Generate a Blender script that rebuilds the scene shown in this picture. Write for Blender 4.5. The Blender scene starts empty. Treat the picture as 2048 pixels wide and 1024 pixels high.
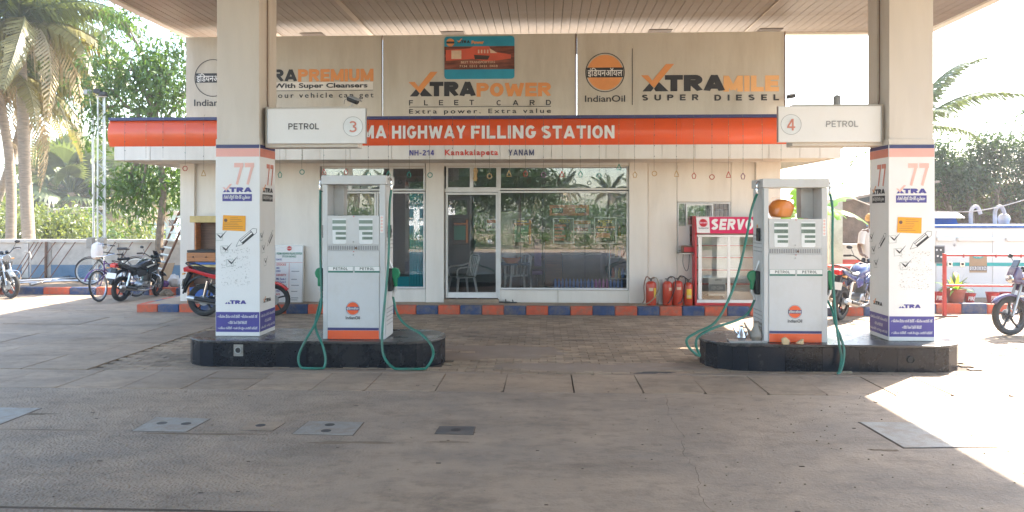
import bpy, math, random
import numpy as np
from mathutils import Vector, Matrix
random.seed(7); np.random.seed(7)
R = math.radians
C = bpy.context.scene.collection
scene = bpy.context.scene

# ------------------------------------------------------------------ camera
FPX = 1562.0; HY = 428.0; TH = R(2.42); EYE = 1.9
cam = bpy.data.cameras.new('camera'); camo = bpy.data.objects.new('camera', cam); C.objects.link(camo)
camo.location = (0, 0, EYE); camo.rotation_euler = (R(90), 0, TH)
cam.sensor_width = 36.0; cam.lens = 36.0*FPX/2048; cam.shift_y = (HY-512)/2048
cam.clip_end = 1500; cam.clip_start = .05
scene.camera = camo
# ------------------------------------------------------------------ light
SUN_AZ = R(43); SUN_EL = R(42)       # azimuth measured from +Y (away from camera) towards +X
w = bpy.data.worlds.new("World"); scene.world = w; w.use_nodes = True
nt = w.node_tree; bg = nt.nodes['Background']
sky = nt.nodes.new('ShaderNodeTexSky'); sky.sky_type = 'NISHITA'; sky.sun_disc = False
sky.sun_elevation = SUN_EL; sky.sun_rotation = SUN_AZ; sky.dust_density = 1.2; sky.air_density = 1.2; sky.ozone_density = 1.0; sky.altitude = 0
nt.links.new(sky.outputs[0], bg.inputs[0]); bg.inputs[1].default_value = 0.15
sl = bpy.data.lights.new('sun', 'SUN'); sl.energy = 5.0; sl.angle = R(.6); sl.color = (1, .91, .79)
so = bpy.data.objects.new('sun', sl); C.objects.link(so)
sdir = Vector((math.sin(SUN_AZ)*math.cos(SUN_EL), math.cos(SUN_AZ)*math.cos(SUN_EL), math.sin(SUN_EL)))
so.rotation_euler = sdir.to_track_quat('Z', 'Y').to_euler(); so.location = (8, 8, 20)
vs = scene.view_settings; vs.view_transform = 'Standard'; vs.look = 'None'; vs.gamma = 1; vs.use_curve_mapping = False
vs.exposure = 2.5
scene.cycles.max_bounces = 8; scene.cycles.diffuse_bounces = 4; scene.cycles.glossy_bounces = 4
scene.cycles.transparent_max_bounces = 12; scene.cycles.caustics_reflective = False; scene.cycles.caustics_refractive = False
scene.cycles.use_denoising = True
scene.cycles.sample_clamp_indirect = 8

# ------------------------------------------------------------------ photo measurements -> world
RT = Vector((math.cos(TH), math.sin(TH), 0)); FW = Vector((-math.sin(TH), math.cos(TH), 0))
def ray(x, y): return FW + RT*((x-1024)/FPX) + Vector((0, 0, 1))*((HY-y)/FPX)
def P(x, y, Y):
    d = ray(x, y); return Vector((0, 0, EYE)) + d*(Y/d.y)
def G(x, y, z=0.0):
    d = ray(x, y); return Vector((0, 0, EYE)) + d*((z-EYE)/d.z)
def PX(x, Y): return P(x, HY, Y).x
def PZ(x, y, Y): return P(x, y, Y).z

# ------------------------------------------------------------------ materials
def mat(name, col, rough=.6, metal=0., var=.12, scale=3., bump=0., bscale=80., dirt=None, damt=.0, dscale=2., spec=.5, stretch=(1, 1, 1), island=0., coat=0., alpha=None, emit=0.):
    m = bpy.data.materials.new(name); m.use_nodes = True; n = m.node_tree; L = n.links
    b = n.nodes['Principled BSDF']; b.inputs['Roughness'].default_value = rough; b.inputs['Metallic'].default_value = metal
    b.inputs['Specular IOR Level'].default_value = spec
    if coat: b.inputs['Coat Weight'].default_value = coat; b.inputs['Coat Roughness'].default_value = .08
    tc = n.nodes.new('ShaderNodeTexCoord'); mp = n.nodes.new('ShaderNodeMapping'); L.new(tc.outputs['Object'], mp.inputs[0])
    mp.inputs['Scale'].default_value = stretch
    nz = n.nodes.new('ShaderNodeTexNoise'); nz.inputs['Scale'].default_value = scale; nz.inputs['Detail'].default_value = 6; nz.inputs['Roughness'].default_value = .6
    L.new(mp.outputs[0], nz.inputs[0])
    mx = n.nodes.new('ShaderNodeMix'); mx.data_type = 'RGBA'
    c = Vector(col)
    mx.inputs[6].default_value = (*[max(0, v*(1-var)) for v in c], 1); mx.inputs[7].default_value = (*[min(1, v*(1+var)) for v in c], 1)
    cr = n.nodes.new('ShaderNodeMapRange'); cr.inputs[1].default_value = .3; cr.inputs[2].default_value = .7
    L.new(nz.outputs[0], cr.inputs[0]); L.new(cr.outputs[0], mx.inputs[0]); out = mx.outputs[2]
    if damt:
        n2 = n.nodes.new('ShaderNodeTexNoise'); n2.inputs['Scale'].default_value = dscale; n2.inputs['Detail'].default_value = 8; n2.inputs['Roughness'].default_value = .7
        L.new(mp.outputs[0], n2.inputs[0])
        r2 = n.nodes.new('ShaderNodeMapRange'); r2.inputs[1].default_value = .45; r2.inputs[2].default_value = .75; r2.inputs[4].default_value = damt
        L.new(n2.outputs[0], r2.inputs[0])
        m2 = n.nodes.new('ShaderNodeMix'); m2.data_type = 'RGBA'; L.new(r2.outputs[0], m2.inputs[0]); L.new(out, m2.inputs[6]); m2.inputs[7].default_value = (*dirt, 1); out = m2.outputs[2]
        ra = n.nodes.new('ShaderNodeMapRange'); ra.inputs[1].default_value = .4; ra.inputs[2].default_value = .75; ra.inputs[3].default_value = rough; ra.inputs[4].default_value = min(1, rough+.25)
        L.new(n2.outputs[0], ra.inputs[0]); L.new(ra.outputs[0], b.inputs['Roughness'])
    if island:
        gi = n.nodes.new('ShaderNodeNewGeometry'); oi = n.nodes.new('ShaderNodeObjectInfo'); ad = n.nodes.new('ShaderNodeMath'); ad.operation = 'ADD'
        L.new(gi.outputs['Random Per Island'], ad.inputs[0]); L.new(oi.outputs['Random'], ad.inputs[1])
        fr = n.nodes.new('ShaderNodeMath'); fr.operation = 'FRACT'; L.new(ad.outputs[0], fr.inputs[0])
        mr = n.nodes.new('ShaderNodeMapRange'); mr.inputs[3].default_value = 1-island; mr.inputs[4].default_value = 1+island; L.new(fr.outputs[0], mr.inputs[0])
        hs = n.nodes.new('ShaderNodeHueSaturation'); L.new(mr.outputs[0], hs.inputs['Value']); L.new(out, hs.inputs['Color']); out = hs.outputs[0]
    L.new(out, b.inputs['Base Color'])
    if bump:
        n3 = n.nodes.new('ShaderNodeTexNoise'); n3.inputs['Scale'].default_value = bscale; n3.inputs['Detail'].default_value = 4
        L.new(mp.outputs[0], n3.inputs[0]); bp = n.nodes.new('ShaderNodeBump'); bp.inputs['Strength'].default_value = bump; bp.inputs['Distance'].default_value = .01
        L.new(n3.outputs[0], bp.inputs['Height']); L.new(bp.outputs[0], b.inputs['Normal'])
    if emit:
        L.new(out, b.inputs['Emission Color']); b.inputs['Emission Strength'].default_value = emit
    return m
def leafmat(name, col, trans=.35, var=.35):
    m = mat(name, col, .45, var=var, scale=1.2, island=.35)
    n = m.node_tree; b = n.nodes['Principled BSDF']; o = [x for x in n.nodes if x.type == 'OUTPUT_MATERIAL'][0]
    t = n.nodes.new('ShaderNodeBsdfTranslucent'); ms = n.nodes.new('ShaderNodeMixShader'); ms.inputs[0].default_value = trans
    t.inputs[0].default_value = (min(1, col[0]*2.6), min(1, col[1]*2.4), col[2]*1.2, 1)
    n.links.new(b.outputs[0], ms.inputs[1]); n.links.new(t.outputs[0], ms.inputs[2]); n.links.new(ms.outputs[0], o.inputs[0])
    return m
def glassmat(name, tint=(.5, .55, .55), refl=.25, edge=1.0):
    m = bpy.data.materials.new(name); m.use_nodes = True; n = m.node_tree; L = n.links
    o = [x for x in n.nodes if x.type == 'OUTPUT_MATERIAL'][0]; n.nodes.remove(n.nodes['Principled BSDF'])
    g = n.nodes.new('ShaderNodeBsdfGlossy'); g.inputs['Roughness'].default_value = .0; g.inputs[0].default_value = (.95, .97, 1, 1)
    t = n.nodes.new('ShaderNodeBsdfTransparent'); t.inputs[0].default_value = (*tint, 1)
    lw = n.nodes.new('ShaderNodeLayerWeight'); lw.inputs[0].default_value = .3
    mr = n.nodes.new('ShaderNodeMapRange'); mr.inputs[3].default_value = refl; mr.inputs[4].default_value = edge
    L.new(lw.outputs['Fresnel'], mr.inputs[0])
    nz = n.nodes.new('ShaderNodeTexNoise'); nz.inputs['Scale'].default_value = 1.3; tc = n.nodes.new('ShaderNodeTexCoord'); L.new(tc.outputs['Object'], nz.inputs[0])
    bp = n.nodes.new('ShaderNodeBump'); bp.inputs['Strength'].default_value = .018; bp.inputs['Distance'].default_value = .02; L.new(nz.outputs[0], bp.inputs['Height']); L.new(bp.outputs[0], g.inputs['Normal'])
    ms = n.nodes.new('ShaderNodeMixShader'); L.new(mr.outputs[0], ms.inputs[0]); L.new(t.outputs[0], ms.inputs[1]); L.new(g.outputs[0], ms.inputs[2]); L.new(ms.outputs[0], o.inputs[0])
    return m
DUST = (.30, .22, .15)
M_ = {}
def mk(k, *a, **kw): M_[k] = mat(k, *a, **kw)
mk('white_clad', (.76, .715, .65), .35, var=.04, scale=1.5, dirt=(.46, .40, .33), damt=.38, dscale=1.1, stretch=(1.6, 1, .35))
mk('cream_paint', (.62, .57, .505), .55, var=.05, scale=2, dirt=(.42, .35, .27), damt=.4, dscale=.9, stretch=(2, 2, .4))
mk('white_sheet', (.78, .77, .75), .35, var=.04, dirt=(.55, .5, .45), damt=.25, dscale=3)
mk('white_metal', (.74, .74, .72), .35, var=.05, dirt=(.5, .45, .38), damt=.25, dscale=5)
mk('pump_paint', (.57, .575, .575), .3, var=.03, dirt=(.42, .38, .32), damt=.4, dscale=3, coat=.2)
mk('pump_side', (.56, .56, .555), .35, var=.05, dirt=(.4, .37, .32), damt=.3, dscale=4)
mk('orange', (.78, .10, .018), .35, var=.06, scale=1, dirt=(.5, .12, .05), damt=.3, dscale=1.5, coat=.3)
mk('orange_dull', (.72, .29, .09), .5, var=.06, scale=4)
mk('orange_light', (.78, .42, .17), .5, var=.06, scale=4)
mk('navy', (.035, .04, .14), .4, var=.1)
mk('navy_print', (.06, .05, .26), .4, var=.1, scale=5)
mk('ink', (.025, .024, .028), .5, var=.2)
mk('pink', (.80, .40, .34), .45, var=.06)
mk('pink_faint', (.80, .47, .40), .45, var=.08)
mk('red_print', (.62, .06, .04), .45)
mk('red_dull', (.60, .22, .16), .5)
mk('green_print', (.02, .22, .13), .45)
mk('banner', (.55, .51, .435), .45, var=.05, scale=.8, dirt=(.36, .31, .24), damt=.6, dscale=.9, stretch=(1.8, 1, .4))
mk('ceiling', (.215, .175, .14), .45, var=.08, scale=2, dirt=(.15, .115, .085), damt=.6, dscale=.8, island=.05)
mk('ceiling_trim', (.36, .29, .23), .5)
mk('asphalt', (.21, .175, .145), .75, var=.16, scale=1.1, bump=.8, bscale=70, dirt=(.27, .20, .14), damt=.8, dscale=.45, stretch=(.6, 1, 1))
mk('slab', (.30, .23, .17), .8, var=.15, scale=2.5, bump=.6, bscale=45, dirt=(.20, .15, .11), damt=.7, dscale=1.4, island=.12)
mk('paver', (.27, .205, .155), .8, var=.18, scale=3, bump=.7, bscale=60, dirt=(.28, .205, .14), damt=.8, dscale=.6, island=.2)
mk('dirt', (.20, .145, .095), .95, var=.25, scale=1.5, bump=1, bscale=20)
mk('dark_dirt', (.09, .062, .042), .95, var=.25, scale=4, bump=1, bscale=40)
mk('earth', (.30, .23, .15), .95, var=.25, scale=.3, bump=1, bscale=5)
mk('granite', (.009, .011, .016), .16, var=.4, scale=60, dirt=(.05, .038, .03), damt=.3, dscale=2.2, island=.25, spec=.35)
mk('granite_top', (.035, .036, .038), .2, var=.3, scale=40, dirt=(.13, .10, .075), damt=.7, dscale=1.8)
mk('kerb_orange', (.60, .10, .035), .65, var=.15, scale=9, dirt=(.26, .18, .13), damt=.9, dscale=7, bump=.6)
mk('kerb_blue', (.035, .065, .16), .65, var=.2, scale=9, dirt=(.25, .19, .14), damt=.9, dscale=7, bump=.6)
mk('plate', (.31, .29, .26), .5, metal=.15, var=.15, scale=3, dirt=(.25, .185, .125), damt=.95, dscale=4, bump=.4, bscale=60)
mk('plate_dark', (.12, .115, .11), .6, metal=.3, var=.15, scale=5, dirt=(.22, .165, .12), damt=.8, dscale=3)
mk('black', (.015, .015, .016), .5, var=.3)
mk('black_gloss', (.012, .012, .014), .18, var=.2, coat=.3)
mk('rubber', (.022, .021, .02), .8, var=.3, dirt=(.12, .09, .07), damt=.4, dscale=6)
mk('chrome', (.62, .62, .62), .22, metal=1)
mk('steel', (.42, .42, .42), .4, metal=.9, var=.15)
mk('alu', (.60, .60, .59), .4, metal=.6, var=.08)
mk('hose_green', (.015, .16, .115), .38, var=.15, scale=12, dirt=(.11, .12, .09), damt=.7, dscale=5)
mk('nozzle_green', (.0, .20, .085), .3, var=.1)
mk('lcd', (.20, .27, .23), .2, var=.05)
mk('lcd_dark', (.07, .10, .08), .3)
mk('display_bg', (.72, .74, .74), .3)
mk('vent', (.30, .30, .30), .5)
mk('bike_red', (.55, .012, .012), .2, coat=.7, var=.05)
mk('bike_blue', (.035, .06, .20), .25, coat=.6)
mk('bike_purple', (.06, .035, .12), .25, coat=.6)
mk('bike_grey', (.25, .27, .28), .3, coat=.6)
mk('tail_red', (.6, .02, .02), .15, coat=.5)
mk('seat', (.02, .02, .022), .55, var=.3, bump=.2)
mk('wood_orange', (.42, .16, .05), .45, var=.3, scale=6, stretch=(.3, 1, 6))
mk('wood_brown', (.16, .085, .05), .55, var=.3, scale=8, stretch=(.3, 1, 5))
mk('wood_yellow', (.55, .42, .17), .6, var=.15, scale=6)
mk('bark', (.20, .155, .11), .9, var=.4, scale=9, bump=1, bscale=30)
mk('palm_bark', (.26, .21, .16), .9, var=.3, scale=6, bump=1, bscale=20, stretch=(1, 1, 5))
mk('ladder_wood', (.20, .10, .06), .8, var=.3, scale=12)
mk('rung', (.62, .60, .52), .7)
mk('ext_red', (.52, .045, .012), .35, var=.12, scale=8, coat=.3, dirt=(.3, .08, .04), damt=.4, dscale=9)
mk('yellow', (.72, .50, .03), .5)
mk('notice', (.85, .37, .02), .6, var=.05)
mk('grey_pl', (.33, .33, .33), .5)
mk('servo_pink', (.62, .018, .10), .35, var=.05)
mk('servo_red', (.50, .02, .03), .35, var=.08)
mk('shelf_white', (.70, .66, .60), .5)
mk('shelf_red', (.5, .06, .03), .5)
mk('rail_red', (.48, .035, .025), .5, var=.15, dirt=(.3, .12, .07), damt=.5, dscale=6)
mk('bucket_red', (.40, .015, .015), .45, var=.2)
mk('pot', (.32, .085, .05), .7, var=.2)
mk('genset', (.70, .71, .69), .4, var=.04, dirt=(.5, .48, .42), damt=.3, dscale=1.5)
mk('genset_blue', (.03, .11, .38), .4)
mk('teal', (.0, .34, .32), .4)
mk('plaster', (.55, .50, .44), .85, var=.15, scale=2, dirt=(.22, .18, .14), damt=.7, dscale=1.6, bump=.5, bscale=25)
mk('plaster_blue', (.13, .22, .32), .85, var=.2, scale=3, dirt=(.30, .27, .23), damt=.6, dscale=2.2, bump=.5)
mk('brown_wall', (.20, .14, .10), .95, var=.3, scale=3, dirt=(.09, .065, .045), damt=.8, dscale=4, bump=1, bscale=30)
mk('roof_tile', (.30, .24, .19), .9, var=.2, island=.2)
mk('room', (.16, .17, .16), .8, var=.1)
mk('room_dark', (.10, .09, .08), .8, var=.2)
mk('blue_table', (.04, .10, .16), .5)
mk('curtain', (.0, .33, .40), .8, var=.15, scale=2)
mk('blind', (.45, .46, .44), .7)
mk('poster_orange', (.75, .22, .03), .5)
mk('poster_red', (.6, .10, .05), .5)
mk('poster_dark', (.05, .035, .03), .5)
mk('card_blue', (.02, .28, .42), .35, var=.15, scale=2)
mk('card_mid', (.17, .05, .03), .4, var=.9, scale=5, stretch=(.5, 1, 3))
mk('card_light', (.66, .50, .35), .4, var=.2)
mk('bottle_blue', (.10, .22, .55), .3)
mk('bottle_pink', (.42, .14, .40), .3)
mk('skin', (.16, .085, .05), .5, var=.08)
mk('cloth_white', (.72, .68, .64), .85, var=.05, bump=.3, bscale=12)
mk('turban', (.62, .38, .14), .85, var=.2, bump=.6)
mk('hair', (.02, .016, .014), .6)
mk('bag_orange', (.85, .27, .03), .55, var=.08)
mk('sponge', (.60, .45, .26), .9, bump=.8, bscale=60)
mk('cardboard', (.42, .28, .16), .85, var=.1)
mk('purple', (.13, .05, .20), .6)
mk('teal_bag', (.05, .30, .28), .5)
mk('plastic_white', (.75, .74, .72), .4, var=.04)
mk('dry_frond', (.42, .33, .20), .9, var=.3)
mk('wire', (.03, .03, .03), .6)
mk('string', (.16, .15, .12), .7)
mk('soffit_dark', (.07, .05, .035), .8)
mk('straw', (.30, .24, .16), .9)
mk('orn_green', (.05, .26, .20), .5); mk('orn_red', (.42, .08, .06), .5); mk('orn_gold', (.50, .33, .14), .5); mk('orn_purple', (.22, .10, .18), .5)
mk('house_white', (.72, .73, .73), .8); mk('house_blue', (.38, .55, .60), .8)
mk('window_dark', (.04, .05, .06), .2)
mk('stain', (.075, .065, .058), .9, var=.3, scale=5)
M_['leaf'] = leafmat('leaf', (.06, .115, .022), .3); M_['leaf_dark'] = leafmat('leaf_dark', (.035, .065, .02), .25)
M_['leaf_light'] = leafmat('leaf_light', (.11, .14, .045), .3); M_['frond'] = leafmat('frond', (.075, .10, .04), .28)
M_['frond_yellow'] = leafmat('frond_yellow', (.16, .15, .065), .28); M_['banana'] = leafmat('banana', (.13, .26, .03), .5, .2)
M_['bush_dry'] = leafmat('bush_dry', (.12, .09, .04), .2)
M_['glass'] = glassmat('glass', (.97, .98, .98), .075); M_['glass_clear'] = glassmat('glass_clear', (.9, .92, .92), .05)
M_['glass_dark'] = glassmat('glass_dark', (.25, .28, .3), .3)
def groundmat(name, base, dust, dark, peb=0., island=0.):
    m = bpy.data.materials.new(name); m.use_nodes = True; n = m.node_tree; L = n.links; b = n.nodes['Principled BSDF']; b.inputs['Specular IOR Level'].default_value = .3
    g = n.nodes.new('ShaderNodeNewGeometry')
    def noise(sc, st=(1, 1, 1), det=8, ro=.65):
        mp = n.nodes.new('ShaderNodeMapping'); mp.inputs['Scale'].default_value = st; L.new(g.outputs['Position'], mp.inputs[0])
        z = n.nodes.new('ShaderNodeTexNoise'); z.inputs['Scale'].default_value = sc; z.inputs['Detail'].default_value = det; z.inputs['Roughness'].default_value = ro; L.new(mp.outputs[0], z.inputs[0]); return z.outputs[0]
    def rng(x, a_, b_, c_=0., d_=1.):
        r = n.nodes.new('ShaderNodeMapRange'); r.inputs[1].default_value = a_; r.inputs[2].default_value = b_; r.inputs[3].default_value = c_; r.inputs[4].default_value = d_; L.new(x, r.inputs[0]); return r.outputs[0]
    def mixc(f, A, B):
        x = n.nodes.new('ShaderNodeMix'); x.data_type = 'RGBA'; L.new(f, x.inputs[0])
        for k, v in ((6, A), (7, B)):
            if isinstance(v, tuple): x.inputs[k].default_value = (*v, 1)
            else: L.new(v, x.inputs[k])
        return x.outputs[2]
    col = mixc(rng(noise(.35, (.45, 1, 1)), .38, .62), base, dust)
    col = mixc(rng(noise(1.9, (.7, 1.1, 1)), .42, .72, 0, .75), col, tuple(v*1.25 for v in dust))
    col = mixc(rng(noise(1.1, (.7, 1.2, 1), 10, .78), .52, .68, 0, .9), col, dark)
    col = mixc(rng(noise(6, (.8, 1.1, 1), 8, .7), .5, .72, 0, .7), col, tuple(v*.55 for v in base))
    fine = noise(150, (1, 1, 1), 3); col = mixc(rng(fine, .35, .65, 0, .35), col, tuple(v*1.5 for v in dust))
    vo = n.nodes.new('ShaderNodeTexVoronoi'); vo.inputs['Scale'].default_value = 60; L.new(g.outputs['Position'], vo.inputs['Vector'])
    spot = rng(vo.outputs['Distance'], .0, .16, 1, 0); ns = rng(noise(9), .56, .62); mu = n.nodes.new('ShaderNodeMath'); mu.operation = 'MULTIPLY'; L.new(spot, mu.inputs[0]); L.new(ns, mu.inputs[1])
    col = mixc(mu.outputs[0], col, (.07, .05, .035))
    if island:
        oi = n.nodes.new('ShaderNodeObjectInfo'); ad = n.nodes.new('ShaderNodeMath'); ad.operation = 'ADD'; L.new(g.outputs['Random Per Island'], ad.inputs[0]); L.new(oi.outputs['Random'], ad.inputs[1])
        fr = n.nodes.new('ShaderNodeMath'); fr.operation = 'FRACT'; L.new(ad.outputs[0], fr.inputs[0]); hs = n.nodes.new('ShaderNodeHueSaturation'); L.new(rng(fr.outputs[0], 0, 1, 1-island, 1+island), hs.inputs['Value']); L.new(col, hs.inputs['Color']); col = hs.outputs[0]
    L.new(col, b.inputs['Base Color'])
    L.new(rng(noise(.5, (.4, 1, 1)), .3, .7, .55, .9), b.inputs['Roughness'])
    h = n.nodes.new('ShaderNodeMath'); h.operation = 'ADD'; L.new(rng(noise(28, (1, 1, 1), 6, .7), 0, 1, 0, .6), h.inputs[0])
    v2 = n.nodes.new('ShaderNodeTexVoronoi'); v2.inputs['Scale'].default_value = 38; L.new(g.outputs['Position'], v2.inputs['Vector'])
    sx_ = n.nodes.new('ShaderNodeSeparateXYZ'); L.new(g.outputs['Position'], sx_.inputs[0])
    pm_ = n.nodes.new('ShaderNodeMath'); pm_.operation = 'MULTIPLY'; L.new(rng(v2.outputs['Distance'], 0, .6, 1.2, 0), pm_.inputs[0]); L.new(rng(sx_.outputs[0], -2.2, -1.2, peb, peb*.12), pm_.inputs[1]); L.new(pm_.outputs[0], h.inputs[1])
    bp = n.nodes.new('ShaderNodeBump'); bp.inputs['Strength'].default_value = .9; bp.inputs['Distance'].default_value = .012; L.new(h.outputs[0], bp.inputs['Height']); L.new(bp.outputs[0], b.inputs['Normal'])
    return m
M_['asphalt'] = groundmat('asphalt', (.20, .172, .145), (.35, .262, .185), (.12, .092, .068), 1.0)
M_['slab'] = groundmat('slab', (.23, .185, .145), (.38, .275, .185), (.11, .08, .055), .1, .08)
M_['paver'] = groundmat('paver', (.20, .16, .125), (.36, .26, .17), (.10, .072, .05), .1, .22)
M_['bag_film'] = glassmat('bag_film', (.99, .98, .97), .02, .2)

# ------------------------------------------------------------------ builders
OFF = {}
def link(o): C.objects.link(o); return o
def thing(name, label, cat, loc=(0, 0, 0), rz=0., group=None, world=True):
    o = link(bpy.data.objects.new(name, None)); o.location = loc; o.rotation_euler = (0, 0, rz); o.empty_display_size = .1
    o['label'] = label; o['category'] = cat
    if group: o['group'] = group
    OFF[o.name] = Vector(loc) if world else Vector((0, 0, 0)); return o
def tag(o, label, cat, group=None):
    o['label'] = label; o['category'] = cat
    if group: o['group'] = group
    return o
def kind(o, k): o['kind'] = k; return o
class M:
    def __init__(s): s.v = []; s.f = []
    def add(s, vs, fs):
        n = len(s.v); s.v += [tuple(p) for p in vs]; s.f += [tuple(i+n for i in f) for f in fs]; return s
    def box(s, x0, x1, y0, y1, z0, z1):
        x0, x1 = min(x0, x1), max(x0, x1); y0, y1 = min(y0, y1), max(y0, y1); z0, z1 = min(z0, z1), max(z0, z1)
        return s.add([(x0, y0, z0), (x1, y0, z0), (x1, y1, z0), (x0, y1, z0), (x0, y0, z1), (x1, y0, z1), (x1, y1, z1), (x0, y1, z1)],
                     [(0, 3, 2, 1), (4, 5, 6, 7), (0, 1, 5, 4), (1, 2, 6, 5), (2, 3, 7, 6), (3, 0, 4, 7)])
    def tube(s, pts, r, n=8, caps=True):
        pts = [Vector(p) for p in pts]; rs = list(np.interp(np.linspace(0, 1, len(pts)), np.linspace(0, 1, len(r)), r)) if isinstance(r, (list, tuple)) else [r]*len(pts)
        d0 = (pts[1]-pts[0]).normalized(); up = Vector((0, 0, 1)) if abs(d0.z) < .9 else Vector((1, 0, 0))
        a = d0.cross(up).normalized(); base = len(s.v)
        for i, p in enumerate(pts):
            d = (pts[min(i+1, len(pts)-1)]-pts[max(i-1, 0)]).normalized()
            a = (a-d*a.dot(d)).normalized(); b = d.cross(a)
            for k in range(n):
                t = 2*math.pi*k/n; s.v.append(tuple(p+(a*math.cos(t)+b*math.sin(t))*rs[i]))
        for i in range(len(pts)-1):
            for k in range(n):
                k2 = (k+1) % n; s.f.append((base+i*n+k, base+(i+1)*n+k, base+(i+1)*n+k2, base+i*n+k2))
        if caps:
            s.f.append(tuple(base+k for k in range(n))); s.f.append(tuple(base+(len(pts)-1)*n+k for k in reversed(range(n))))
        return s
    def prism(s, poly, a, b, f):
        """poly: 2D points; f(u,v,w) -> xyz ; extruded from w=a to w=b"""
        n = len(poly); vs = [f(u, v, a) for u, v in poly]+[f(u, v, b) for u, v in poly]
        return s.add(vs, [tuple(range(n))[::-1], tuple(range(n, 2*n))]+[(i, (i+1) % n, n+(i+1) % n, n+i) for i in range(n)])
    def lathe(s, prof, c=(0, 0, 0), n=16, sx=1, sy=1, f=None):
        c = Vector(c); base = len(s.v)
        for r, z in prof:
            for k in range(n):
                t = 2*math.pi*k/n; q = (r*math.cos(t)*sx, r*math.sin(t)*sy, z)
                if f: q = f(*q)
                s.v.append(tuple(c+Vector(q)))
        for i in range(len(prof)-1):
            for k in range(n):
                k2 = (k+1) % n; s.f.append((base+i*n+k, base+i*n+k2, base+(i+1)*n+k2, base+(i+1)*n+k))
        s.f.append(tuple(base+k for k in reversed(range(n)))); s.f.append(tuple(base+(len(prof)-1)*n+k for k in range(n)))
        return s
    def ball(s, c, r, n=10, m=7, sc=(1, 1, 1)):
        return s.lathe([(max(1e-4, r*math.sin(math.pi*i/m))*1., -r*math.cos(math.pi*i/m)*sc[2]) for i in range(m+1)], c, n, sc[0], sc[1])
    def build(s, name, m, parent=None, bevel=0., smooth=False):
        off = OFF.get(parent.name, Vector((0, 0, 0))) if parent else Vector((0, 0, 0))
        me = bpy.data.meshes.new(name); me.from_pydata([(x-off.x, y-off.y, z-off.z) for x, y, z in s.v] if parent else s.v, [], s.f)
        me.materials.append(M_[m] if isinstance(m, str) else m)
        if smooth: me.shade_smooth(); me.set_sharp_from_angle(angle=R(40))
        me.update()
        o = link(bpy.data.objects.new(name, me))
        if parent: o.parent = parent; OFF[o.name] = off
        if bevel:
            b = o.modifiers.new('bevel', 'BEVEL'); b.width = bevel; b.segments = 2; b.limit_method = 'ANGLE'; b.harden_normals = False
        return o
def box(name, m, parent, x0, x1, y0, y1, z0, z1, bevel=0.): return M().box(x0, x1, y0, y1, z0, z1).build(name, m, parent, bevel)
def smoothpts(pts, k=6):
    pts = [Vector(p) for p in pts]; out = []
    for i in range(len(pts)-1):
        p0, p1, p2, p3 = pts[max(i-1, 0)], pts[i], pts[i+1], pts[min(i+2, len(pts)-1)]
        for j in range(k):
            t = j/k; out.append(.5*((2*p1)+(p2-p0)*t+(2*p0-5*p1+4*p2-p3)*t*t+(3*p1-p0-3*p2+p3)*t**3))
    out.append(pts[-1]); return out
def tube(name, m, parent, pts, r, n=8, k=0):
    if k: pts = smoothpts(pts, k)
    return M().tube(pts, r, n).build(name, m, parent, smooth=True)
def copy_tree(o, parent=None):
    c = o.copy(); link(c)
    if parent: c.parent = parent
    for ch in o.children: copy_tree(ch, c)
    return c

class PL:
    """a flat face: O + a*U + b*V, normal N towards the viewer"""
    def __init__(s, O, U, V): s.O, s.U, s.V = Vector(O), Vector(U), Vector(V); s.N = s.U.cross(s.V).normalized()
    def __call__(s, a, b, d=0.): return s.O+s.U*a+s.V*b+s.N*d
def FRONT(Y): return PL((0, Y, 0), (1, 0, 0), (0, 0, 1))
TXT = {}
def text(s, pl, a0, b0, a1, b1, m, parent, name='lettering', bold=0., space=1., d=.003, slant=0.):
    key = (s, bold, space)
    if key not in TXT:
        c = bpy.data.curves.new('t', 'FONT'); c.body = s; c.offset = bold; c.space_character = space; c.resolution_u = 3; c.fill_mode = 'FRONT'
        o = bpy.data.objects.new('t', c); C.objects.link(o); bpy.context.view_layer.update()
        me = bpy.data.meshes.new_from_object(o.evaluated_get(bpy.context.evaluated_depsgraph_get()))
        C.objects.unlink(o); bpy.data.objects.remove(o)
        V = np.array([v.co[:2] for v in me.vertices]); F = [tuple(p.vertices) for p in me.polygons]
        par = list(range(len(V)))
        def fd(i):
            while par[i] != i: par[i] = par[par[i]]; i = par[i]
            return i
        for f in F:
            for q in f[1:]: par[fd(f[0])] = fd(q)
        ids = {}; J = [ids.setdefault(fd(i), len(ids)) % 4 for i in range(len(V))]
        TXT[key] = (V, F, J); bpy.data.meshes.remove(me)
    V, F, J = TXT[key]; lo = V.min(0); hi = V.max(0); q = (V-lo)/(hi-lo)
    b = M(); b.v = [tuple(pl(a0+(a1-a0)*q[i, 0]+slant*(b1-b0)*q[i, 1], b0+(b1-b0)*q[i, 1], d+J[i]*.0004)) for i in range(len(V))]; b.f = F
    return b.build(name, m, parent)
def decal(pl, poly, m, parent, name='print', d=.002): return M().add([pl(a, b, d) for a, b in poly], [tuple(range(len(poly)))]).build(name, m, parent)
def rect(pl, a0, b0, a1, b1, m, parent, name='print', d=.002): return decal(pl, [(a0, b0), (a1, b0), (a1, b1), (a0, b1)], m, parent, name, d)
def ring(pl, ca, cb, r0, r1, m, parent, name='print', d=.002, n=40, t0=0, t1=2*math.pi):
    P0 = [pl(ca+r*math.cos(t0+(t1-t0)*k/n), cb+r*math.sin(t0+(t1-t0)*k/n), d) for r in (r0, r1) for k in range(n+1)]
    return M().add(P0, [(k, n+1+k, n+2+k, k+1) for k in range(n)]).build(name, m, parent)
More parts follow.
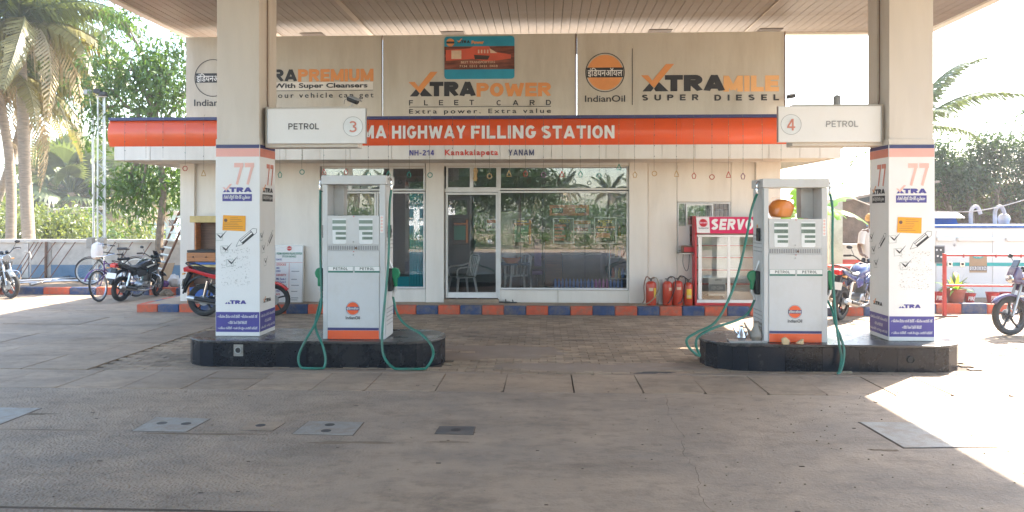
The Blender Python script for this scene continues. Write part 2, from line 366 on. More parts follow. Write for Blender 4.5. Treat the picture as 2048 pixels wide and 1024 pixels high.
def disc(pl, ca, cb, r, m, parent, name='print', d=.002, n=36): return decal(pl, [(ca+r*math.cos(2*math.pi*k/n), cb+r*math.sin(2*math.pi*k/n)) for k in range(n)], m, parent, name, d)
HINDI = "इंिडयनऑयल"
def roundel(pl, ca, cb, r, parent, fill='orange_dull', band='ink', under=True, d=.002, lab='IndianOil', word_h=.36, tcol='white_sheet'):
    ring(pl, ca, cb, r*.96, r, band, parent, 'emblem_ring', d)
    disc(pl, ca, cb, r*.9, fill, parent, 'emblem_disc', d)
    rect(pl, ca-r*.93, cb-r*.25, ca+r*.93, cb+r*.25, band, parent, 'emblem_band', d+.002)
    text(HINDI, pl, ca-r*.88, cb-r*.24, ca+r*.88, cb+r*.24, tcol, parent, 'lettering', .012, d=d+.004)
    if under: text(lab, pl, ca-r*1.02, cb-r*1.5, ca+r*1.02, cb-r*(1.5-word_h), 'ink', parent, 'lettering', .012, d=d)
def xtra(pl, a, b, h, parent, dark, chk, tail=None, tailw=0, tailm=None, d=.003, traw=3.67):
    """logo: a,b = left foot of the X, h = capital height"""
    q = lambda pts: [(a+u*h, b+v*h) for u, v in pts]
    decal(pl, q([(0, 1), (.44, 1), (.69, .66), (1.53, 1.69), (2.03, 1.69), (.80, .22)]), chk, parent, 'tick_mark', d+.001)
    decal(pl, q([(.09, 0), (.52, .50), (.78, .20), (.62, 0)]), dark, parent, 'lettering', d)
    decal(pl, q([(.80, .16), (1.10, .58), (1.69, 0), (1.27, 0), (.90, .0)]), dark, parent, 'lettering', d)
    sign('TRA', pl, a+1.47*h, b, a+(1.47+traw)*h, b+h, dark, parent, .29, .04, d=d, split=h > .2)
    if tail: text(tail, pl, a+(1.5+traw)*h, b, a+(1.5+traw)*h+tailw, b+h, tailm, parent, 'lettering', .05, d=d)

# block capitals drawn as strokes, for bold sign lettering
def _arc(cx, cy, rx, ry, a0, a1, n=9): return [(cx+rx*math.cos(R(a0+(a1-a0)*i/n)), cy+ry*math.sin(R(a0+(a1-a0)*i/n))) for i in range(n+1)]
def glyph(ch, t):
    """strokes (centre lines) in a cell w x 1, stroke width t; returns width, strokes"""
    h = t/2; lo, hi = h, 1-h; w = .72+t*.25; r = w-h; m = .5
    if ch in 'I1': return (t if ch == 'I' else .5), ([[(h, 0), (h, 1)]] if ch == 'I' else [[(.5-h, 0), (.5-h, 1)], [(0, .72), (.5-h, .92)]])
    if ch == 'A': W = w+.1; return W, [[(h*.9, 0), (W/2, 1)], [(W-h*.9, 0), (W/2, 1)], [(W*.26, .28), (W*.74, .28)]]
    if ch == 'B': return w, [[(h, 0), (h, 1)], [(t, hi)]+_arc(w-.26, .75-h*.3, .26-h, .25-h*.7, 90, -90)+[(t, m)], [(t, m)]+_arc(w-.27, .25+h*.3, .27-h, .25-h*.7, 90, -90)+[(t, lo)]]
    if ch == 'C': return w, [_arc(w/2, m, w/2-h, m-h, 42, 318, 16)]
    if ch == 'G': return w, [_arc(w/2, m, w/2-h, m-h, 42, 320, 16)+[(r, .47)], [(w*.55, .44), (w, .44)]]
    if ch in 'O0': return w+.04, [_arc((w+.04)/2, m, (w+.04)/2-h, m-h, 90, 450, 22)]
    if ch == 'D': return w, [[(h, 0), (h, 1)], [(t, hi)]+_arc(w*.45, m, w*.55-h, m-h, 90, -90, 12)+[(t, lo)]]
    if ch == 'E': return w*.88, [[(h, 0), (h, 1)], [(t, hi), (w*.88, hi)], [(t, m), (w*.82, m)], [(t, lo), (w*.88, lo)]]
    if ch == 'F': return w*.84, [[(h, 0), (h, 1)], [(t, hi), (w*.84, hi)], [(t, m), (w*.76, m)]]
    if ch == 'H': return w, [[(h, 0), (h, 1)], [(r, 0), (r, 1)], [(t, m), (w-t, m)]]
    if ch == 'K': return w, [[(h, 0), (h, 1)], [(t*.8, .38), (w-h*.9, 1)], [(w*.36, .55), (w-h*.7, 0)]]
    if ch == 'L': return w*.82, [[(h, 0), (h, 1)], [(t, lo), (w*.82, lo)]]
    if ch == 'M': W = w+.18; return W, [[(h, 0), (h, 1)], [(W-h, 0), (W-h, 1)], [(h, 1-h*.3), (W/2, .12)], [(W-h, 1-h*.3), (W/2, .12)]]
    if ch == 'N': return w, [[(h, 0), (h, 1)], [(r, 0), (r, 1)], [(h*1.1, .97), (w-h*1.1, .03)]]
    if ch == 'P': return w*.95, [[(h, 0), (h, 1)], [(t, hi)]+_arc(w*.95-.3, .70, .3-h, .3-h, 90, -90)+[(t, .40+h)]]
    if ch == 'R': return w, [[(h, 0), (h, 1)], [(t, hi)]+_arc(w-.31, .70, .3-h, .3-h, 90, -90)+[(t, .40+h)], [(w*.5, .45), (w-h*.8, 0)]]
    if ch == 'S': return w*.94, [_arc(w*.47, .735, w*.47-h, .265-h, 28, 250, 10)+_arc(w*.47, .265+h*.35, w*.47-h, .265-h*.7, 78, -152, 10)]
    if ch == 'T': return w*.95, [[(0, hi), (w*.95, hi)], [(w*.475, 0), (w*.475, 1-t)]]
    if ch == 'U': return w, [[(h, 1)]+_arc(w/2, .36, w/2-h, .36-h, 180, 360, 10)+[(r, 1)]]
    if ch == 'V': return w, [[(h*.9, 1), (w/2, .02)], [(w-h*.9, 1), (w/2, .02)]]
    if ch == 'W': W = w+.38; return W, [[(h*.9, 1), (W*.28, 0)], [(W*.28, 0), (W/2, .9)], [(W/2, .9), (W*.72, 0)], [(W*.72, 0), (W-h*.9, 1)]]
    if ch == 'X': return w, [[(h, 1), (w-h, 0)], [(h, 0), (w-h, 1)]]
    if ch == 'Y': return w, [[(h*.9, 1), (w/2, .42)], [(w-h*.9, 1), (w/2, .42)], [(w/2, 0), (w/2, .48)]]
    if ch == '7': return w*.95, [[(0, hi), (w*.95, hi)], [(w*.95-h*1.2, 1-t*.6), (w*.28, 0)]]
    if ch == '2': return w*.85, [_arc(w*.42, .72, w*.42-h, .28-h, 160, -30, 10)+[(h, lo+.04)], [(0, lo), (w*.85, lo)]]
    if ch == '4': return w*.85, [[(w*.6, 0), (w*.6, 1)], [(w*.55, .98), (h*.8, .3)], [(0, .28), (w*.85, .28)]]
    if ch == '3': return w*.82, [_arc(w*.38, .74, w*.4-h, .26-h, 150, -85, 9), _arc(w*.38, .28, w*.44-h, .28-h, 85, -150, 9)]
    if ch == '-': return .4, [[(0, .4), (.4, .4)]]
    return .35, []
def sign(s, pl, a0, b0, a1, b1, m, parent, t=.24, gap=.10, d=.003, slant=0., split=False, depth=0.):
    x = 0; G_ = []
    for ch in s: w_, st = glyph(ch, t); G_.append((x, w_, st)); x += w_+gap
    tot = x-gap; sx_ = (a1-a0)/tot; H = b1-b0; B_ = M(); k = 0
    for (ox, w_, strokes) in G_:
        if split: B_ = M()
        for st in strokes:
            P2 = [Vector((p[0]+ox, p[1])) for p in st]; n = len(P2); L_, R_ = [], []
            for i in range(n):
                e0 = (P2[i]-P2[i-1]).normalized() if i else None; e1 = (P2[i+1]-P2[i]).normalized() if i < n-1 else None
                if e0 is None: e0 = e1
                if e1 is None: e1 = e0
                if (P2[0]-P2[-1]).length < 1e-4 and i in (0, n-1): e0 = (P2[-1]-P2[-2]).normalized(); e1 = (P2[1]-P2[0]).normalized()
                q = (e0+e1); q = q.normalized() if q.length > 1e-6 else e1; nn = Vector((-q.y, q.x)); mi = min(1.6, 1/max(.3, nn.dot(Vector((-e1.y, e1.x)))))
                L_.append(P2[i]+nn*t/2*mi); R_.append(P2[i]-nn*t/2*mi)
            z = d+.00035*(k % 4); k += 1; base = len(B_.v)
            for p in L_+R_:
                y = min(1, max(0, p.y)); B_.v.append(tuple(pl(a0+p.x*sx_+slant*H*y, b0+H*y, z)))
            B_.f += [(base+i, base+n+i, base+n+i+1, base+i+1) for i in range(n-1)]
        if split and B_.v: B_.build('letter', m, parent)
    if not split: B_.build('lettering', m, parent)
def fsign(s, xa, ya, xb, yb, m, Y, parent, t=.24, gap=.10, split=False, slant=0.):
    sign(s, FRONT(Y), PX(xa, Y), P((xa+xb)/2, yb, Y).z, PX(xb, Y), P((xa+xb)/2, ya, Y).z, m, parent, t, gap, 0., slant, split)
HAZE = .0024
# ================================================================== ground
kind(box('ground', 'earth', None, -250, 250, -120, 400, -.8, -.03), 'structure')
kind(box('forecourt_bed', 'dirt', None, -16, 12, -6, 18.2, -.0299, -.022), 'structure')
kind(box('paving_bed', 'dark_dirt', None, -16, 12, 8.31, 18.2, -.0215, -.0195), 'structure')
YA = 8.32                                    # far edge of the poured apron
crack = [(G(1335, 790).x, YA)]
for i, (x, y) in enumerate([(1345, 830), (1362, 868), (1372, 905), (1395, 950), (1405, 985), (1422, 1024), (1500, 1250)]):
    g = G(x, y); crack.append((g.x+(.02 if i % 2 else -.03), g.y))
c2 = []
for i in range(len(crack)-1):
    for k in range(6):
        t = k/6; c2.append((crack[i][0]*(1-t)+crack[i+1][0]*t+random.uniform(-.018, .018), crack[i][1]*(1-t)+crack[i+1][1]*t))
c2.append(crack[-1]); c2.append((crack[-1][0], -6))
far = [(-16+i*.35, YA+random.uniform(-.012, .012)) for i in range(0, 57)]
fl = [p for p in far if p[0] < c2[0][0]-.1]; fr = [p for p in far if p[0] > c2[0][0]+.1]
fz = lambda u, v, w_: (u, v, w_)
apron = M().prism([(-16, -6)]+[(p[0]-.0015, p[1]) for p in reversed(c2)]+[p for p in reversed(fl)], -.02, 0, fz).build('concrete_apron', 'asphalt', None)
kind(apron, 'structure')
ap2 = M().prism([(p[0]+.0015, p[1]) for p in c2[::-1]][::1]+fr+[(12, YA), (12, -6)], -.02, -.001, fz).build('concrete_apron', 'asphalt', None); kind(ap2, 'structure')
# row of cast slabs between the apron and the block paving
slabs = kind(link(bpy.data.objects.new('slab_row', None)), 'structure'); OFF['slab_row'] = Vector((0, 0, 0))
xs = [-13.2]
while xs[-1] < 11: xs.append(xs[-1]+random.uniform(.58, .78))
for a, b in zip(xs, xs[1:]):
    j = [random.uniform(-.008, .008) for _ in range(6)]
    ch = random.uniform(.02, .09); sk = -.0
    poly = [(a+.004+abs(j[0]), YA+.016+j[0]*.5), ((a+b)/2, YA+.014+j[2]), (b-.004-abs(j[1])-ch*.4, YA+.016+j[1]*.5), (b-.006, YA+.016+ch), (b-.005+j[4]*.3, YA+.5), (b-.005+j[3]*.6, YA+.975+j[3]), (a+.005+j[5]*.6, YA+.975+j[2])]
    M().prism(poly, -.02, random.uniform(-.004, .003), fz).build('concrete_slab', 'slab', slabs)
left = kind(link(bpy.data.objects.new('slab_paving', None)), 'structure'); OFF['slab_paving'] = Vector((0, 0, 0))
y = YA+1.01; r = 0
while y < 17.9:
    h = .95; x = -16+(.6 if r % 2 else 0)
    while x < -5.7:
        wd = random.uniform(1.3, 1.8); x1 = min(x+wd, -5.6)
        if x1-x > .3:
            M().prism([(x+.008, y+.008), (x1-.008, y+.008+random.uniform(-.01, .01)), (x1-.008, y+h-.008), (x+.008, y+h-.012)], -.02, random.uniform(-.006, .004), fz).build('concrete_slab', 'slab', left)
        x = x1
    y += h; r += 1
# block paving, 220 x 110 blocks in running bond
pav = kind(link(bpy.data.objects.new('block_paving', None)), 'structure')
cand = []
r = 0; y = YA+1.01
while y < 17.9:
    x = -5.58+(.11 if r % 2 else 0)
    while x < 11.5:
        if not (y > 14.68 and x < 5.2) and not (9.62 < y < 10.55 and (-4.4 < x < -1.3 or 1.95 < x < 5.1)):
            cand.append((x+.11, y+.055))
        x += .22
    y += .11; r += 1
pm = M().box(-.106, .106, -.051, .051, -.018, 0)
pme = bpy.data.meshes.new('paver'); pme.from_pydata(pm.v, [], pm.f); pme.materials.append(M_['paver'])
cand.sort(key=lambda p: (p[0]**2+p[1]**2) if abs(p[0]+.4) < p[1]*.66 else 999)
for x, y in cand[:300]:
    o = link(bpy.data.objects.new('paver', pme)); o.parent = pav; o.location = (x, y, random.uniform(-.005, .002)); o.rotation_euler = (random.uniform(-.012, .012), random.uniform(-.01, .01), random.uniform(-.02, .02))
b = M()
for x, y in cand[300:]:
    z = random.uniform(-.005, .002); b.box(x-.106, x+.106, y-.051, y+.051, -.018, z)
o = b.build('paver', 'paver', None); o.parent = pav; o['kind'] = 'stuff'
# dust drifted over the paving in front of the shop: low irregular patches
def patch(name, cx, cy, rx, ry, m, z=.004, n=40, st=.35, sm=0):
    pts = []; ph = [random.uniform(0, 6.28) for _ in range(5)]
    for k in range(n):
        t = 2*math.pi*k/n; q = 1+st*sum(math.sin((i+2)*t+ph[i])/(i+2) for i in range(5)); pts.append((cx+rx*q*math.cos(t), cy+ry*q*math.sin(t)))
    bm = M(); nn = len(pts); bm.add([(cx, cy, z)]+[(cx+(a-cx)*.8, cy+(c_-cy)*.8, z*.9) for a, c_ in pts]+[(a, c_, -.006) for a, c_ in pts],
       [(0, 1+k, 1+(k+1) % nn) for k in range(nn)]+[(1+k, nn+1+k, nn+1+(k+1) % nn, 1+(k+1) % nn) for k in range(nn)])
    return kind(bm.build(name, m, None, smooth=True), 'stuff')
mk('dust', (.29, .215, .155), .95, var=.12, scale=3, bump=.5, bscale=60)
for (x, y, rx, ry) in [(900, 712, 1.1, .35), (1010, 700, .8, .5), (1190, 735, 1.5, .22), (640, 742, 2.4, .10), (1500, 750, 1.6, .07), (1330, 730, .6, .16)]:
    g = G(x, y); patch('drifted_dust', g.x, g.y, rx, ry, 'dust')
g = G(250, 1019); patch('dirt_line', g.x-.4, g.y, 2.0, .018, 'dark_dirt', z=.0025, st=.3)  # flat dark strip drawn in place of a step edge in the apron
g = G(100, 860); patch('dirt_line', g.x, g.y, .5, .012, 'dirt', z=.0025, st=.5)
# kerbed shop platform and painted kerb blocks
YK = 14.8; KZ = .155
XL = G(282, 622).x; XR = G(1512, 630).x
kind(box('shop_plinth', 'slab', None, XL+.13, 6.2, YK+.13, 22, -.02, KZ-.003), 'structure')
def kerb(name, pts, start, L=.42, z=KZ, wd=.13, clean=True):
    root = kind(link(bpy.data.objects.new(name, None)), 'structure'); OFF[root.name] = Vector((0, 0, 0)); i = start
    for (x0, y0), (x1, y1) in zip(pts, pts[1:]):
        d = Vector((x1-x0, y1-y0, 0)); n = max(1, round(d.length/L)); d.normalize(); nn = Vector((-d.y, d.x, 0)); step = math.hypot(x1-x0, y1-y0)/n
        for k in range(n):
            p = Vector((x0, y0, 0))+d*(k*step+.003); q = p+d*(step-.006); dz = random.uniform(-.008, .006)
            a, b_, c_, e = p, q, q+nn*wd, p+nn*wd
            bm = M().prism([(v.x, v.y) for v in (a, b_, c_, e)], -.02, z+dz, fz)
            bm.build('kerb_block', ['kerb_orange', 'kerb_blue'][i % 2], root, bevel=.018); i += 1
    return root
kerb('shop_kerb', [(XL, YK), (6.35, YK)], 0)
kerb('platform_end_kerb', [(XL, YK+6), (XL, YK+.14)], 1)
gl = G(-60, 592); gl2 = G(358, 590)
kerb('boundary_kerb', [(gl.x-3, 17.95), (XL-.1, 17.95)], 1, .62, .17, .15)
kerb('generator_kerb', [(6.45, 15.25), (7.0, 15.25), (16, 15.25)], 0, .47, .19, .15)
kind(box('left_pavement', 'dirt', None, -24, XL, 18.1, 21.5, -.02, .15), 'structure')
kind(box('generator_platform', 'dirt', None, 6.36, 20, 15.4, 24, -.02, .17), 'structure')

# ---------------------------------------------------------------- covers set into the apron
def cover(label, quad, m, frame=.02, holes=(), rot=0):
    pts = [G(*q) for q in quad]; c = sum(pts, Vector())/4
    t = thing('access_cover', label, 'cover', (c.x, c.y, 0), group='metal access covers in the forecourt')
    f = lambda s: [(c.x+(p.x-c.x)*s, c.y+(p.y-c.y)*s) for p in pts]
    M().prism(f(1.035), -.015, .0015, fz).build('rim', 'dark_dirt', t)
    M().prism(f(1.0), .0, .006, fz).build('plate', m, t, bevel=.003)
    for (u, v) in holes:
        p = (pts[0]*(1-u)+pts[1]*u)*(1-v)+(pts[3]*(1-u)+pts[2]*u)*v
        q = M().lathe([(.045, .0055), (.045, .0075), (.03, .0076), (.012, .0072)], (p.x, p.y, 0), 16).build('lifting_hole', 'black', t)
    return t
cover('large pale steel cover cut off by the left edge of the photo', [(-95, 848), (0, 849), (82, 817), (-60, 815)], 'plate')
cover('pale rectangular cover with two dark holes, left of the small square cover', [(265, 862), (372, 864), (420, 838), (312, 835)], 'plate', holes=((.3, .55), (.75, .55)))
cover('small dusty square cover with one hole between the two larger covers', [(478, 860), (545, 862), (570, 846), (500, 844)], 'slab', holes=((.45, .55),))
cover('grey square cover with two holes and scuffs below the left pump', [(585, 868), (705, 871), (727, 845), (618, 843)], 'plate', holes=((.45, .72), (.5, .25)))
cover('small dark cover standing alone in the middle of the apron', [(870, 868), (946, 870), (950, 854), (880, 853)], 'plate_dark', holes=((.5, .5),))
cover('large shiny plate half in sunshine on the right of the apron', [(1808, 896), (1992, 894), (1880, 846), (1720, 845)], 'plate')
# broken lips of concrete round the covers, oil stains and grit
for (x, y, rx, ry, m) in [(700, 885, .35, .05, 'dirt'), (900, 884, .22, .02, 'dirt'), (400, 868, .5, .03, 'dirt'),
                          (60, 828, .3, .03, 'dirt'), (1770, 900, .15, .02, 'dirt'), (1310, 745, .25, .05, 'stain'), (470, 757, .4, .03, 'dirt')]:
    g = G(x, y); patch('oil_stain' if m == 'stain' else 'dirt_patch', g.x, g.y, rx, ry, m, z=.0025, st=.6)
b = M()
for i in range(420):
    x = random.uniform(-4.5, 5.5); y = random.uniform(4.6, 9.4)
    s_ = random.uniform(.003, .011); b.ball((x, y, s_*.3), s_, 5, 3, (1, .8, .5))
kind(b.build('grit', 'straw', None), 'stuff')
b = M()
for i in range(55):
    x = random.uniform(-4.5, 5.5); y = random.uniform(4.6, 9.4); s_ = random.uniform(.006, .02)
    b.box(x-s_, x+s_, y-s_*.4, y+s_*.4, .001, .004)
kind(b.build('litter', 'dark_dirt', None), 'stuff')

# ================================================================== shop building
YW = 15.4; YF = 14.0; BZ = KZ
shop = thing('filling_station_shop', 'long low white shop with orange fascia reading highway filling station', 'building', (PX(950, YW), YW, 0))
def wx(x, Y=YW): return P(x, 428, Y).x
def wz(y, Y=YW, x=1000): return P(x, y, Y).z
def wall(x0, x1, y0, y1, m='white_clad', name='wall_panel', Y=YW, dp=.12, parent=None, bev=.004):
    return box(name, m, parent or shop, wx(x0, Y), wx(x1, Y), Y, Y+dp, wz(y1, Y), wz(y0, Y), bev)
ZT = 2.96
def wallz(x0, x1, z0, z1, m='white_clad', name='wall_panel', Y=YW, dp=.12, bev=.004):
    return box(name, m, shop, wx(x0, Y)+.003, wx(x1, Y)-.003, Y, Y+dp, z0, z1, bev)
zb = BZ
# panels (facade cladding sheets), left to right
wallz(360, 389, zb, ZT, Y=YW-.06); wallz(389, 468, zb, ZT); wallz(468, 543, zb, ZT); wallz(543, 640, zb, ZT, Y=YW-.05)
wallz(851, 888, zb, ZT, Y=YW-.05); wallz(1258, 1296, zb, ZT, Y=YW-.05)
wallz(1296, 1354, zb, ZT); z1, z2 = wz(505), wz(404)
wallz(1354, 1462, zb, z1); wallz(1354, 1462, z2, ZT)
wallz(1462, 1512, zb, ZT); wallz(1512, 1562, zb, ZT, Y=YW-.06)
# body behind
xl, xr = wx(362), wx(1560)
qa, qb = P(1008, 428, 19.8).x, P(1030, 428, 19.8).x; qc, qd = P(1010, 500, 19.8).z, P(1010, 440, 19.8).z
box('side_wall', 'cream_paint', shop, xl, xl+.2, YW+.13, 21, zb, ZT); box('side_wall', 'cream_paint', shop, xr-.2, xr, YW+.13, 21, zb, ZT)
box('rear_wall', 'cream_paint', shop, xl, qa-.5, 21, 21.2, zb, ZT); box('rear_wall', 'cream_paint', shop, qb+.5, xr, 21, 21.2, zb, ZT)
box('roof_slab', 'plaster', shop, PX(226, YF)+.05, 5.30, YF+.12, 21.2, 3.06, 3.25)
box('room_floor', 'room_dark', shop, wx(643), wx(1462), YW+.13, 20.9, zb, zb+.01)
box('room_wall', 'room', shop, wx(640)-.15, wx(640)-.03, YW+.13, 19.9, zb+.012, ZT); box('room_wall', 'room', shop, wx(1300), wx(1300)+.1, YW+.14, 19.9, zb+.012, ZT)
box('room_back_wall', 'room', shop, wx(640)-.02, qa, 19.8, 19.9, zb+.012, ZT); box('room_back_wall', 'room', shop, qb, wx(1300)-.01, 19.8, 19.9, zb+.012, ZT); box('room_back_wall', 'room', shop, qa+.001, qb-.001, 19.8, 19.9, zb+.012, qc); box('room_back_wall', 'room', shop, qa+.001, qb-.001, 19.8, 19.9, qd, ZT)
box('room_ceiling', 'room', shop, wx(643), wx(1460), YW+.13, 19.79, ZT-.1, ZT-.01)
# soffit and its panels
xs = [PX(228, YF)+.02+i*.95 for i in range(14)]
for a in xs:
    if a < 5.25: box('soffit_panel', 'cream_paint', shop, a+.004, min(a+.946, 5.27), YF+.13, YW-.07, 2.905, 2.925)
# white lower fascia in panels
zb0, zb1, zb2, zb3 = 2.885, wz(290, YF), wz(238, YF), wz(231.5, YF)
x = PX(228, YF); xe = PX(1682, YF)
edges = [x]+[PX(v, YF) for v in (300, 432, 572, 605, 640, 700, 783, 890, 1000, 1103, 1212, 1324, 1390, 1460, 1538, 1600, 1640)]+[xe]
for a, b_ in zip(edges, edges[1:]): box('fascia_panel', 'white_clad', shop, a+.003, b_-.003, YF+random.uniform(0, .006), YF+.1, zb0, zb1-.002, .003)
# convex orange band, sheets end to end
x0 = PX(218, YF); xe2 = PX(1600, YF)
prof = [(YF+.10, zb1)]+[(YF+.02-.07*math.sin(math.pi*t/10), zb1+(zb2-zb1)*t/10) for t in range(11)]+[(YF+.10, zb2)]
es = [x0+i*(xe2-x0)/6 for i in range(7)]
for a, b_ in zip(es, es[1:]): M().prism(prof, a+.001, b_-.001, lambda u, v, w_: (w_, u, v)).build('fascia_sheet', 'orange', shop, smooth=True)
box('fascia_cap', 'navy', shop, x0, xe2, YF-.03, YF+.12, zb2+.002, zb3, .006)
box('fascia_return', 'white_clad', shop, xe2+.004, xe-.02, YF+.01, YF+.1, zb1+.002, zb3-.25)
box('fascia_return', 'orange', shop, x0, x0+.04, YF+.11, YF+2.2, zb1, zb2); box('fascia_return', 'white_clad', shop, PX(228, YF), PX(228, YF)+.05, YF+.11, 21, zb0, zb1-.01)
box('fascia_return', 'white_clad', shop, xe-.05, xe, YF+.11, 21, zb0, zb1-.01)
box('parapet', 'plaster', shop, x0+.05, xe-.06, YF+.13, YF+.25, 3.252, zb2-.02)
# lettering of the band
LP = PL((0, YF-.052, 0), (1, 0, 0), (0, 0, 1))
def ftext(s, xa, ya, xb, yb, m, Y, parent, bold=.02, space=1., d=0.):
    pl = FRONT(Y); return text(s, pl, PX(xa, Y), P((xa+xb)/2, yb, Y).z, PX(xb, Y), P((xa+xb)/2, ya, Y).z, m, parent, 'lettering', bold, space, d)
for s, a, b_ in (('PADMA', 655, 773), ('HIGHWAY', 784, 931), ('FILLING', 942, 1072), ('STATION', 1083, 1229)):
    fsign(s, a, 251, b_, 277, 'white_sheet', YF-.062, shop, .225, .13, True)
fsign('NH-214', 819, 300, 868, 311, 'navy_print', YF-.006, shop, .19, .2)
ftext('Kanakalapeta', 890, 299, 996, 314, 'red_print', YF-.006, shop, .03, 1.2); fsign('YANAM', 1017, 299, 1068, 311, 'navy', YF-.006, shop, .19, .2)
# ---- windows
def frame(root, x0, x1, y0, y1, t=3.5, m='white_metal', Y=YW, name='window_frame', glass='glass', gname='pane'):
    """a framed opening; t = frame width in photo px"""
    b = M(); X0, X1, Z0, Z1 = wx(x0, Y), wx(x1, Y), wz(y1, Y), wz(y0, Y); q = t/101.
    b.box(X0, X1, Y, Y+.07, Z0, Z0+q).box(X0, X1, Y, Y+.07, Z1-q, Z1).box(X0, X0+q, Y+.001, Y+.069, Z0+q, Z1-q).box(X1-q, X1, Y+.001, Y+.069, Z0+q, Z1-q)
    f = b.build(name, m, root, bevel=.004)
    if glass: box(gname, glass, f, X0+q, X1-q, Y+.03, Y+.036, Z0+q, Z1-q)
    return f
def win(name, label): return None
box('window_head', 'cream_paint', shop, wx(641), wx(850), YW-.02, YW+.1, wz(333), ZT); box('window_head', 'cream_paint', shop, wx(889), wx(1257), YW-.03, YW+.1, wz(333), ZT)
for a, b_ in ((643, 700), (700, 782), (782, 850)): frame(shop, a, b_, 333, 381)
frame(shop, 643, 752, 383, 578); frame(shop, 753, 850, 383, 578)
wallz(642, 851, zb, wz(579), name='sill_panel')
for a, b_ in ((892, 943), (943, 996)): frame(shop, a, b_, 332, 378)
wall(889, 998, 377, 384, 'white_metal', 'door_head', dp=.1)
door = frame(shop, 891, 996, 385, 596, 4.5, Y=YW+.01, name='door')
box('kick_rail', 'white_metal', door, wx(896), wx(992), YW-.002, YW+.075, wz(596), wz(585)); box('threshold', 'slab', shop, wx(889), wx(998), YW-.12, YW+.1, BZ, wz(598))
d_ = M().ball((wx(980), YW-.03, wz(483)), .045, 12, 8, (1, .4, 1)); d_.build('lock', 'alu', door, smooth=True)
frame(shop, 998, 1257, 332, 380); frame(shop, 998, 1257, 382, 579)
for xx in (1041, 1085, 1170): box('glass_joint', 'black', shop, wx(xx)-.004, wx(xx)+.004, YW+.024, YW+.046, wz(575), wz(386))
box('mullion', 'white_metal', shop, wx(996.3), wx(999.7), YW-.012, YW+.08, zb, wz(332))
wallz(999.5, 1116, zb, wz(580), name='sill_panel'); wallz(1116, 1258, zb, wz(580), name='sill_panel')
box('window_head', 'white_metal', shop, wx(889), wx(1257), YW-.05, YW-.031, wz(331.5), wz(325), .004)
box('window_head', 'white_metal', shop, wx(641), wx(850), YW-.05, YW-.022, wz(331.5), wz(325), .004)
# curtain and blinds
b = M()
for i in range(12):
    a0 = wx(817)+i*.028; b.box(a0, a0+.027, YW+.12+.02*(i % 2), YW+.15+.02*(i % 2), wz(576), wz(384))
b.build('curtain', 'curtain', shop)
box('curtain_base', 'curtain', shop, wx(765), wx(816), YW+.14, YW+.15, wz(576), wz(555))
for i in range(4): box('blind_strip', 'blind', shop, wx(650+i*20), wx(668+i*20), YW+.5, YW+.51, wz(384), wz(340))
# right service window with grille
fr = frame(shop, 1355, 1461, 405, 504, 2.5); frame(fr, 1372, 1427, 408, 452, 3, Y=YW-.03, name='sash')
b = M()
for i in range(13):
    xx = wx(1359)+i*(wx(1457)-wx(1359))/12; b.tube([(xx, YW+.05, wz(503)), (xx, YW+.05, wz(407))], .006, 5)
for yy in (420, 438, 470): b.tube([(wx(1356), YW+.055, wz(yy)), (wx(1460), YW+.055, wz(yy))], .006, 5)
b.build('grille', 'wire', fr)
box('counter_screen', 'white_sheet', fr, wx(1358), wx(1380), YW+.02, YW+.028, wz(500), wz(452))

# things inside the shop seen through the glass
t = thing('office_desk', 'dark desk inside the shop behind the big window', 'desk', (wx(1040), 17.6, zb))
box('desk_top', 'wood_brown', t, wx(1000), wx(1090), 17.3, 18.0, .88, .92); box('desk_front', 'poster_dark', t, wx(1002), wx(1088), 17.95, 17.98, .18, .88)
for a in (1003, 1083): box('leg', 'black', t, wx(a), wx(a)+.05, 17.35, 17.9, zb+.012, .88)
t = thing('display_counter', 'dark counter with pale top inside the right part of the shop', 'counter', (wx(1180), 17.6, zb))
box('counter_body', 'room_dark', t, wx(1130), wx(1215), 17.4, 18.1, zb+.012, 1.0); box('counter_top', 'shelf_white', t, wx(1128), wx(1217), 17.36, 18.12, 1.0, 1.03)
t = thing('shelf_rack', 'tall shelf rack with goods at the right end inside the shop', 'shelf', (wx(1240), 17.0, zb))
for z in (.5, .95, 1.4, 1.8): box('shelf', 'shelf_white', t, wx(1215, 17), wx(1262, 17), 16.8, 17.2, z, z+.025)
for a in (1216, 1260): box('upright', 'steel', t, wx(a, 17), wx(a, 17)+.03, 16.8, 17.2, zb+.012, 1.9)
for i, (z, k) in enumerate(((.525, 5), (.975, 6), (1.425, 5))):
    for j in range(k):
        tag(M().lathe([(.035, 0), (.035, .14), (.015, .18), (.015, .21)], (wx(1219, 17)+.07*j, 16.95, z), 8).build('oil_bottle', ['bottle_blue', 'poster_red', 'shelf_white', 'yellow'][(i+j) % 4], None, smooth=True), 'small goods bottle on the shelf rack inside the shop', 'bottle', 'bottles on the rack inside the shop')
t = thing('office_chair', 'dark office chair inside the shop behind the counter glass', 'chair', (wx(1075), 17.0, zb))
box('backrest', 'purple', t, wx(1066), wx(1082), 17.2, 17.28, .75, 1.35, .02); box('seat', 'purple', t, wx(1062), wx(1086), 16.75, 17.2, .6, .68, .02)
M().tube([(wx(1074), 17, zb+.012), (wx(1074), 17, .6)], .03).build('leg', 'black', t); 
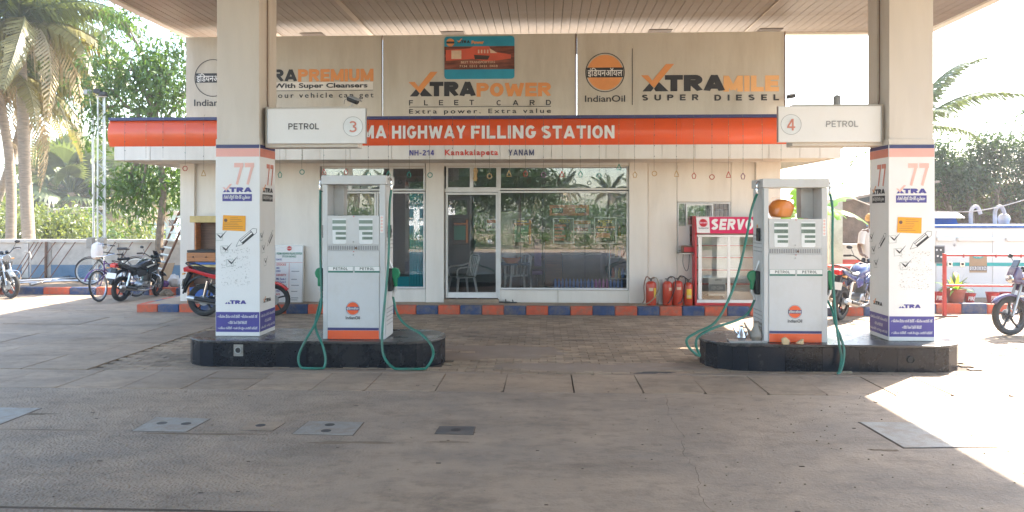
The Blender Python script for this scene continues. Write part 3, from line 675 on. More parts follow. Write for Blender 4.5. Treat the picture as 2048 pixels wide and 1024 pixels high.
def plastic_chair(label, x, y, rz, z=zb+.011):
    t = thing('plastic_chair', label, 'chair', (x, y, z), rz, world=False)
    M().prism([(-.22, -.2), (.22, -.2), (.2, .2), (-.2, .2)], .42, .445, fz).build('seat', 'plastic_white', t, bevel=.01)
    for sx in (-1, 1):
        for sy in (-1, 1): M().tube([(.25*sx, .24*sy, 0), (.2*sx, .18*sy, .42)], [.022, .028], 6).build('leg', 'plastic_white', t)
        tube('armrest', 'plastic_white', t, [(.21*sx, -.2, .44), (.25*sx, -.2, .62), (.25*sx, .1, .66), (.22*sx, .24, .7)], .018, 6, 4)
    bk = M()
    for i in range(5): bk.tube([(-.16+.08*i, .19, .44), (-.17+.085*i, .29, .86)], .014, 5)
    bk.tube([(-.2, .19, .44), (-.21, .29, .84), (-.12, .3, .9), (.12, .3, .9), (.21, .29, .84), (.2, .19, .44)], .02, 6); bk.build('backrest', 'plastic_white', t)
    return t
plastic_chair('white plastic armchair just inside the glass door', wx(925, 16.1), 16.1, R(-60))
plastic_chair('white plastic chair half hidden behind the desk in the shop', wx(1035, 16.6), 16.6, R(200))
for i in range(19):
    tag(M().lathe([(.025, 0), (.027, .02), (.027, .12), (.011, .15), (.012, .175)], (wx(1111)+i*.0735, YW+.25, wz(577)), 10).build('water_bottle', 'bottle_pink' if i in (11, 12, 13, 14) else 'bottle_blue', None, smooth=True),
        'small %s drink bottle in the row along the foot of the big window' % ('pink' if i in (11, 12, 13, 14) else 'blue'), 'bottle', 'bottles lined up inside the window')
tag(box('window_shelf', 'shelf_white', None, wx(1105), wx(1256), YW+.18, YW+.34, wz(577)-.02, wz(577)-.001), 'narrow pale shelf carrying the row of bottles inside the window', 'shelf')
t = thing('steel_table', 'low table with a basin inside the shop window', 'table', (wx(1020), 16.3, zb))
box('table_top', 'blue_table', t, wx(1002, 16.3), wx(1060, 16.3), 16.0, 16.6, .85, .88)
for a in (1004, 1056): box('leg', 'black', t, wx(a, 16.3), wx(a, 16.3)+.04, 16.05, 16.5, zb+.012, .85)
tag(M().lathe([(.12, 0), (.2, .1), (.21, .12), (.19, .12), (.11, .02)], (wx(1024, 16.3), 16.2, .881), 20).build('basin', 'poster_orange', None, smooth=True), 'orange basin on the table inside the shop', 'basin')
tag(M().ball((wx(1018, 16.3), 16.35, .881+.16), .16, 12, 8, (1, .8, 1)).build('plastic_bag', 'plastic_white', None, smooth=True), 'white plastic bag on the table inside the shop', 'bag')
# posters fixed behind the glass
def poster(label, x0, x1, y0, y1, base, lines, border=None, Y=YW+.06):
    t = thing('window_poster', label, 'poster', (wx((x0+x1)/2, Y), Y, wz(y1, Y))); pl = FRONT(Y)
    box('sheet', base, t, wx(x0, Y), wx(x1, Y), Y, Y+.004, wz(y1, Y), wz(y0, Y))
    for (s, a, b_, ya, yb, m) in lines: 
        if s: text(s, pl, wx(a, Y), wz(yb, Y), wx(b_, Y), wz(ya, Y), m, t, 'lettering', .03)
        else: rect(pl, wx(a, Y), wz(yb, Y), wx(b_, Y), wz(ya, Y), m, t, 'print', .002)
    if border:
        for (a, b_, ya, yb) in ((x0, x1, y0, y0+2), (x0, x1, y1-2, y1), (x0, x0+2, y0+2, y1-2), (x1-2, x1, y0+2, y1-2)): box('border', border, t, wx(a, Y), wx(b_, Y), Y-.008, Y-.001, wz(yb, Y), wz(ya, Y))
    return t
poster('white framed price poster with yellow heading, left of two in the big window', 1106, 1148, 436, 487, 'poster_dark', [('POLICY', 1118, 1140, 439, 445, 'yellow')]+[(None, 1109, 1132-(i % 3)*4, 449+i*7, 453+i*7, 'poster_red') for i in range(5)], 'white_sheet')
poster('white framed poster with yellow and orange text at the right of the big window', 1188, 1233, 434, 487, 'poster_dark', [('PRICES', 1196, 1224, 440, 446, 'yellow'), (None, 1192, 1230, 453, 456, 'poster_orange'), ('PETROL', 1196, 1216, 458, 464, 'yellow'), (None, 1193, 1220, 466, 475, 'poster_red'), (None, 1205, 1212, 446, 452, 'yellow')], 'white_sheet')
poster('black and orange arched display sign in the left of the big window', 1025, 1065, 438, 492, 'poster_dark', [(None, 1029, 1056, 452, 484, 'green_print'), (None, 1028, 1060, 446, 449, 'poster_orange'), (None, 1058, 1062, 440, 488, 'poster_orange'), (None, 1034, 1054, 441, 444, 'yellow')], Y=YW+.3)
poster('arched dark display sign seen through the glass door', 905, 938, 436, 490, 'poster_dark', [(None, 908, 931, 452, 480, 'green_print'), (None, 908, 936, 446, 449, 'poster_orange'), (None, 932, 936, 440, 486, 'poster_orange')], Y=YW+.3)
poster('orange and white notice on the glass beside the door lock', 973, 994, 438, 461, 'white_sheet', [(None, 974, 993, 439, 446, 'poster_red'), ('24 hrs', 976, 991, 450, 458, 'ink')], Y=YW+.3)
poster('red oil banner with two oval badges high in the big window', 1099, 1178, 410, 431, 'poster_red', [(None, 1104, 1126, 416, 426, 'ink'), (None, 1150, 1172, 416, 426, 'ink'), ('SERVO', 1106, 1124, 418, 424, 'white_sheet'), ('SERVO', 1152, 1170, 418, 424, 'white_sheet')], Y=YW+.5)
poster('white and orange notice hanging behind the framed price poster', 1132, 1182, 440, 466, 'white_sheet', [(None, 1133, 1181, 441, 448, 'poster_orange'), ('Services', 1140, 1176, 452, 462, 'poster_red')], Y=YW+.7)
tag(box('room_cabinet', 'shelf_white', None, wx(1000, 19), wx(1045, 19), 19.2, 19.7, zb+.011, 1.95, .01), 'pale cupboard against the back wall inside the shop', 'cupboard')
tag(box('room_cabinet', 'wood_orange', None, wx(1090, 19), wx(1150, 19), 19.2, 19.7, zb+.011, 1.25, .01), 'low brown cupboard against the back wall inside the shop', 'cupboard')

# ================================================================== hoardings on the roof
YB = 14.55
def hoarding(label, x0, x1):
    X0, X1 = PX(x0, YB), PX(x1, YB); t = thing('hoarding', label, 'billboard', ((X0+X1)/2, YB, 3.25), group='beige hoardings on the shop roof')
    zt = wz(67, YB, 1150)
    box('board', 'banner', t, X0, X1, YB, YB+.02, 3.55, zt)
    b = M()
    for a in np.linspace(X0+.05, X1-.05, 4): b.tube([(a, YB+.05, 3.251), (a, YB+.05, zt-.02)], .025, 6)
    for z in (3.9, 4.6, zt-.06): b.tube([(X0+.02, YB+.05, z), (X1-.02, YB+.05, z)], .022, 6)
    b.build('support_frame', 'steel', t)
    box('edge_strip', 'wood_brown', t, X1-.012, X1+.004, YB-.012, YB-.001, 3.6, zt)
    return t
def bz(y, x=1150): return P(x, y, YB).z
bx_ = lambda x: PX(x, YB)
PB = FRONT(YB-.002)
h1 = hoarding('left hoarding advertising premium petrol, partly behind the left column', 372, 765)
roundel(PB, bx_(426), bz(156, 426), 38/107., h1, fill='banner', word_h=.36)
fsign('EXTRA', 478, 139, 594, 163, 'ink', YB-.004, h1, .25, .06, True); fsign('PREMIUM', 596, 138, 747, 163, 'orange_dull', YB-.004, h1, .25, .07, True)
rect(PB, bx_(480), bz(180, 650), bx_(746), bz(164, 650), 'white_clad', h1, 'print', .001); box('rule', 'ink', h1, bx_(480), bx_(746), YB-.006, YB-.001, bz(181.5, 650), bz(180.7, 650))
ftext('With Super Cleansers', 547, 166, 735, 178.5, 'ink', YB-.006, h1, .03); ftext('The best your vehicle can get', 450, 185.5, 747, 199, 'ink', YB-.004, h1, .012, 1.35)
h2 = hoarding('middle hoarding for the fleet card with a picture of a card', 765.7, 1152.2)
def logo_px(px, py, h): return bx_(px), bz(py, px), h/107.
a, b_, h = logo_px(817, 193, 29); xtra(PB, a, b_, h, h2, 'ink', 'orange_dull', traw=3.2)
fsign('POWER', 953, 165.5, 1102, 193, 'orange_dull', YB-.005, h2, .25, .07, True)
fsign('FLEET', 818, 200, 948, 210.5, 'ink', YB-.005, h2, .17, 1.75, True); fsign('CARD', 993, 200, 1102, 210.5, 'ink', YB-.005, h2, .17, 1.7, True)
box('rule', 'ink', h2, bx_(818), bx_(1102), YB-.006, YB-.001, bz(214, 960), bz(213, 960)); ftext('Extra power. Extra value', 818, 217.5, 1102, 229.5, 'ink', YB-.005, h2, .015, 1.4)
X0, X1, Z0, Z1 = bx_(889), bx_(1029), bz(158, 960), bz(73, 960)
cp = []
for (cx, cz, a0) in ((X1-.06, Z1-.06, 0), (X0+.06, Z1-.06, 90), (X0+.06, Z0+.06, 180), (X1-.06, Z0+.06, 270)):
    for k in range(6): t_ = R(a0+18*k); cp.append((cx+.06*math.cos(t_), cz+.06*math.sin(t_)))
M().prism(cp, YB-.02, YB-.002, lambda u, v, w_: (u, w_, v)).build('card_panel', 'card_blue', h2)
PC = FRONT(YB-.021)
rect(PC, X0+.001, bz(139, 960), X1-.001, bz(93, 960), 'card_mid', h2, 'print', .001)
decal(PC, [(bx_(x), bz(y, 960)) for x, y in ((892, 100), (940, 97), (947, 93), (978, 93), (985, 104), (1022, 110), (1022, 118), (975, 124), (945, 118), (892, 122))], 'poster_red', h2, 'print', .002)
decal(PC, [(bx_(x), bz(y, 960)) for x, y in ((903, 101), (923, 101), (923, 118), (903, 118))], 'card_light', h2, 'print', .003)
decal(PC, [(bx_(x), bz(y, 960)) for x, y in ((979, 98), (984, 100), (995, 107), (981, 107))], 'card_light', h2, 'print', .003)
decal(PC, [(bx_(x), bz(y, 960)) for x, y in ((948, 110), (980, 112), (976, 120), (950, 119))], 'poster_dark', h2, 'print', .003)
for i in range(4): rect(PC, bx_(956+i*6), bz(107, 960), bx_(959+i*6), bz(100, 960), 'card_light', h2, 'print', .003)
ftext('BEST TRANSPORTERS', 922, 122, 990, 126.5, 'card_light', YB-.026, h2, .01); ftext('7134  0313  0121  0418', 919, 130, 995, 134.5, 'card_light', YB-.026, h2, .01)
disc(PC, bx_(901), bz(85, 960), .075, 'orange_dull', h2, 'print', .002); rect(PC, bx_(893), bz(87, 960), bx_(909), bz(83, 960), 'ink', h2, 'print', .003)
a, b_, h = logo_px(914, 87, 5.5); xtra(PC, a, b_, h, h2, 'ink', 'orange_dull', traw=3.3); ftext('Power', 943, 81, 968, 88, 'orange_dull', YB-.026, h2, .05)
box('gap_cover', 'wood_brown', h2, bx_(1152.4), bx_(1153.9), YB+.021, YB+.04, bz(108, 1150), bz(68, 1150))
h3 = hoarding('right hoarding with round emblem advertising super diesel', 1154, 1570)
roundel(PB, bx_(1210), bz(145, 1210), 39/107., h3, word_h=.34)
box('rule', 'ink', h3, bx_(1264), bx_(1265.3), YB-.006, YB-.001, bz(210, 1264), bz(97, 1264))
a, b_, h = logo_px(1282, 183, 32); xtra(PB, a, b_, h, h3, 'ink', 'orange_dull')
fsign('MILE', 1447, 151, 1558, 183, 'orange_light', YB-.005, h3, .28, .06, True)
fsign('SUPER', 1284, 189, 1397, 201, 'ink', YB-.005, h3, .22, .75, True); fsign('DIESEL', 1429, 189, 1558, 201, 'ink', YB-.005, h3, .22, .75, True)

# ================================================================== canopy
ZC = 5.42; YC0, YC1 = -3.0, 15.52; XC0 = PX(366, 15.1); XC1 = PX(1876, 15.1)  # unseen near end lengthened to shade the ground behind the camera
can = thing('canopy_roof', 'wide flat canopy roof with brown strip ceiling over both pump islands', 'canopy', ((XC0+XC1)/2, 10, ZC))
nst = 92; stw = (XC1-XC0-.3)/nst
pmesh = M().box(-stw/2+.004, stw/2-.004, -(YC1-YC0-.3)/2, (YC1-YC0-.3)/2, 0, .012)
pme = bpy.data.meshes.new('ceiling_panel'); pme.from_pydata(pmesh.v, [], pmesh.f); pme.materials.append(M_['ceiling'])
for i in range(nst):
    o = link(bpy.data.objects.new('ceiling_panel', pme)); o.parent = can; o.location = (XC0+.15+stw*(i+.5)-(XC0+XC1)/2, (YC0+YC1)/2-10, random.uniform(0, .003))
box('deck', 'soffit_dark', can, XC0+.1, XC1-.1, YC0+.1, YC1-.1, ZC+.03, ZC+.1)
box('roof_sheet', 'white_sheet', can, XC0+.05, XC1-.05, YC0+.05, YC1-.05, ZC+.8, ZC+.84)
for (a, b_, c_, d_) in ((XC0, XC0+.15, YC0, YC1), (XC1-.15, XC1, YC0, YC1)): box('edge_beam', 'cream_paint', can, a, b_, c_, d_, ZC-.04, ZC+.9)
for (c_, d_) in ((YC0, YC0+.15), (YC1-.15, YC1)): box('edge_beam', 'cream_paint', can, XC0+.151, XC1-.151, c_, d_, ZC-.035, ZC+.9)
for xx, yy in ((676, 0), (1557, 0), (455, 0)):
    d = ray(xx, yy); q = (ZC-EYE)/d.z; X = d.x*q
    box('cover_strip', 'ceiling_trim', can, X-(.05 if xx < 1000 else .012), X+(.05 if xx < 1000 else .012), YC0+.2, YC1-.2, ZC-.02, ZC-.003)
for xx in (625, 905, 1320, 1540): box('bracket_plate', 'soffit_dark', can, PX(xx, 15.1)-.22, PX(xx, 15.1)+.22, 14.98, 15.3, ZC-.012, ZC-.003)  # dark sheets drawing the gap shadows on the ceiling above the hoardings

# ================================================================== islands
YI = 9.56; IZ = .325; ID = 1.06
def island(label, x0, x1, yl, hole_px, tile_m='granite'):
    X0, X1 = PX(x0, YI+.45), PX(x1, YI+.45); t = thing('pump_island', label, 'kerb island', ((X0+X1)/2, YI+ID/2, 0), group='black tiled pump islands')
    rr = .48; pts = []
    yc = YI+ID/2; ry = ID/2
    for k in range(9):
        a = R(-90-180*k/8); pts.append((X0+rr+rr*math.cos(a), yc+ry*math.sin(a)))
    for k in range(9):
        a = R(90-180*k/8); pts.append((X1-rr+rr*math.cos(a), yc+ry*math.sin(a)))
    sc = lambda s: [((X0+X1)/2+(p[0]-(X0+X1)/2)*(1+s/((X1-X0)/2)), yc+(p[1]-yc)*(1+s/ry)) for p in pts]
    M().prism(sc(-.03)[::-1], -.02, IZ-.035, fz).build('core', 'dark_dirt', t)
    M().prism(sc(.008)[::-1], IZ-.032, IZ, fz).build('top_slab', 'granite_top', t, bevel=.008)
    n = len(pts)
    for i in range(n):
        p, q = Vector((*pts[i], 0)), Vector((*pts[(i+1) % n], 0)); L = (q-p).length; d = (q-p)/L; nn = Vector((d.y, -d.x, 0))
        k = max(1, round(L/.42)) if L > .5 else 1
        for j in range(k):
            a = p+d*(L*j/k+.002); b_ = p+d*(L*(j+1)/k-.002)
            M().prism([(a.x, a.y), (b_.x, b_.y), (b_.x+nn.x*.022, b_.y+nn.y*.022), (a.x+nn.x*.022, a.y+nn.y*.022)], -.01, IZ-.034, fz).build('wall_tile', tile_m, t)
    if hole_px:
        g = P(hole_px[0], hole_px[1], YI-.0); pl = FRONT(YI-.001)
        if hole_px[2]: rect(pl, g.x-.06, g.z-.075, g.x+.06, g.z+.07, 'plate', t, 'socket_plate', .004)
        M().lathe([(.045, 0), (.045, .02), (.034, .02), (.034, .004)], (g.x, YI-.004, g.z), 20, f=lambda x, y, z: (x, -z, y)).build('pipe_socket', 'steel' if hole_px[2] else 'rubber', t, smooth=True)
        disc(pl, g.x, g.z, .034, 'black', t, 'socket_hole', .012)
    return t
i1 = island('left black tiled island carrying pump 3 and a column', 384, 889, 0, (477, 700, 1))
i2 = island('right black tiled island carrying pump 4, dusty and brown at its right half', 1402, 1912, 0, (1821, 719, 0))
for (x, y, rx, ry) in ((440, 730, .12, .02), (1690, 744, .10, .04)):
    g = G(x, y); patch('mortar_crumbs', g.x, g.y-.02, rx, ry, 'straw', .012, st=.7)

# ================================================================== columns
def column(label, xf0, xf1, tel_side):
    Y = 9.92 if xf0 < 1000 else 9.88; X0, X1 = PX(xf0, Y), PX(xf1, Y); D = .56
    t = thing('canopy_column', label, 'column', ((X0+X1)/2, Y+D/2, IZ), group='square columns carrying the canopy')
    right = xf0 < 1000        # the side face that shows
    zs = PZ(xf0, 289, Y)
    box('shaft', 'cream_paint', t, X0+.005, X1-.005, Y+.005, Y+D-.005, IZ+.001, ZC-.045, .006)
    xs_ = X1 if right else X0; s = 1 if right else -1
    box('side_channel', 'cream_paint', t, xs_-s*.004, xs_+s*.02, Y+D*.55, Y+D+.02, zs+.12, ZC-.045)
    tube('conduit', 'wood_brown', t, [(xs_+s*.012, Y+D*.45, ZC-.05), (xs_+s*.012, Y+D*.45, zs+.6), (xs_+s*.02, Y+D*.47, zs+.5), (xs_+s*.012, Y+D*.45, zs+.1)], .007, 5)
    box('joint_collar', 'cream_paint', t, X0-.004, X1+.004, Y-.004, Y+D+.002, zs-.0, zs+.07, .003)
    # printed sheet wrapped round the lower shaft
    box('poster_wrap', 'white_sheet', t, X0-.006, X1+.006, Y-.006, Y+D+.004, IZ+.002, zs-.002, .004)
    faces = [(PL((X0, Y-.006, 0), (1, 0, 0), (0, 0, 1)), X1-X0, False)]
    if right: faces.append((PL((X1+.006, Y, 0), (0, 1, 0), (0, 0, 1)), D, True))
    else: faces.append((PL((X0-.006, Y+D, 0), (0, -1, 0), (0, 0, 1)), D, True))
    H = zs-.004-IZ; z = lambda v: IZ+H*v
    for pl, W, side in faces:
        rect(pl, 0, z(.982), W, z(1), 'navy', t, 'stripe'); rect(pl, 0, z(.938), W, z(.981), 'red_dull' if side else 'pink', t, 'stripe')
        sign('77', pl, W*.42, z(.79), W*.88, z(.905), 'red_dull' if side else 'pink_faint', t, .2, .12)
        xtra(pl, W*.15, z(.752), W*.11, t, 'ink' if side else 'navy_print', 'orange_dull' if side else 'pink_faint', traw=4.7)
        rect(pl, W*.15, z(.705), W*.83, z(.742), 'ink' if side else 'navy_print', t, 'print')
        text('డీజిల్ బ్రైట్ స్పార్క్ ధృవీకరణ', pl, W*.18, z(.710), W*.80, z(.737), 'white_sheet', t, 'lettering', .02, d=.005)
        # ticked boxes and pencil drawing
        for (u, v) in ((.05, .51), (.17, .445), (.30, .375)):
            tk = [(0, .3), (.12, .1), (.2, .0), (.5, .55), (.24, .18), (.2, .12), (.12, .22)]
            decal(pl, [(W*(u-.04+a*.5), z(v)+b_*.2) for a, b_ in tk], 'ink', t, 'tick_mark', .003)
            for k in range(2): ring(pl, W*(u+.02), z(v)+.02, .058+k*.008, .0605+k*.008, 'lcd', t, 'tick_box', .002, n=4, t0=R(45+6*k), t1=R(405+6*k))
        c, e = math.cos(R(40)), math.sin(R(40)); ps = (1.1*W/.56 if not side else .95)*.27; ox, oz = W*.50, z(.455)
        pr = lambda pts: [(ox+(u*c-v*e)*ps, oz+(u*e+v*c)*ps) for u, v in pts]
        decal(pl, pr([(0, .13), (.3, .0), (1.08, 0), (1.2, .13), (1.08, .26), (.3, .26)]), 'ink', t, 'pencil_outline', .002)
        decal(pl, pr([(.04, .13), (.3, .015), (.3, .245)]), 'white_sheet', t, 'pencil_tip', .003)
        decal(pl, pr([(.32, .10), (.92, .10), (.92, .17), (.32, .17)]), 'white_sheet', t, 'pencil_body', .003)
        decal(pl, pr([(.95, .015), (1.07, .015), (1.18, .13), (1.07, .245), (.95, .245)]), 'white_sheet', t, 'pencil_end', .003)
        decal(pl, pr([(.32, .2), (.92, .2), (.92, .243), (.32, .243)]), 'white_sheet', t, 'pencil_body', .003)
        if not side:
            nx0, nx1 = (W*.15, W*.68) if right else (W*.17, W*.71)
            decal(pl, [(nx0, z(.553)), (nx1-.0, z(.548)), (nx1+.004, z(.628)), (nx0+.01, z(.632))], 'notice', t, 'notice_sheet', .006)
            for k in range(7): rect(pl, nx0+(.10 if k < 3 else .02), z(.617-.009*k), nx1-.03-random.uniform(0, .08), z(.6185-.009*k), 'wood_brown', t, 'notice_line', .0075)
            disc(pl, nx0+.045, z(.605), .022, 'wood_brown', t, 'notice_emblem', .0075)
            # scraped remains of an old poster
            for k in range(240):
                u = random.uniform(.12, .78) if right else random.uniform(.2, .95); v = random.uniform(.27, .45) if k % 3 else random.choice((.365, .27, .45))+random.uniform(-.01, .01)
                s1 = random.uniform(.003, .018); s2 = random.uniform(.002, .008)
                decal(pl, [(W*u, z(v)), (W*u+s1, z(v)+s2*.5), (W*u+s1*.6, z(v)+s2), (W*u-s1*.3, z(v)+s2*.8)], random.choice(('dirt', 'vent', 'steel')), t, 'paper_scrap', .0015+.0001*(k % 9))
        xtra(pl, W*.20, z(.168), W*.085, t, 'ink' if side else 'navy_print', 'orange_dull' if side else 'white_sheet', traw=4.4)
        rect(pl, 0, z(.022), W, z(.126), 'navy_print', t, 'print')
        for (s_, u0, u1, v) in (('✓త్వరిత ఫ్యూయల్ ఫిల్స్ ✓త్వరిత ఆయిల్ చెక్', .04, .96, .098), ('✓స్పీడ్ విండ్ షీల్డ్ క్లీన్స్', .28, .72, .066), ('✓ఎక్కువ సర్వీస్ ✓అతి వేగమైన ఎయిర్ సర్వీస్', .04, .96, .036)):
            text(s_, pl, W*u0, z(v-.004), W*u1, z(v+.014), 'white_sheet', t, 'lettering', .02, d=.004)
    return t, Y, X0, X1, D
c1, Y1, X10, X11, D1 = column('left canopy column wrapped in a blue and white poster, beside pump 3', 432.5, 519, 1)
c2_, Y2, X20, X21, D2 = column('right canopy column wrapped in a blue and white poster, beside pump 4', 1778, 1868, 0)

# hanging lane signs fixed to the columns
def lane_sign(label, x0, x1, ya, yb, num, cnum, word, xw0, xw1, back):
    Y = 9.98; t = thing('lane_sign', label, 'sign', (PX((x0+x1)/2, Y), Y, PZ(x0, yb, Y)), group='lane signs on the columns')
    X0, X1 = PX(x0, Y), PX(x1, Y); Z0, Z1 = P((x0+x1)/2, yb, Y).z, P((x0+x1)/2, ya, Y).z
    box('panel', 'white_sheet', t, X0, X1, Y, Y+.05, Z0, Z1, .006)
    a0, a1 = PX(back[0], Y+.1), PX(back[1], Y+.1)
    box('case', 'cream_paint', t, a0, a1, Y+.06, Y+.3, Z0-.045, Z1+.03, .01)
    box('frame_edge', 'steel', t, X0-.006, X0-.001, Y-.002, Y+.055, Z0, Z1); box('frame_edge', 'steel', t, X1+.001, X1+.006, Y-.002, Y+.055, Z0, Z1)
    pl = FRONT(Y-.001); cx = PX(cnum, Y); cz = PZ(cnum, (ya+yb)/2+1, Y); disc(pl, cx, cz, 19/154, 'display_bg', t, 'number_disc', .002); ring(pl, cx, cz, 19/154, 19.8/154, 'vent', t, 'number_ring', .002)
    sign(num, pl, cx-.05, cz-.075, cx+.05, cz+.07, 'red_dull', t, .14, d=.005)
    sign(word, pl, PX(xw0, Y), cz-.035, PX(xw1, Y), cz+.043, 'vent' if num == '4' else 'ink', t, .15, .17, d=.004)
    return t
lane_sign('white lane sign reading PETROL 3 fixed to the left column', 535, 731, 217, 287, '3', 706, 'PETROL', 577, 638, (532, 718))
lane_sign('faded white lane sign reading PETROL 4 fixed to the right column', 1557, 1762, 212, 284, '4', 1582, 'PETROL', 1652, 1716, (1582, 1766))
def cctv(label, x, y, Y, s=1, az=0, base=.12):
    p = P(x, y, Y); t = thing('security_camera', label, 'camera', (p.x, p.y, p.z), az, world=False, group='small security cameras')
    f = lambda x_, y_, z_: (z_, y_, x_)
    M().lathe([(.03, -.09), (.036, -.08), (.036, .06), (.03, .07)], (0, 0, 0), 14, f=f).build('housing', 'black', t, smooth=True)
    M().prism([(-.042, .02), (0, .044), (.042, .02), (.042, .028), (0, .052), (-.042, .028)], -.07, .10, lambda u, v, w_: (w_, u, v)).build('sunshade', 'grey_pl', t)
    M().tube([(0, 0, -.03), (0, 0, -base)], .009, 6).build('bracket', 'steel', t); M().lathe([(.03, -base-.005), (.03, -base+.005)], (0, 0, 0), 12).build('foot', 'steel', t)
    tube('cable', 'wire', t, [(-.08, 0, 0), (-.13, 0, -.03), (-.12, 0, -base)], .003, 5, 4)
    t.rotation_euler = (0, R(18)*s, az); return t
cctv('small dark bullet camera on top of the left lane sign', 707, 201, 10.1, 1.2, R(-20), .09)
t = cctv('grey floodlight camera sticking out right of the super diesel hoarding', 1583, 193, 14.4, -.6, R(10), .1)
p = P(1674, 197, 10.15); t = thing('siren_light', 'short grey cylinder standing on top of the right lane sign', 'light', (p.x, p.y, p.z-.1))
M().lathe([(.045, -.1), (.045, .02), (.03, .04)], p, 14).build('body', 'grey_pl', t, smooth=True); tube('hook', 'grey_pl', t, [p+Vector((0, 0, .04)), p+Vector((.0, 0, .07)), p+Vector((.015, 0, .1))], .008, 5)
# ================================================================== petrol pumps
def pump(label, x0, x1, yb, side, Y=9.72):
    """x0..x1 = front face in the photo, yb = its foot; side=+1: right flank shows, -1: left flank shows"""
    X0, X1 = PX(x0, Y), PX(x1, Y); W = X1-X0; sc = W/124.; Z0 = IZ+.002
    t = thing('petrol_pump', label, 'fuel pump', ((X0+X1)/2, Y+.25, IZ), group='two-hose petrol pumps')
    X = lambda u: X0+u*sc            # u = px from front left edge
    Z = lambda v: Z0+(678-v)*sc      # v = px on the left pump
    D = .50
    b = M().box(X(0), X(9), Y, Y+D, Z0, Z(371.5)).box(X(113), X(124), Y, Y+D, Z0, Z(371.5)); b.build('frame_post', 'pump_paint', t, bevel=.004)
    box('header', 'pump_paint', t, X(-3), X(127), Y-.015, Y+D+.01, Z(371), Z(353.5), .006)
    box('inner_post', 'pump_side', t, X(9.3), X(29) if side > 0 else X(14), Y+D-.20, Y+D-.02, Z(432), Z(371.3)); 
    if side < 0: box('inner_post', 'pump_side', t, X(88), X(112.6), Y+D-.20, Y+D-.02, Z(432), Z(371.3))
    box('cabinet', 'pump_side', t, X(9.2), X(112.8), Y+.02, Y+D-.005, Z0, Z(433.5))
    for s_, xa in ((1, X1), (-1, X0)):       # flanks with embossed vents
        box('flank_panel', 'pump_side', t, xa+s_*.0005, xa+s_*.008, Y+.03, Y+D-.03, Z0+.01, Z(376), .002)
        v = M()
        for i in range(6):
            for j in range(5):
                for base in (652, 500): zz = Z(base-j*8); yy = Y+.07+i*.065; v.box(xa+s_*.0085, xa+s_*.0115, yy, yy+.04, zz, zz+.012)
        kind(v.build('vent_slots', 'vent', t), 'stuff')
    pl = FRONT(Y-.0095)
    box('display_panel', 'pump_paint', t, X(9.3), X(112.7), Y-.008, Y+.019, Z(491), Z(433), .004)
    for a in (19, 72):
        b = M(); b.prism([(X(a+28), Z(439)), (X(a), Z(439)), (X(a+.8), Z(487)), (X(a+3), Z(489)), (X(a+25), Z(489)), (X(a+28), Z(487))], Y-.0095, Y-.0115, lambda u, v, w_: (u, w_, v)); d_ = b.build('display', 'display_bg', t)
        for (va, vb, l) in ((442, 449, .5), (454, 461.5, .5), (465.5, 471, 7), (475, 480.5, 7)):
            q = box('readout', 'lcd', d_, X(a+l), X(a+27.5), Y-.0145, Y-.012, Z(vb), Z(va))
            if side < 0 or va > 460: text('00000'[:3 if l > 1 else 5] if side > 0 else '2250.00'[:4 if l > 1 else 7], FRONT(Y-.0145), X(a+l+4), Z(vb-1), X(a+26), Z(va+1.5), 'lcd_dark', d_, 'lettering', 0, d=.001)
    for (u, v, m, r_) in ((62, 435, 'red_print', .012), (61, 485.5, 'steel', .015), (61, 511, 'steel', .015), (62, 504.5, 'red_print', .01), (66, 497.5, 'wood_brown', .022)):
        M().lathe([(r_*sc*100, 0), (r_*sc*100*.8, .01)], (X(u), Y-.0095, Z(v)), 12, f=lambda x, y, z: (x, -z, y)).build('lock_button', m, t, smooth=True)
    b = M(); b.box(X(9.3), X(112.7), Y+.003, Y+.0195, Z(502.5), Z(491.5)); b.build('vent_strip', 'pump_side', t)
    b = M()
    for i in range(22): b.box(X(11+i*4.6), X(13.4+i*4.6), Y-.004, Y+.0025, Z(501), Z(493))
    kind(b.build('vent_slots', 'vent', t), 'stuff')
    box('door', 'pump_paint', t, X(9.3), X(112.7), Y-.008, Y+.019, Z0+.004, Z(503), .004)
    rect(pl, X(9.8), Z(677.5), X(112.2), Z(660.5), 'orange', t, 'stripe', .001); rect(pl, X(9.8), Z(660), X(112.2), Z(655), 'navy', t, 'stripe', .001)
    for a in (11, 64):
        s1 = rect(pl, X(a-.5), Z(546), X(a+50), Z(533.5), 'hose_green', t, 'grade_label', .001); rect(pl, X(a), Z(542.5), X(a+49.5), Z(534), 'white_sheet', t, 'grade_label', .0022)
        sign('PETROL', pl, X(a+10), Z(541), X(a+39), Z(535.5), 'lcd_dark', t, .2, .2, d=.003)
    roundel(pl, X(60), Z(617), 13.5*sc, t, 'orange', 'navy', under=False, d=.001); text('IndianOil', pl, X(46), Z(638.5), X(74), Z(632), 'ink', t, 'lettering', .012, d=.002)
    rr = FRONT(Y-.0005); rect(rr, X(114.5), Z(467), X(121), Z(433), 'white_sheet', t, 'sticker', .001)
    for k in range(5): ring(rr, X(117.7), Z(437+6.4*k), .6*sc, 2.6*sc, 'pink_faint', t, 'sticker_mark', .002, n=4)
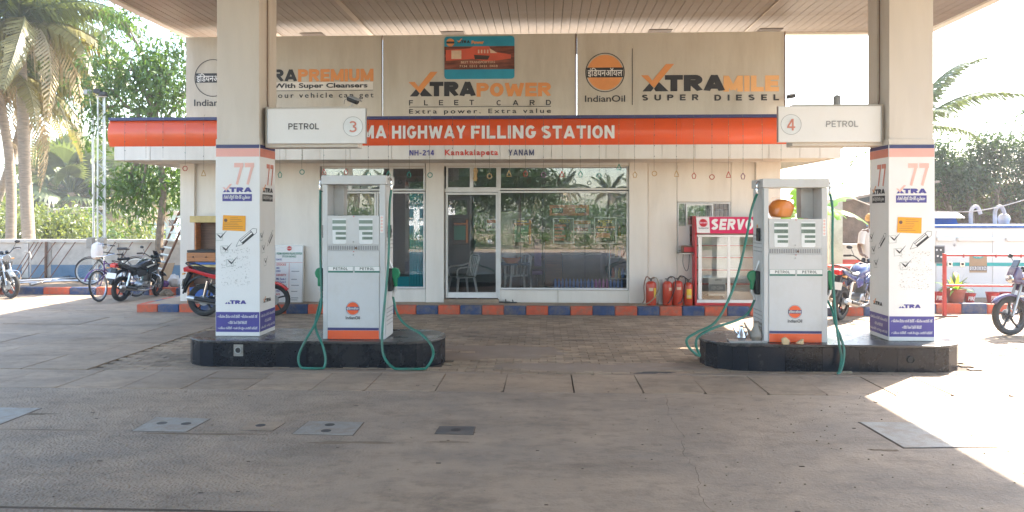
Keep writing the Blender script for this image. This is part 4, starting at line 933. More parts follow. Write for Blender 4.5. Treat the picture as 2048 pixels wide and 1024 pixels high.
    # nozzle boots with nozzles on both flanks
    for s_, xa in ((1, X1), (-1, X0)):
        xb = xa+s_*.009; yy = Y+.22; zz = Z(560)
        box('nozzle_boot', 'black', t, xb, xb+s_*.05, yy-.09, yy+.09, zz-.16, zz+.13, .008)
        box('meter_plate', 'black_gloss', t, xb, xb+s_*.035, Y+.12, Y+.2, Z(478), Z(452), .006)
        if side == s_: 
            tube('handle_loop', 'black', t, [(xb+s_*.035, Y+.10, Z(456)), (xb+s_*.06, Y+.08, Z(463)), (xb+s_*.035, Y+.10, Z(475))], .006, 5, 4); disc(PL((xb, 0, 0), (0, s_, 0), (0, 0, 1)), s_*(Y+.26), Z(448), .025, 'yellow', t, 'stop_button', .004); disc(PL((xb, 0, 0), (0, s_, 0), (0, 0, 1)), s_*(Y+.26), Z(448), .016, 'red_print', t, 'stop_button', .006)
            text('PETROL', PL((xb, yy+.11, 0), (0, 0, 1), (0, -s_, 0)) if s_ < 0 else PL((xb, yy+.1, 0), (0, 0, 1), (0, -1, 0)), Z(560), .0, Z(530), .03, 'ink', t, 'lettering', .0)
        # nozzle: green guard body, spout up into the boot, lever, swivel
        n0 = Vector((xb+s_*.075, yy-.03, zz+.02))
        nz = M()
        out = [(-.045, .10), (.0, .125), (.055, .10), (.075, .05), (.06, .0), (.035, -.02), (.035, -.12), (.0, -.125), (-.02, -.02), (-.05, .03)]
        nz.prism([(u*s_, v) for u, v in out][::s_], -.03, .03, lambda u, v, w_: (n0.x+u, n0.y+w_, n0.z+v)); nn = nz.build('nozzle', 'nozzle_green', t, bevel=.012, smooth=True)
        tube('spout', 'alu', nn, [n0+Vector((-.02*s_, 0, .1)), n0+Vector((-.05*s_, 0, .16)), n0+Vector((-.05*s_-.03*s_, 0, .24))], .013, 8, 4)
        tube('trigger', 'black', nn, [n0+Vector((-.02*s_, -.0, .0)), n0+Vector((-.055*s_, 0, -.03)), n0+Vector((-.05*s_, 0, -.09)), n0+Vector((.0, 0, -.12))], .007, 6, 4)
        tube('swivel', 'alu', nn, [n0+Vector((.015*s_, 0, -.12)), n0+Vector((.01*s_, 0, -.16)), n0+Vector((-.01*s_, 0, -.2)), n0+Vector((-.02*s_, 0, -.25))], [.018, .022, .016, .018], 8)
        # outlet elbow on top
        zt = Z(362)
        tube('outlet_elbow', 'chrome', t, [(xa+s_*.0, Y+.12, zt+.01), (xa+s_*.045, Y+.1, zt+.015), (xa+s_*.06, Y+.09, zt-.02), (xa+s_*.06, Y+.09, zt-.05)], .016, 8, 3)
        M().lathe([(.018, -.13), (.022, -.12), (.018, -.09), (.022, -.06), (.016, -.05)], (xa+s_*.06, Y+.09, zt), 10).build('swivel_joint', 'chrome', t, smooth=True)
        t['n%d' % s_] = list(n0+Vector((-.02*s_, 0, -.25))); t['e%d' % s_] = [xa+s_*.06, Y+.09, zt-.13]
    return t, X, Z
def hose(t, end, pts, nose, r=.0155):
    L = [Vector(end)]+[P(*p) for p in pts]+[Vector(nose)]; L = smoothpts(L, 6); L = [Vector((p.x, p.y, max(p.z, r+.004))) for p in L]
    return tube('hose', 'hose_green', t, L, r, 8)
pa, Xa, Za = pump('left petrol pump on the island below the PETROL 3 sign', 646, 770, 678, 1)
YH = YI-.11
hose(pa, pa['e1'], [(779, 420, 9.78), (777, 520, 9.70), (768, 620, 9.62), (764, 680, 9.50), (769, 715, YH), (790, 738, YH-.03), (822, 747, YH-.04), (850, 738, YH-.02), (866, 712, YH+.02), (862, 690, 9.46), (842, 668, 9.62), (812, 650, 9.75), (795, 628, 9.85)], pa['n1'])
hose(pa, pa['e-1'], [(640, 440, 9.84), (641, 520, 9.84), (643, 600, 9.80), (634, 640, 9.66), (606, 690, YH+.02), (597, 716, YH), (603, 735, YH-.03), (628, 744, YH-.05), (646, 738, YH-.03), (651, 718, YH), (645, 690, YH+.04), (634, 665, 9.60), (631, 645, 9.68), (640, 605, 9.86)], pa['n-1'])
for k in ('e1', 'e-1', 'n1', 'n-1'): del pa[k]
pb, Xb, Zb = pump('right petrol pump with an orange parcel inside its frame below the PETROL 4 sign', 1528, 1655, 684, -1, Y=9.70)
hose(pb, pb['e-1'], [(1503, 420, 9.72), (1494, 470, 9.66), (1478, 540, 9.56), (1457, 600, 9.42), (1430, 645, 9.34), (1395, 664, 9.3), (1374, 678, 9.28), (1378, 695, 9.3), (1399, 712, 9.36), (1392, 690, 9.34), (1398, 672, 9.36), (1430, 655, 9.42), (1475, 640, 9.6), (1497, 625, 9.8)], pb['n-1'])
hose(pb, pb['e1'], [(1665, 420, 9.74), (1665, 520, 9.66), (1670, 620, 9.56), (1677, 680, YH+.02), (1683, 715, YH), (1678, 745, YH-.05), (1676, 753, YH-.07), (1685, 730, YH-.03), (1688, 700, YH), (1680, 672, 9.5), (1670, 645, 9.65), (1664, 620, 9.8)], pb['n1'])
for k in ('e1', 'e-1', 'n1', 'n-1'): del pb[k]

# parcel in the right pump's frame
cx, cz = Xb(44), Zb(432)
t = thing('parcel', 'orange parcel in a clear plastic bag inside the frame of the right pump', 'parcel', (cx, 9.9, cz))
o = M().lathe([(.05, .01), (.13, .02), (.15, .07), (.148, .15), (.12, .21), (.05, .235)], (cx, 9.92, cz), 20, 1, .75); o.v = [(x+.012*math.sin(31*z+9*x), y+.01*math.sin(23*x+17*z), z) for x, y, z in o.v]; o.build('wrapped_cloth', 'bag_orange', t, smooth=True)
b = M().lathe([(.13, .004), (.165, .03), (.17, .12), (.155, .21), (.10, .25), (.03, .26)], (cx, 9.93, cz), 14, 1, .8); b.v = [(x+random.uniform(-.012, .012), y+random.uniform(-.012, .012), z+(random.uniform(-.012, .012) if z > cz+.02 else 0)) for x, y, z in b.v]
b.build('clear_bag', 'bag_film', t)
# oil cans in a tray on the right island
g = G(1492, 683, IZ)
t = thing('tray', 'shallow metal tray holding two oil cans at the left end of the right island', 'tray', (g.x, g.y, IZ))
M().prism([(g.x-.22, g.y-.10), (g.x+.24, g.y-.08), (g.x+.26, g.y+.12), (g.x-.2, g.y+.13)], IZ+.002, IZ+.008, fz).build('base', 'alu', t)
for a, b_ in (((-.22, -.10), (.24, -.08)), ((-.22, -.10), (-.2, .13))): tube('rim', 'alu', t, [(g.x+a[0], g.y+a[1], IZ+.016), (g.x+b_[0], g.y+b_[1], IZ+.016)], .008, 5)
def can_(label, x, s, m, rz):
    t = thing('oil_can', label, 'can', (x, g.y+.02, IZ+.009), rz, world=False)
    M().lathe([(.05*s, 0), (.052*s, .01), (.075*s, .05*s), (.06*s, .10*s), (.028*s, .17*s), (.024*s, .2*s), (.034*s, .215*s)], (0, 0, 0), 16).build('body', m, t, smooth=True)
    tube('spout', m, t, [(-.05*s, 0, .08*s), (-.1*s, 0, .14*s), (-.13*s, 0, .2*s)], [.016*s, .012*s, .008*s], 8, 3)
    tube('handle', m, t, [(.03*s, 0, .19*s), (.09*s, 0, .17*s), (.085*s, 0, .08*s), (.06*s, 0, .04*s)], .006, 5, 4); return t
can_('small chrome oil can with thin spout, left one in the tray', g.x-.05, .85, 'chrome', R(10)); can_('larger blue grey oil can with loop handle, right one in the tray', g.x+.13, 1.1, 'plate', R(-10))
for i, (x, lab) in enumerate(((1571, 'tan sponge wedge leaning on the foot of the right pump, the upright left one'), (1599, 'tan sponge wedge leaning on the foot of the right pump, the tipped right one'))):
    q = G(x, 689, IZ); b = M().prism([(-.04, 0), (.035, 0), (.045, .05), (.0, .09), (-.045, .07)] if i == 0 else [(-.05, .01), (.04, 0), (.045, .07), (.02, .06)], -.03, .03, lambda u, v, w_: (q.x+u, q.y+w_, IZ+.001+v))
    tag(b.build('sponge', 'sponge', None, bevel=.01), lab, 'sponge')

# ================================================================== things standing along the shop front
# stock board
Yq = 15.22; pl = PL((0, Yq, 0), (1, 0, 0), (0, .06, 1)); X0, X1 = PX(548, Yq), PX(605, Yq); Z0, Z1 = KZ+.002, PZ(575, 491, Yq)
t = thing('stock_board', 'tall white stock board with red and blue headings leaning on the shop wall', 'sign board', ((X0+X1)/2, Yq, KZ))
zz = lambda y: PZ(575, y, Yq); YO = Yq; pl = PL((0, Yq-.06*0, 0), (1, 0, 0), (0, 0, 1))
M().prism([(X0, Z0), (X1, Z0), (X1, Z1), (X0, Z1)], 0, .03, lambda u, v, w_: (u, Yq+w_+(v-Z0)*.05, v)).build('board', 'white_sheet', t)
pl = PL((0, Yq-.002-Z0*.05, 0), (1, 0, 0), (0, .05, 1)); Xq = lambda x: PX(x, Yq)
b = M()
for (a, b_, c_, d_) in ((X0, X0+.012, Z0, Z1), (X1-.012, X1, Z0, Z1), (X0+.012, X1-.012, Z1-.012, Z1)): b.add([pl(a, c_, .004), pl(b_, c_, .004), pl(b_, d_, .004), pl(a, d_, .004)], [(0, 1, 2, 3)])
b.build('trim', 'steel', t)
roundel(pl, Xq(577), zz(497), .05, t, 'servo_red', 'poster_red', under=False)
for (s, a, b_, ya, yb, m) in (('PADMA HIGHWAY FILLING STATION', 552, 603, 505, 509.5, 'green_print'), ('STOCK BOARD', 563, 591, 511, 515, 'green_print'), ('DATE', 552, 562, 517.5, 521, 'navy_print'), ('STOCKS', 552, 571, 527, 531.5, 'red_print'), ('MS', 552, 558, 534.5, 538, 'navy_print'), ('HSD', 552, 560, 540.5, 544, 'navy_print'),
      ('DENSITY', 552, 572, 548, 552.5, 'red_print'), ('MS Tank-1', 552, 571, 556, 560, 'navy_print'), ('MS Tank-2', 552, 571, 562, 566, 'navy_print'), ('HSD Tank-1', 552, 572, 568, 572, 'navy_print'), ('HSD Tank-2', 552, 572, 574, 578, 'navy_print'), ('HSD Tank-3', 552, 572, 580, 584, 'navy_print'), ('RATE', 552, 560, 587, 590.5, 'red_print')):
    text(s, pl, Xq(a), zz(yb), Xq(b_), zz(ya), m, t, 'lettering', .02)
rect(pl, Xq(550), zz(525.5), Xq(604), zz(525), 'red_print', t, 'rule'); rect(pl, Xq(577), zz(604), Xq(577.6), zz(526), 'red_print', t, 'rule')
for y in (536, 542, 558, 564, 570, 576, 582, 595, 599): rect(pl, Xq(582), zz(y+1.5), Xq(582+random.uniform(8, 16)), zz(y), 'vent' if y % 4 else 'display_bg', t, 'chalk_mark')
# wooden desk cabinet
Yd = 15.02; dx = lambda x: PX(x, Yd); dz = lambda y: P(400, y, Yd).z
t = thing('desk_cabinet', 'orange brown wooden cabinet desk with drawer and yellow topped hood at the shop corner', 'cabinet', (dx(430), Yd, KZ))
box('hood', 'wood_yellow', t, dx(380), dx(500), Yd-.02, Yd+.3, dz(445), dz(432), .006)
box('back_panel', 'wood_brown', t, dx(390), dx(490), Yd+.26, Yd+.29, dz(500), dz(445.3)); box('side_panel', 'wood_orange', t, dx(387), dx(389.7), Yd+.05, Yd+.295, dz(500), dz(445.3)); box('side_panel', 'wood_orange', t, dx(490.3), dx(493), Yd+.05, Yd+.295, dz(500), dz(445.3))
M().prism([(dx(374), Yd), (dx(506), Yd), (dx(498), Yd+.3), (dx(382), Yd+.3)], dz(505), dz(500.4), fz).build('desk_top', 'black', t)
box('drawer', 'wood_orange', t, dx(373), dx(430), Yd+.002, Yd+.29, dz(523), dz(505.4), .004); box('drawer', 'wood_orange', t, dx(431), dx(507), Yd+.002, Yd+.29, dz(523), dz(505.4), .004)
for x in (386, 412, 450): M().ball((dx(x), Yd-.008, dz(514)), .018, 8, 6).build('drawer_knob', 'wood_brown', t)
box('rail', 'genset_blue', t, dx(378), dx(502), Yd+.02, Yd+.03, dz(529), dz(525)); box('rail', 'wood_yellow', t, dx(378), dx(502), Yd+.02, Yd+.03, dz(534.5), dz(530))
for a, b_ in ((374, 378), (502, 506)): box('side_panel', 'wood_orange', t, dx(a), dx(b_), Yd+.01, Yd+.29, KZ+.001, dz(523.4))
box('back_panel', 'wood_brown', t, dx(378.3), dx(501.7), Yd+.2, Yd+.22, dz(570), dz(535)); box('base_board', 'genset_blue', t, dx(378.3), dx(501.7), Yd+.015, Yd+.19, KZ+.03, dz(575)); box('base_board', 'wood_brown', t, dx(378.3), dx(501.7), Yd+.03, Yd+.19, KZ+.001, KZ+.029)
# sandals by the door
for i, (x, y, lab) in enumerate(((1007, 605, 'dark sandal lying left of its pair before the shop door'), (1021, 606, 'dark sandal lying right of its pair before the shop door'))):
    q = G(x, y, KZ); b = M().prism([(-.12, -.04), (.1, -.045), (.13, 0), (.1, .045), (-.12, .035)], KZ, KZ+.02, lambda u, v, w_: (q.x+u, q.y+v, w_)); b.tube([(q.x+.05, q.y-.045, KZ+.015), (q.x+.04, q.y, KZ+.06), (q.x+.05, q.y+.045, KZ+.015)], .01, 5)
    tag(b.build('sandal', 'black', None), lab, 'sandal')
# fire extinguishers
def ext(label, cx, h, r, mode):
    Y = 15.08; x = PX(cx, Y); t = thing('fire_extinguisher', label, 'fire extinguisher', (x, Y, KZ), world=False, group='fire extinguishers by the oil cabinet')
    M().lathe([(r*.92, 0), (r, .01), (r, h*.86), (r*.9, h*.93), (r*.55, h*.985), (r*.3, h)], (0, 0, 0), 20).build('cylinder', 'ext_red', t, smooth=True)
    M().lathe([(.022, h), (.022, h+.03), (.035, h+.035), (.03, h+.05)], (0, 0, 0), 10).build('valve', 'plate_dark', t)
    b = M(); b.tube([(0, 0, h+.045), (.05, -.01, h+.075), (.09, -.01, h+.06)], .008, 5).tube([(0, 0, h+.03), (-.05, 0, h+.045)], .008, 5); b.build('lever', 'ladder_wood', t)
    def lab_(a0, a1, z0, z1, m):
        n = 6; vs = [((r+.002)*math.cos(R(a)), (r+.002)*math.sin(R(a)), z) for a in np.linspace(a0, a1, n+1) for z in (z0, z1)]
        M().add(vs, [(2*i, 2*i+2, 2*i+3, 2*i+1) for i in range(n)]).build('label', m, t)
    if mode == 0: lab_(-120, -75, h*.6, h*.73, 'card_light'); lab_(-65, -30, h*.3, h*.72, 'yellow')
    if mode == 1: lab_(-80, -40, h*.62, h*.74, 'card_light')
    if mode == 2: lab_(-110, -60, h*.64, h*.75, 'card_light')
    if mode == 3: lab_(-120, -55, h*.3, h*.72, 'yellow'); lab_(-119, -56, h*.35, h*.45, 'card_light')
    if mode == 0: tube('hose', 'ladder_wood', t, [(0, 0, h+.03), (-.09, -.03, h+.08), (-.14, -.05, h*.8), (-.13, -.06, h*.3), (-.17, -.1, .05)], .011, 6, 5); tube('hose', 'straw', t, [(.02, 0, h+.04), (.1, -.02, h+.06), (.13, -.12, h*.8), (.05, -.13, h*.35), (-.1, -.2, .05), (-.28, -.2, .03)], .011, 6, 5)
    if mode in (1, 2): tube('hose', 'black', t, [(0, 0, h+.04), (.06, -.04, h+.09), (.13, -.08, h+.05), (.12, -.1, h*.7), (.03*mode, -.11, h*.2), (-.02, -.14, .05)], .01, 6, 5)
    if mode == 3: tube('hose', 'black', t, [(0, 0, h+.04), (-.08, .05, h+.1), (-.16, .06, h+.1), (-.2, .02, h*.8)], .01, 6, 5)
    return t
ext('fire extinguisher with two loose hoses, leftmost of the four by the shop wall', 1302, .46, .10, 0); ext('fire extinguisher with a small cream label, second of the four from the big window', 1335, .46, .093, 1)
ext('fire extinguisher with looping black hose, next to the one with the big yellow label', 1355.5, .47, .098, 2); ext('slim fire extinguisher with big yellow label beside the red oil cabinet', 1376.5, .44, .085, 3)
tag(box('steel_strip', 'steel', None, PX(1317, 15.2), PX(1325, 15.2), 15.18, 15.2, KZ+.001, KZ+.48), 'upright grey metal strip between the extinguishers', 'strip')
# red telephone box on the window ledge with its cable
t = thing('pay_phone', 'dark red box with a hanging cable on the sill of the barred window', 'phone', (wx(1374), 15.3, wz(505)))
box('ledge', 'steel', t, wx(1354), wx(1390), 15.16, 15.39, wz(506.5), wz(504.5)); box('case', 'wood_brown', t, wx(1361), wx(1388), 15.18, 15.36, wz(504), wz(490), .01); box('front_plate', 'servo_red', t, wx(1364), wx(1384), 15.168, 15.179, wz(502), wz(493), .004)
tube('cable', 'wire', t, [(wx(1363), 15.2, wz(505)), (wx(1362), 15.18, wz(525)), (wx(1368), 15.16, wz(539)), (wx(1373), 15.17, wz(530)), (wx(1375), 15.2, wz(505))], .006, 5, 5)
# oil display cabinet
Ys = 14.98; sx = lambda x: PX(x, Ys); sz = lambda y: P(1450, y, Ys).z
t = thing('oil_cabinet', 'tall red and white glass display cabinet with SERVO header beside the extinguishers', 'display cabinet', (sx(1450), Ys, KZ))
xl_, xr_ = sx(1391), sx(1518); yb_ = Ys+.36
M().prism([(Ys+.03, KZ+.002), (yb_, KZ+.002), (yb_, sz(432)), (Ys+.12, sz(432)), (Ys-.01, sz(466)), (Ys+.03, sz(470))], xl_, xl_+.03, lambda u, v, w_: (w_, u, v)).build('side_panel', 'servo_red', t)
M().prism([(Ys+.03, KZ+.002), (yb_, KZ+.002), (yb_, sz(432)), (Ys+.12, sz(432)), (Ys-.01, sz(466)), (Ys+.03, sz(470))], xr_-.03, xr_, lambda u, v, w_: (w_, u, v)).build('side_panel', 'servo_red', t)
box('back_panel', 'shelf_white', t, xl_+.031, xr_-.031, yb_-.02, yb_, KZ+.05, sz(434)); box('base', 'servo_red', t, xl_+.031, xr_-.031, Ys+.03, yb_-.021, KZ+.002, sz(606)); box('top', 'shelf_white', t, xl_+.031, xr_-.031, Ys+.12, yb_-.021, sz(436), sz(433))
hd = PL((0, Ys-.012+.004, sz(466.5)), (1, 0, 0), (0, .10/.33*1., 1)); hz = (sz(434)-sz(466.5))
M().prism([(0, 0), (1, 0), (1, 1), (0, 1)], 0, -.02, lambda u, v, w_: tuple(hd(xl_+.032+(xr_-xl_-.064)*u, hz*v, w_))).build('header_panel', 'servo_pink', t)
Xh = lambda x: sx(x); Zh = lambda y: sz(y)-sz(466.5)
rect(hd, Xh(1394), Zh(466), Xh(1420), Zh(434.5), 'white_sheet', t, 'print', .003); roundel(hd, Xh(1407.5), Zh(446), 8.5/104, t, 'servo_red', 'servo_pink', under=False, d=.005); text('IndianOil', hd, Xh(1398), Zh(458), Xh(1417), Zh(455), 'ink', t, 'lettering', .01, d=.005)
sign('SERVO', hd, Xh(1421), Zh(460), Xh(1506), Zh(438), 'white_sheet', t, .25, .12, d=.005, slant=.2, split=True)
b = M(); y0_ = Ys+.02
for (a, b_, c_, d_) in ((xl_+.031, xr_-.031, 470, 474), (xl_+.031, xr_-.031, 600, 606)): b.box(a, b_, y0_, y0_+.03, sz(d_), sz(c_))
for (a, b_) in ((1397, 1404), (1455, 1461), (1507, 1512)): b.box(sx(a), sx(b_), y0_-.002, y0_+.028, sz(599.8), sz(474.2))
b.build('door_frame', 'white_metal', t, bevel=.003)
for a, b_ in ((1404, 1455), (1461, 1507)): box('glass_door', 'glass_clear', t, sx(a)+.001, sx(b_)-.001, y0_+.008, y0_+.012, sz(599.6), sz(474.4))
for y in (491, 515, 540, 568): box('shelf', 'shelf_white', t, xl_+.032, xr_-.032, Ys+.06, yb_-.022, sz(y+1), sz(y)); box('shelf_edge', 'shelf_red', t, xl_+.032, xr_-.032, Ys+.052, Ys+.059, sz(y+1.6), sz(y-.6))
q = FRONT(Ys+.04); bo = box('card', 'plastic_white', t, sx(1418), sx(1452), Ys+.041, Ys+.045, sz(592), sz(553)); 
rect(q, sx(1419), sz(588), sx(1451), sz(569), 'vent', t, 'print', .001); text('KEEP CLEAN', q, sx(1424), sz(579), sx(1447), sz(573), 'white_sheet', t, 'lettering', .0, d=.002); text('SERVO', q, sx(1431), sz(562), sx(1444), sz(558), 'ink', t, 'lettering', .0, d=.002)
M().lathe([(.2, 0), (.17, .05), (.06, .09)], (sx(1430), Ys+.2, sz(599)), 12, 1.1, .6).build('dark_cloth', 'black', t, smooth=True)

# festoon strings with wire ornaments along the fascia
orn = [(250, 0, ''), (292, 0, ''), (326, 0, ''), (370, 337, 'red'), (407, 347, 'gold'), (560, 350, 'green'), (604, 344, 'green'), (648, 344, 'red'), (692, 344, 'red'), (737, 350, 'green'), (777, 348, 'green'), (818, 350, 'green'), (860, 350, 'green'), (905, 0, ''), (951, 342, 'gold'), (979, 352, 'gold'),
       (1018, 348, 'gold'), (1051, 348, 'red'), (1087, 350, 'purple'), (1124, 349, 'red'), (1161, 349, 'green'), (1198, 352, 'green'), (1238, 335, 'green'), (1270, 350, 'gold'), (1309, 347, 'gold'), (1353, 348, 'gold'), (1388, 352, 'red'), (1424, 354, 'red'), (1457, 350, 'red'), (1486, 353, 'purple'), (1524, 0, ''), (1562, 0, '')]
WHERE = ['bare festoon string at the far left end of the orange fascia', 'bare festoon string left of the one above the ladder', 'bare festoon string hanging over the top of the ladder', 'string with small red ring above the wooden desk cabinet, left one', 'string with small gold ornament touching the left edge of the left column', 'string with small green ornament just right of the left column', 'string with small green ornament above the stock board', 'string with small red ornament over the left post of the left pump', 'string with small red ornament under the middle of the PETROL 3 sign', 'string with small green ornament under the right end of the PETROL 3 sign', 'string with small green ornament over the right corner of the left pump', 'string with green ornament above the teal curtain', 'string with green ornament on the blank wall left of the shop door', 'bare festoon string at the left of the door transom', 'string with gold ornament and figurine above the shop door', 'string with gold ornament over the right pane of the door transom', 'string with gold ornament at the left end of the big transom', 'string with red ornament in the left part of the big transom', 'string with purple ornament in the middle of the big transom, below YANAM', 'string with red ornament right of the purple one in the big transom', 'string with green ornament in the right half of the big transom, left one', 'string with green ornament in the right half of the big transom, lower one', 'short string with green ornament at the right end of the big transom', 'string with gold ornament on the pilaster right of the big window', 'string with gold ornament above the leftmost fire extinguisher', 'string with gold ornament above the left edge of the barred window', 'string with red ornament above the middle of the barred window', 'string with red ornament above the SERVO header, left one', 'string with red ornament above the SERVO header, middle one', 'string with purple ornament just left of the right pump', 'bare festoon string behind the top of the right pump', 'bare festoon string next to the PETROL 4 sign']
for i, (x, y, c_) in enumerate(orn):
    Y = YF-.09; X = PX(x, Y); zt = PZ(x, 234, YF); ze = PZ(x, y-6, Y) if y else PZ(x, random.uniform(316, 326), Y)
    t = thing('hanging_ornament', WHERE[i], 'ornament', (X, Y, zt), group='festoon strings hanging from the shop fascia')
    sw = random.uniform(-.012, .012)
    pts = [(X, YF-.02, zt+.04), (X, Y+.01, zt-.05), (X+sw, Y, (zt+ze)/2), (X+sw*.5, Y, ze)]
    tube('string', 'string', t, pts, .0024, 4, 3)
    b = M()
    for k in range(4):
        z = zt-.15-(zt-.15-ze)*k/4.3; b.box(X-.005, X+.005, Y-.005, Y+.005, z, z+.015)
    b.build('bulb', random.choice(('orn_green', 'wire', 'orn_gold')), t)
    if y:
        z0 = PZ(x, y, Y); r_ = .042; b = M()
        if i % 3 == 0: ps = [(X+r_*math.cos(a), Y, z0+r_*math.sin(a)) for a in np.linspace(0, 6.28, 12)]
        elif i % 3 == 1: ps = [(X, Y, z0+.06), (X-.03, Y, z0-.01), (X-.042, Y, z0-.04), (X+.042, Y, z0-.04), (X+.03, Y, z0-.01), (X, Y, z0+.06)]
        else: ps = [(X, Y, z0+.06), (X-.035, Y, z0+.01), (X-.02, Y, z0-.045), (X+.02, Y, z0-.045), (X+.035, Y, z0+.01), (X, Y, z0+.06)]
        b.tube(ps, .0085, 5); b.build('ornament_frame', 'orn_'+c_, t)
t = thing('figurine', 'little yellow figurine hanging in the window above the shop door', 'figurine', (wx(951), YW-.06, wz(345)))
M().lathe([(.03, -.12), (.045, -.07), (.03, -.02), (.035, .03), (.02, .06), (.03, .09), (.02, .13)], (wx(951), YW-.06, wz(350)), 10).build('body', 'orn_gold', t, smooth=True)

# ================================================================== motorcycles and bicycles
def wheel(parent, x, r, wdt, rimm, tw=.05, spokes=5, thin=False, steer=0., y=0.):
    w_ = link(bpy.data.objects.new('wheel', None)) if False else None
    prof = [(r-tw, -wdt*.45), (r-tw*.4, -wdt*.5), (r-tw*.08, -wdt*.3), (r, 0), (r-tw*.08, wdt*.3), (r-tw*.4, wdt*.5), (r-tw, wdt*.45)]
    c, s = math.cos(steer), math.sin(steer)
    f = lambda a, b_, z: (a*c-z*s, a*s+z*c, b_)
    b = M().lathe(prof+[prof[0]], (x, y, r), 32, f=f); b.f = b.f[:-2]; tyre = b.build('wheel', 'rubber', parent, smooth=True)
    ri = r-tw; b = M().lathe([(ri-.028, -wdt*.4), (ri, -wdt*.46), (ri, wdt*.46), (ri-.028, wdt*.4), (ri-.028, -wdt*.4)], (x, y, r), 32, f=f); b.f = b.f[:-2]; b.build('rim', rimm, tyre, smooth=True)
    b = M()
    q = lambda rad, a, z=0.: Vector((x, y, r))+Vector(f(rad*math.cos(a), rad*math.sin(a), z))
    for k in range(spokes):
        a = 2*math.pi*k/spokes+.3
        if thin: b.tube([q(.02, a+1.2, .02*(-1)**k), q(ri-.02, a, 0)], .0022, 4)
        else: b.tube([q(.03, a), q(ri*.5, a+.08), q(ri-.02, a)], [.022, .015, .017], 6)
    b.tube([q(0, 0, -.05), q(0, 0, .05)], .03 if not thin else .018, 10); b.build('spokes', rimm, tyre)
    if not thin:
        b = M().lathe([(ri*.42, -.052), (ri*.42, -.046), (.04, -.046), (.04, -.052)], (x, y, r), 20, f=f); b.build('brake_disc', 'steel', tyre)
    return tyre
def motorcycle(label, loc, rz, body, tail='tail_red', lean=0.08, fairing=True, plate='MH', steer=0.15):
    t = thing('motorcycle', label, 'motorcycle', loc, rz, world=False); t.rotation_euler = (lean, 0, rz)
    r = .305; xr, xf = -.64, .64
    wheel(t, xr, r, .1, 'black', .07); wheel(t, xf, r, .085, 'black', .06, steer=steer)
    # fork, headstock
    for s in (-1, 1): tube('fork', 'steel', t, [(xf, .07*s, r), (xf-.12, .07*s, .62), (xf-.24, .07*s, .93)], [.022, .022, .018], 8)
    b = M()
    for s in (-1, 1):
        b.tube([(xf-.22, 0, .86), (.28, .05*s, .62), (.16, .1*s, .38), (-.12, .1*s, .33)], .018, 6); b.tube([(-.12, .1*s, .33), (xr, .09*s, r)], .024, 6)
        b.tube([(xf-.22, 0, .86), (-.2, .07*s, .74), (-.75, .08*s, .84)], .016, 6)
    b.build('frame', 'black', t)
    for s in (-1, 1): tube('shock_absorber', 'chrome', t, [(xr+.03, .12*s, .36), (xr+.12, .12*s, .68)], [.026, .03], 8)
    # engine
    e = M().box(-.02, .26, -.1, .1, .26, .44); e.lathe([(.09, -.13), (.1, -.11), (.1, .11), (.09, .13)], (.02, 0, .34), 16, f=lambda a, b_, z: (a, z, b_)); e = e.build('engine', 'steel', t, bevel=.02)
    f_ = M()
    for k in range(7): f_.box(.14, .30, -.085, .085, .455+k*.024, .465+k*.024)
    f_.box(.17, .27, -.06, .06, .44, .62); f_.build('cylinder_fins', 'plate_dark', e)
    ex = tube('exhaust', 'steel', t, [(.3, -.08, .48), (.42, -.1, .38), (.3, -.12, .24), (.0, -.14, .22), (-.28, -.16, .26), (-.34, -.17, .28), (-.85, -.18, .38), (-.88, -.18, .385)], [.02, .02, .02, .022, .025, .05, .052, .035], 10); 
    tube('heat_shield', 'black', ex, [(-.36, -.2, .3), (-.74, -.215, .37)], [.035, .035], 8)
    # tank
    tk = M()
    secs = [(.42, .06, .80, .90), (.34, .12, .72, .97), (.18, .155, .70, 1.0), (.02, .14, .70, .96), (-.1, .1, .72, .88), (-.14, .06, .74, .84)]
    n = 14
    for (x, hw, z0, z1) in secs:
        for k in range(n):
            a = 2*math.pi*k/n; tk.v.append((x, hw*math.copysign(abs(math.cos(a))**.7, math.cos(a)), (z0+z1)/2+(z1-z0)/2*math.copysign(abs(math.sin(a))**.75, math.sin(a))))
    for i in range(len(secs)-1):
        for k in range(n): tk.f.append((i*n+k, i*n+(k+1) % n, (i+1)*n+(k+1) % n, (i+1)*n+k))
    tk.f.append(tuple(range(n))); tk.f.append(tuple((len(secs)-1)*n+k for k in reversed(range(n))))
    tko = tk.build('fuel_tank', body, t, smooth=True)
    decal(PL((.05, -.152, .8), (1, 0, 0), (0, 0, 1)), [(-.06, .02), (.26, .08), (.22, .04), (-.02, -.02)], 'white_metal', tko, 'stripe', .004); decal(PL((.05, .152, .8), (-1, 0, 0), (0, 0, 1)), [(.06, .02), (-.26, .08), (-.22, .04), (.02, -.02)], 'white_metal', tko, 'stripe', .004)
    M().lathe([(.04, 0), (.04, .012)], (.16, 0, .995), 14).build('fuel_cap', 'chrome', tko)
    # seat
    sp = [(-.1, .10, .80, .86), (-.28, .13, .77, .84), (-.5, .125, .79, .87), (-.72, .10, .84, .93), (-.82, .06, .88, .94)]; s_ = M()
    for (x, hw, z0, z1) in sp:
        for k in range(10):
            a = 2*math.pi*k/10; s_.v.append((x, hw*math.copysign(abs(math.cos(a))**.6, math.cos(a)), (z0+z1)/2+(z1-z0)/2*math.sin(a)))
    for i in range(len(sp)-1):
        for k in range(10): s_.f.append((i*10+k, i*10+(k+1) % 10, (i+1)*10+(k+1) % 10, (i+1)*10+k))
    s_.f.append(tuple(range(10))); s_.f.append(tuple((len(sp)-1)*10+k for k in reversed(range(10)))); s_.build('seat', 'seat', t, smooth=True)
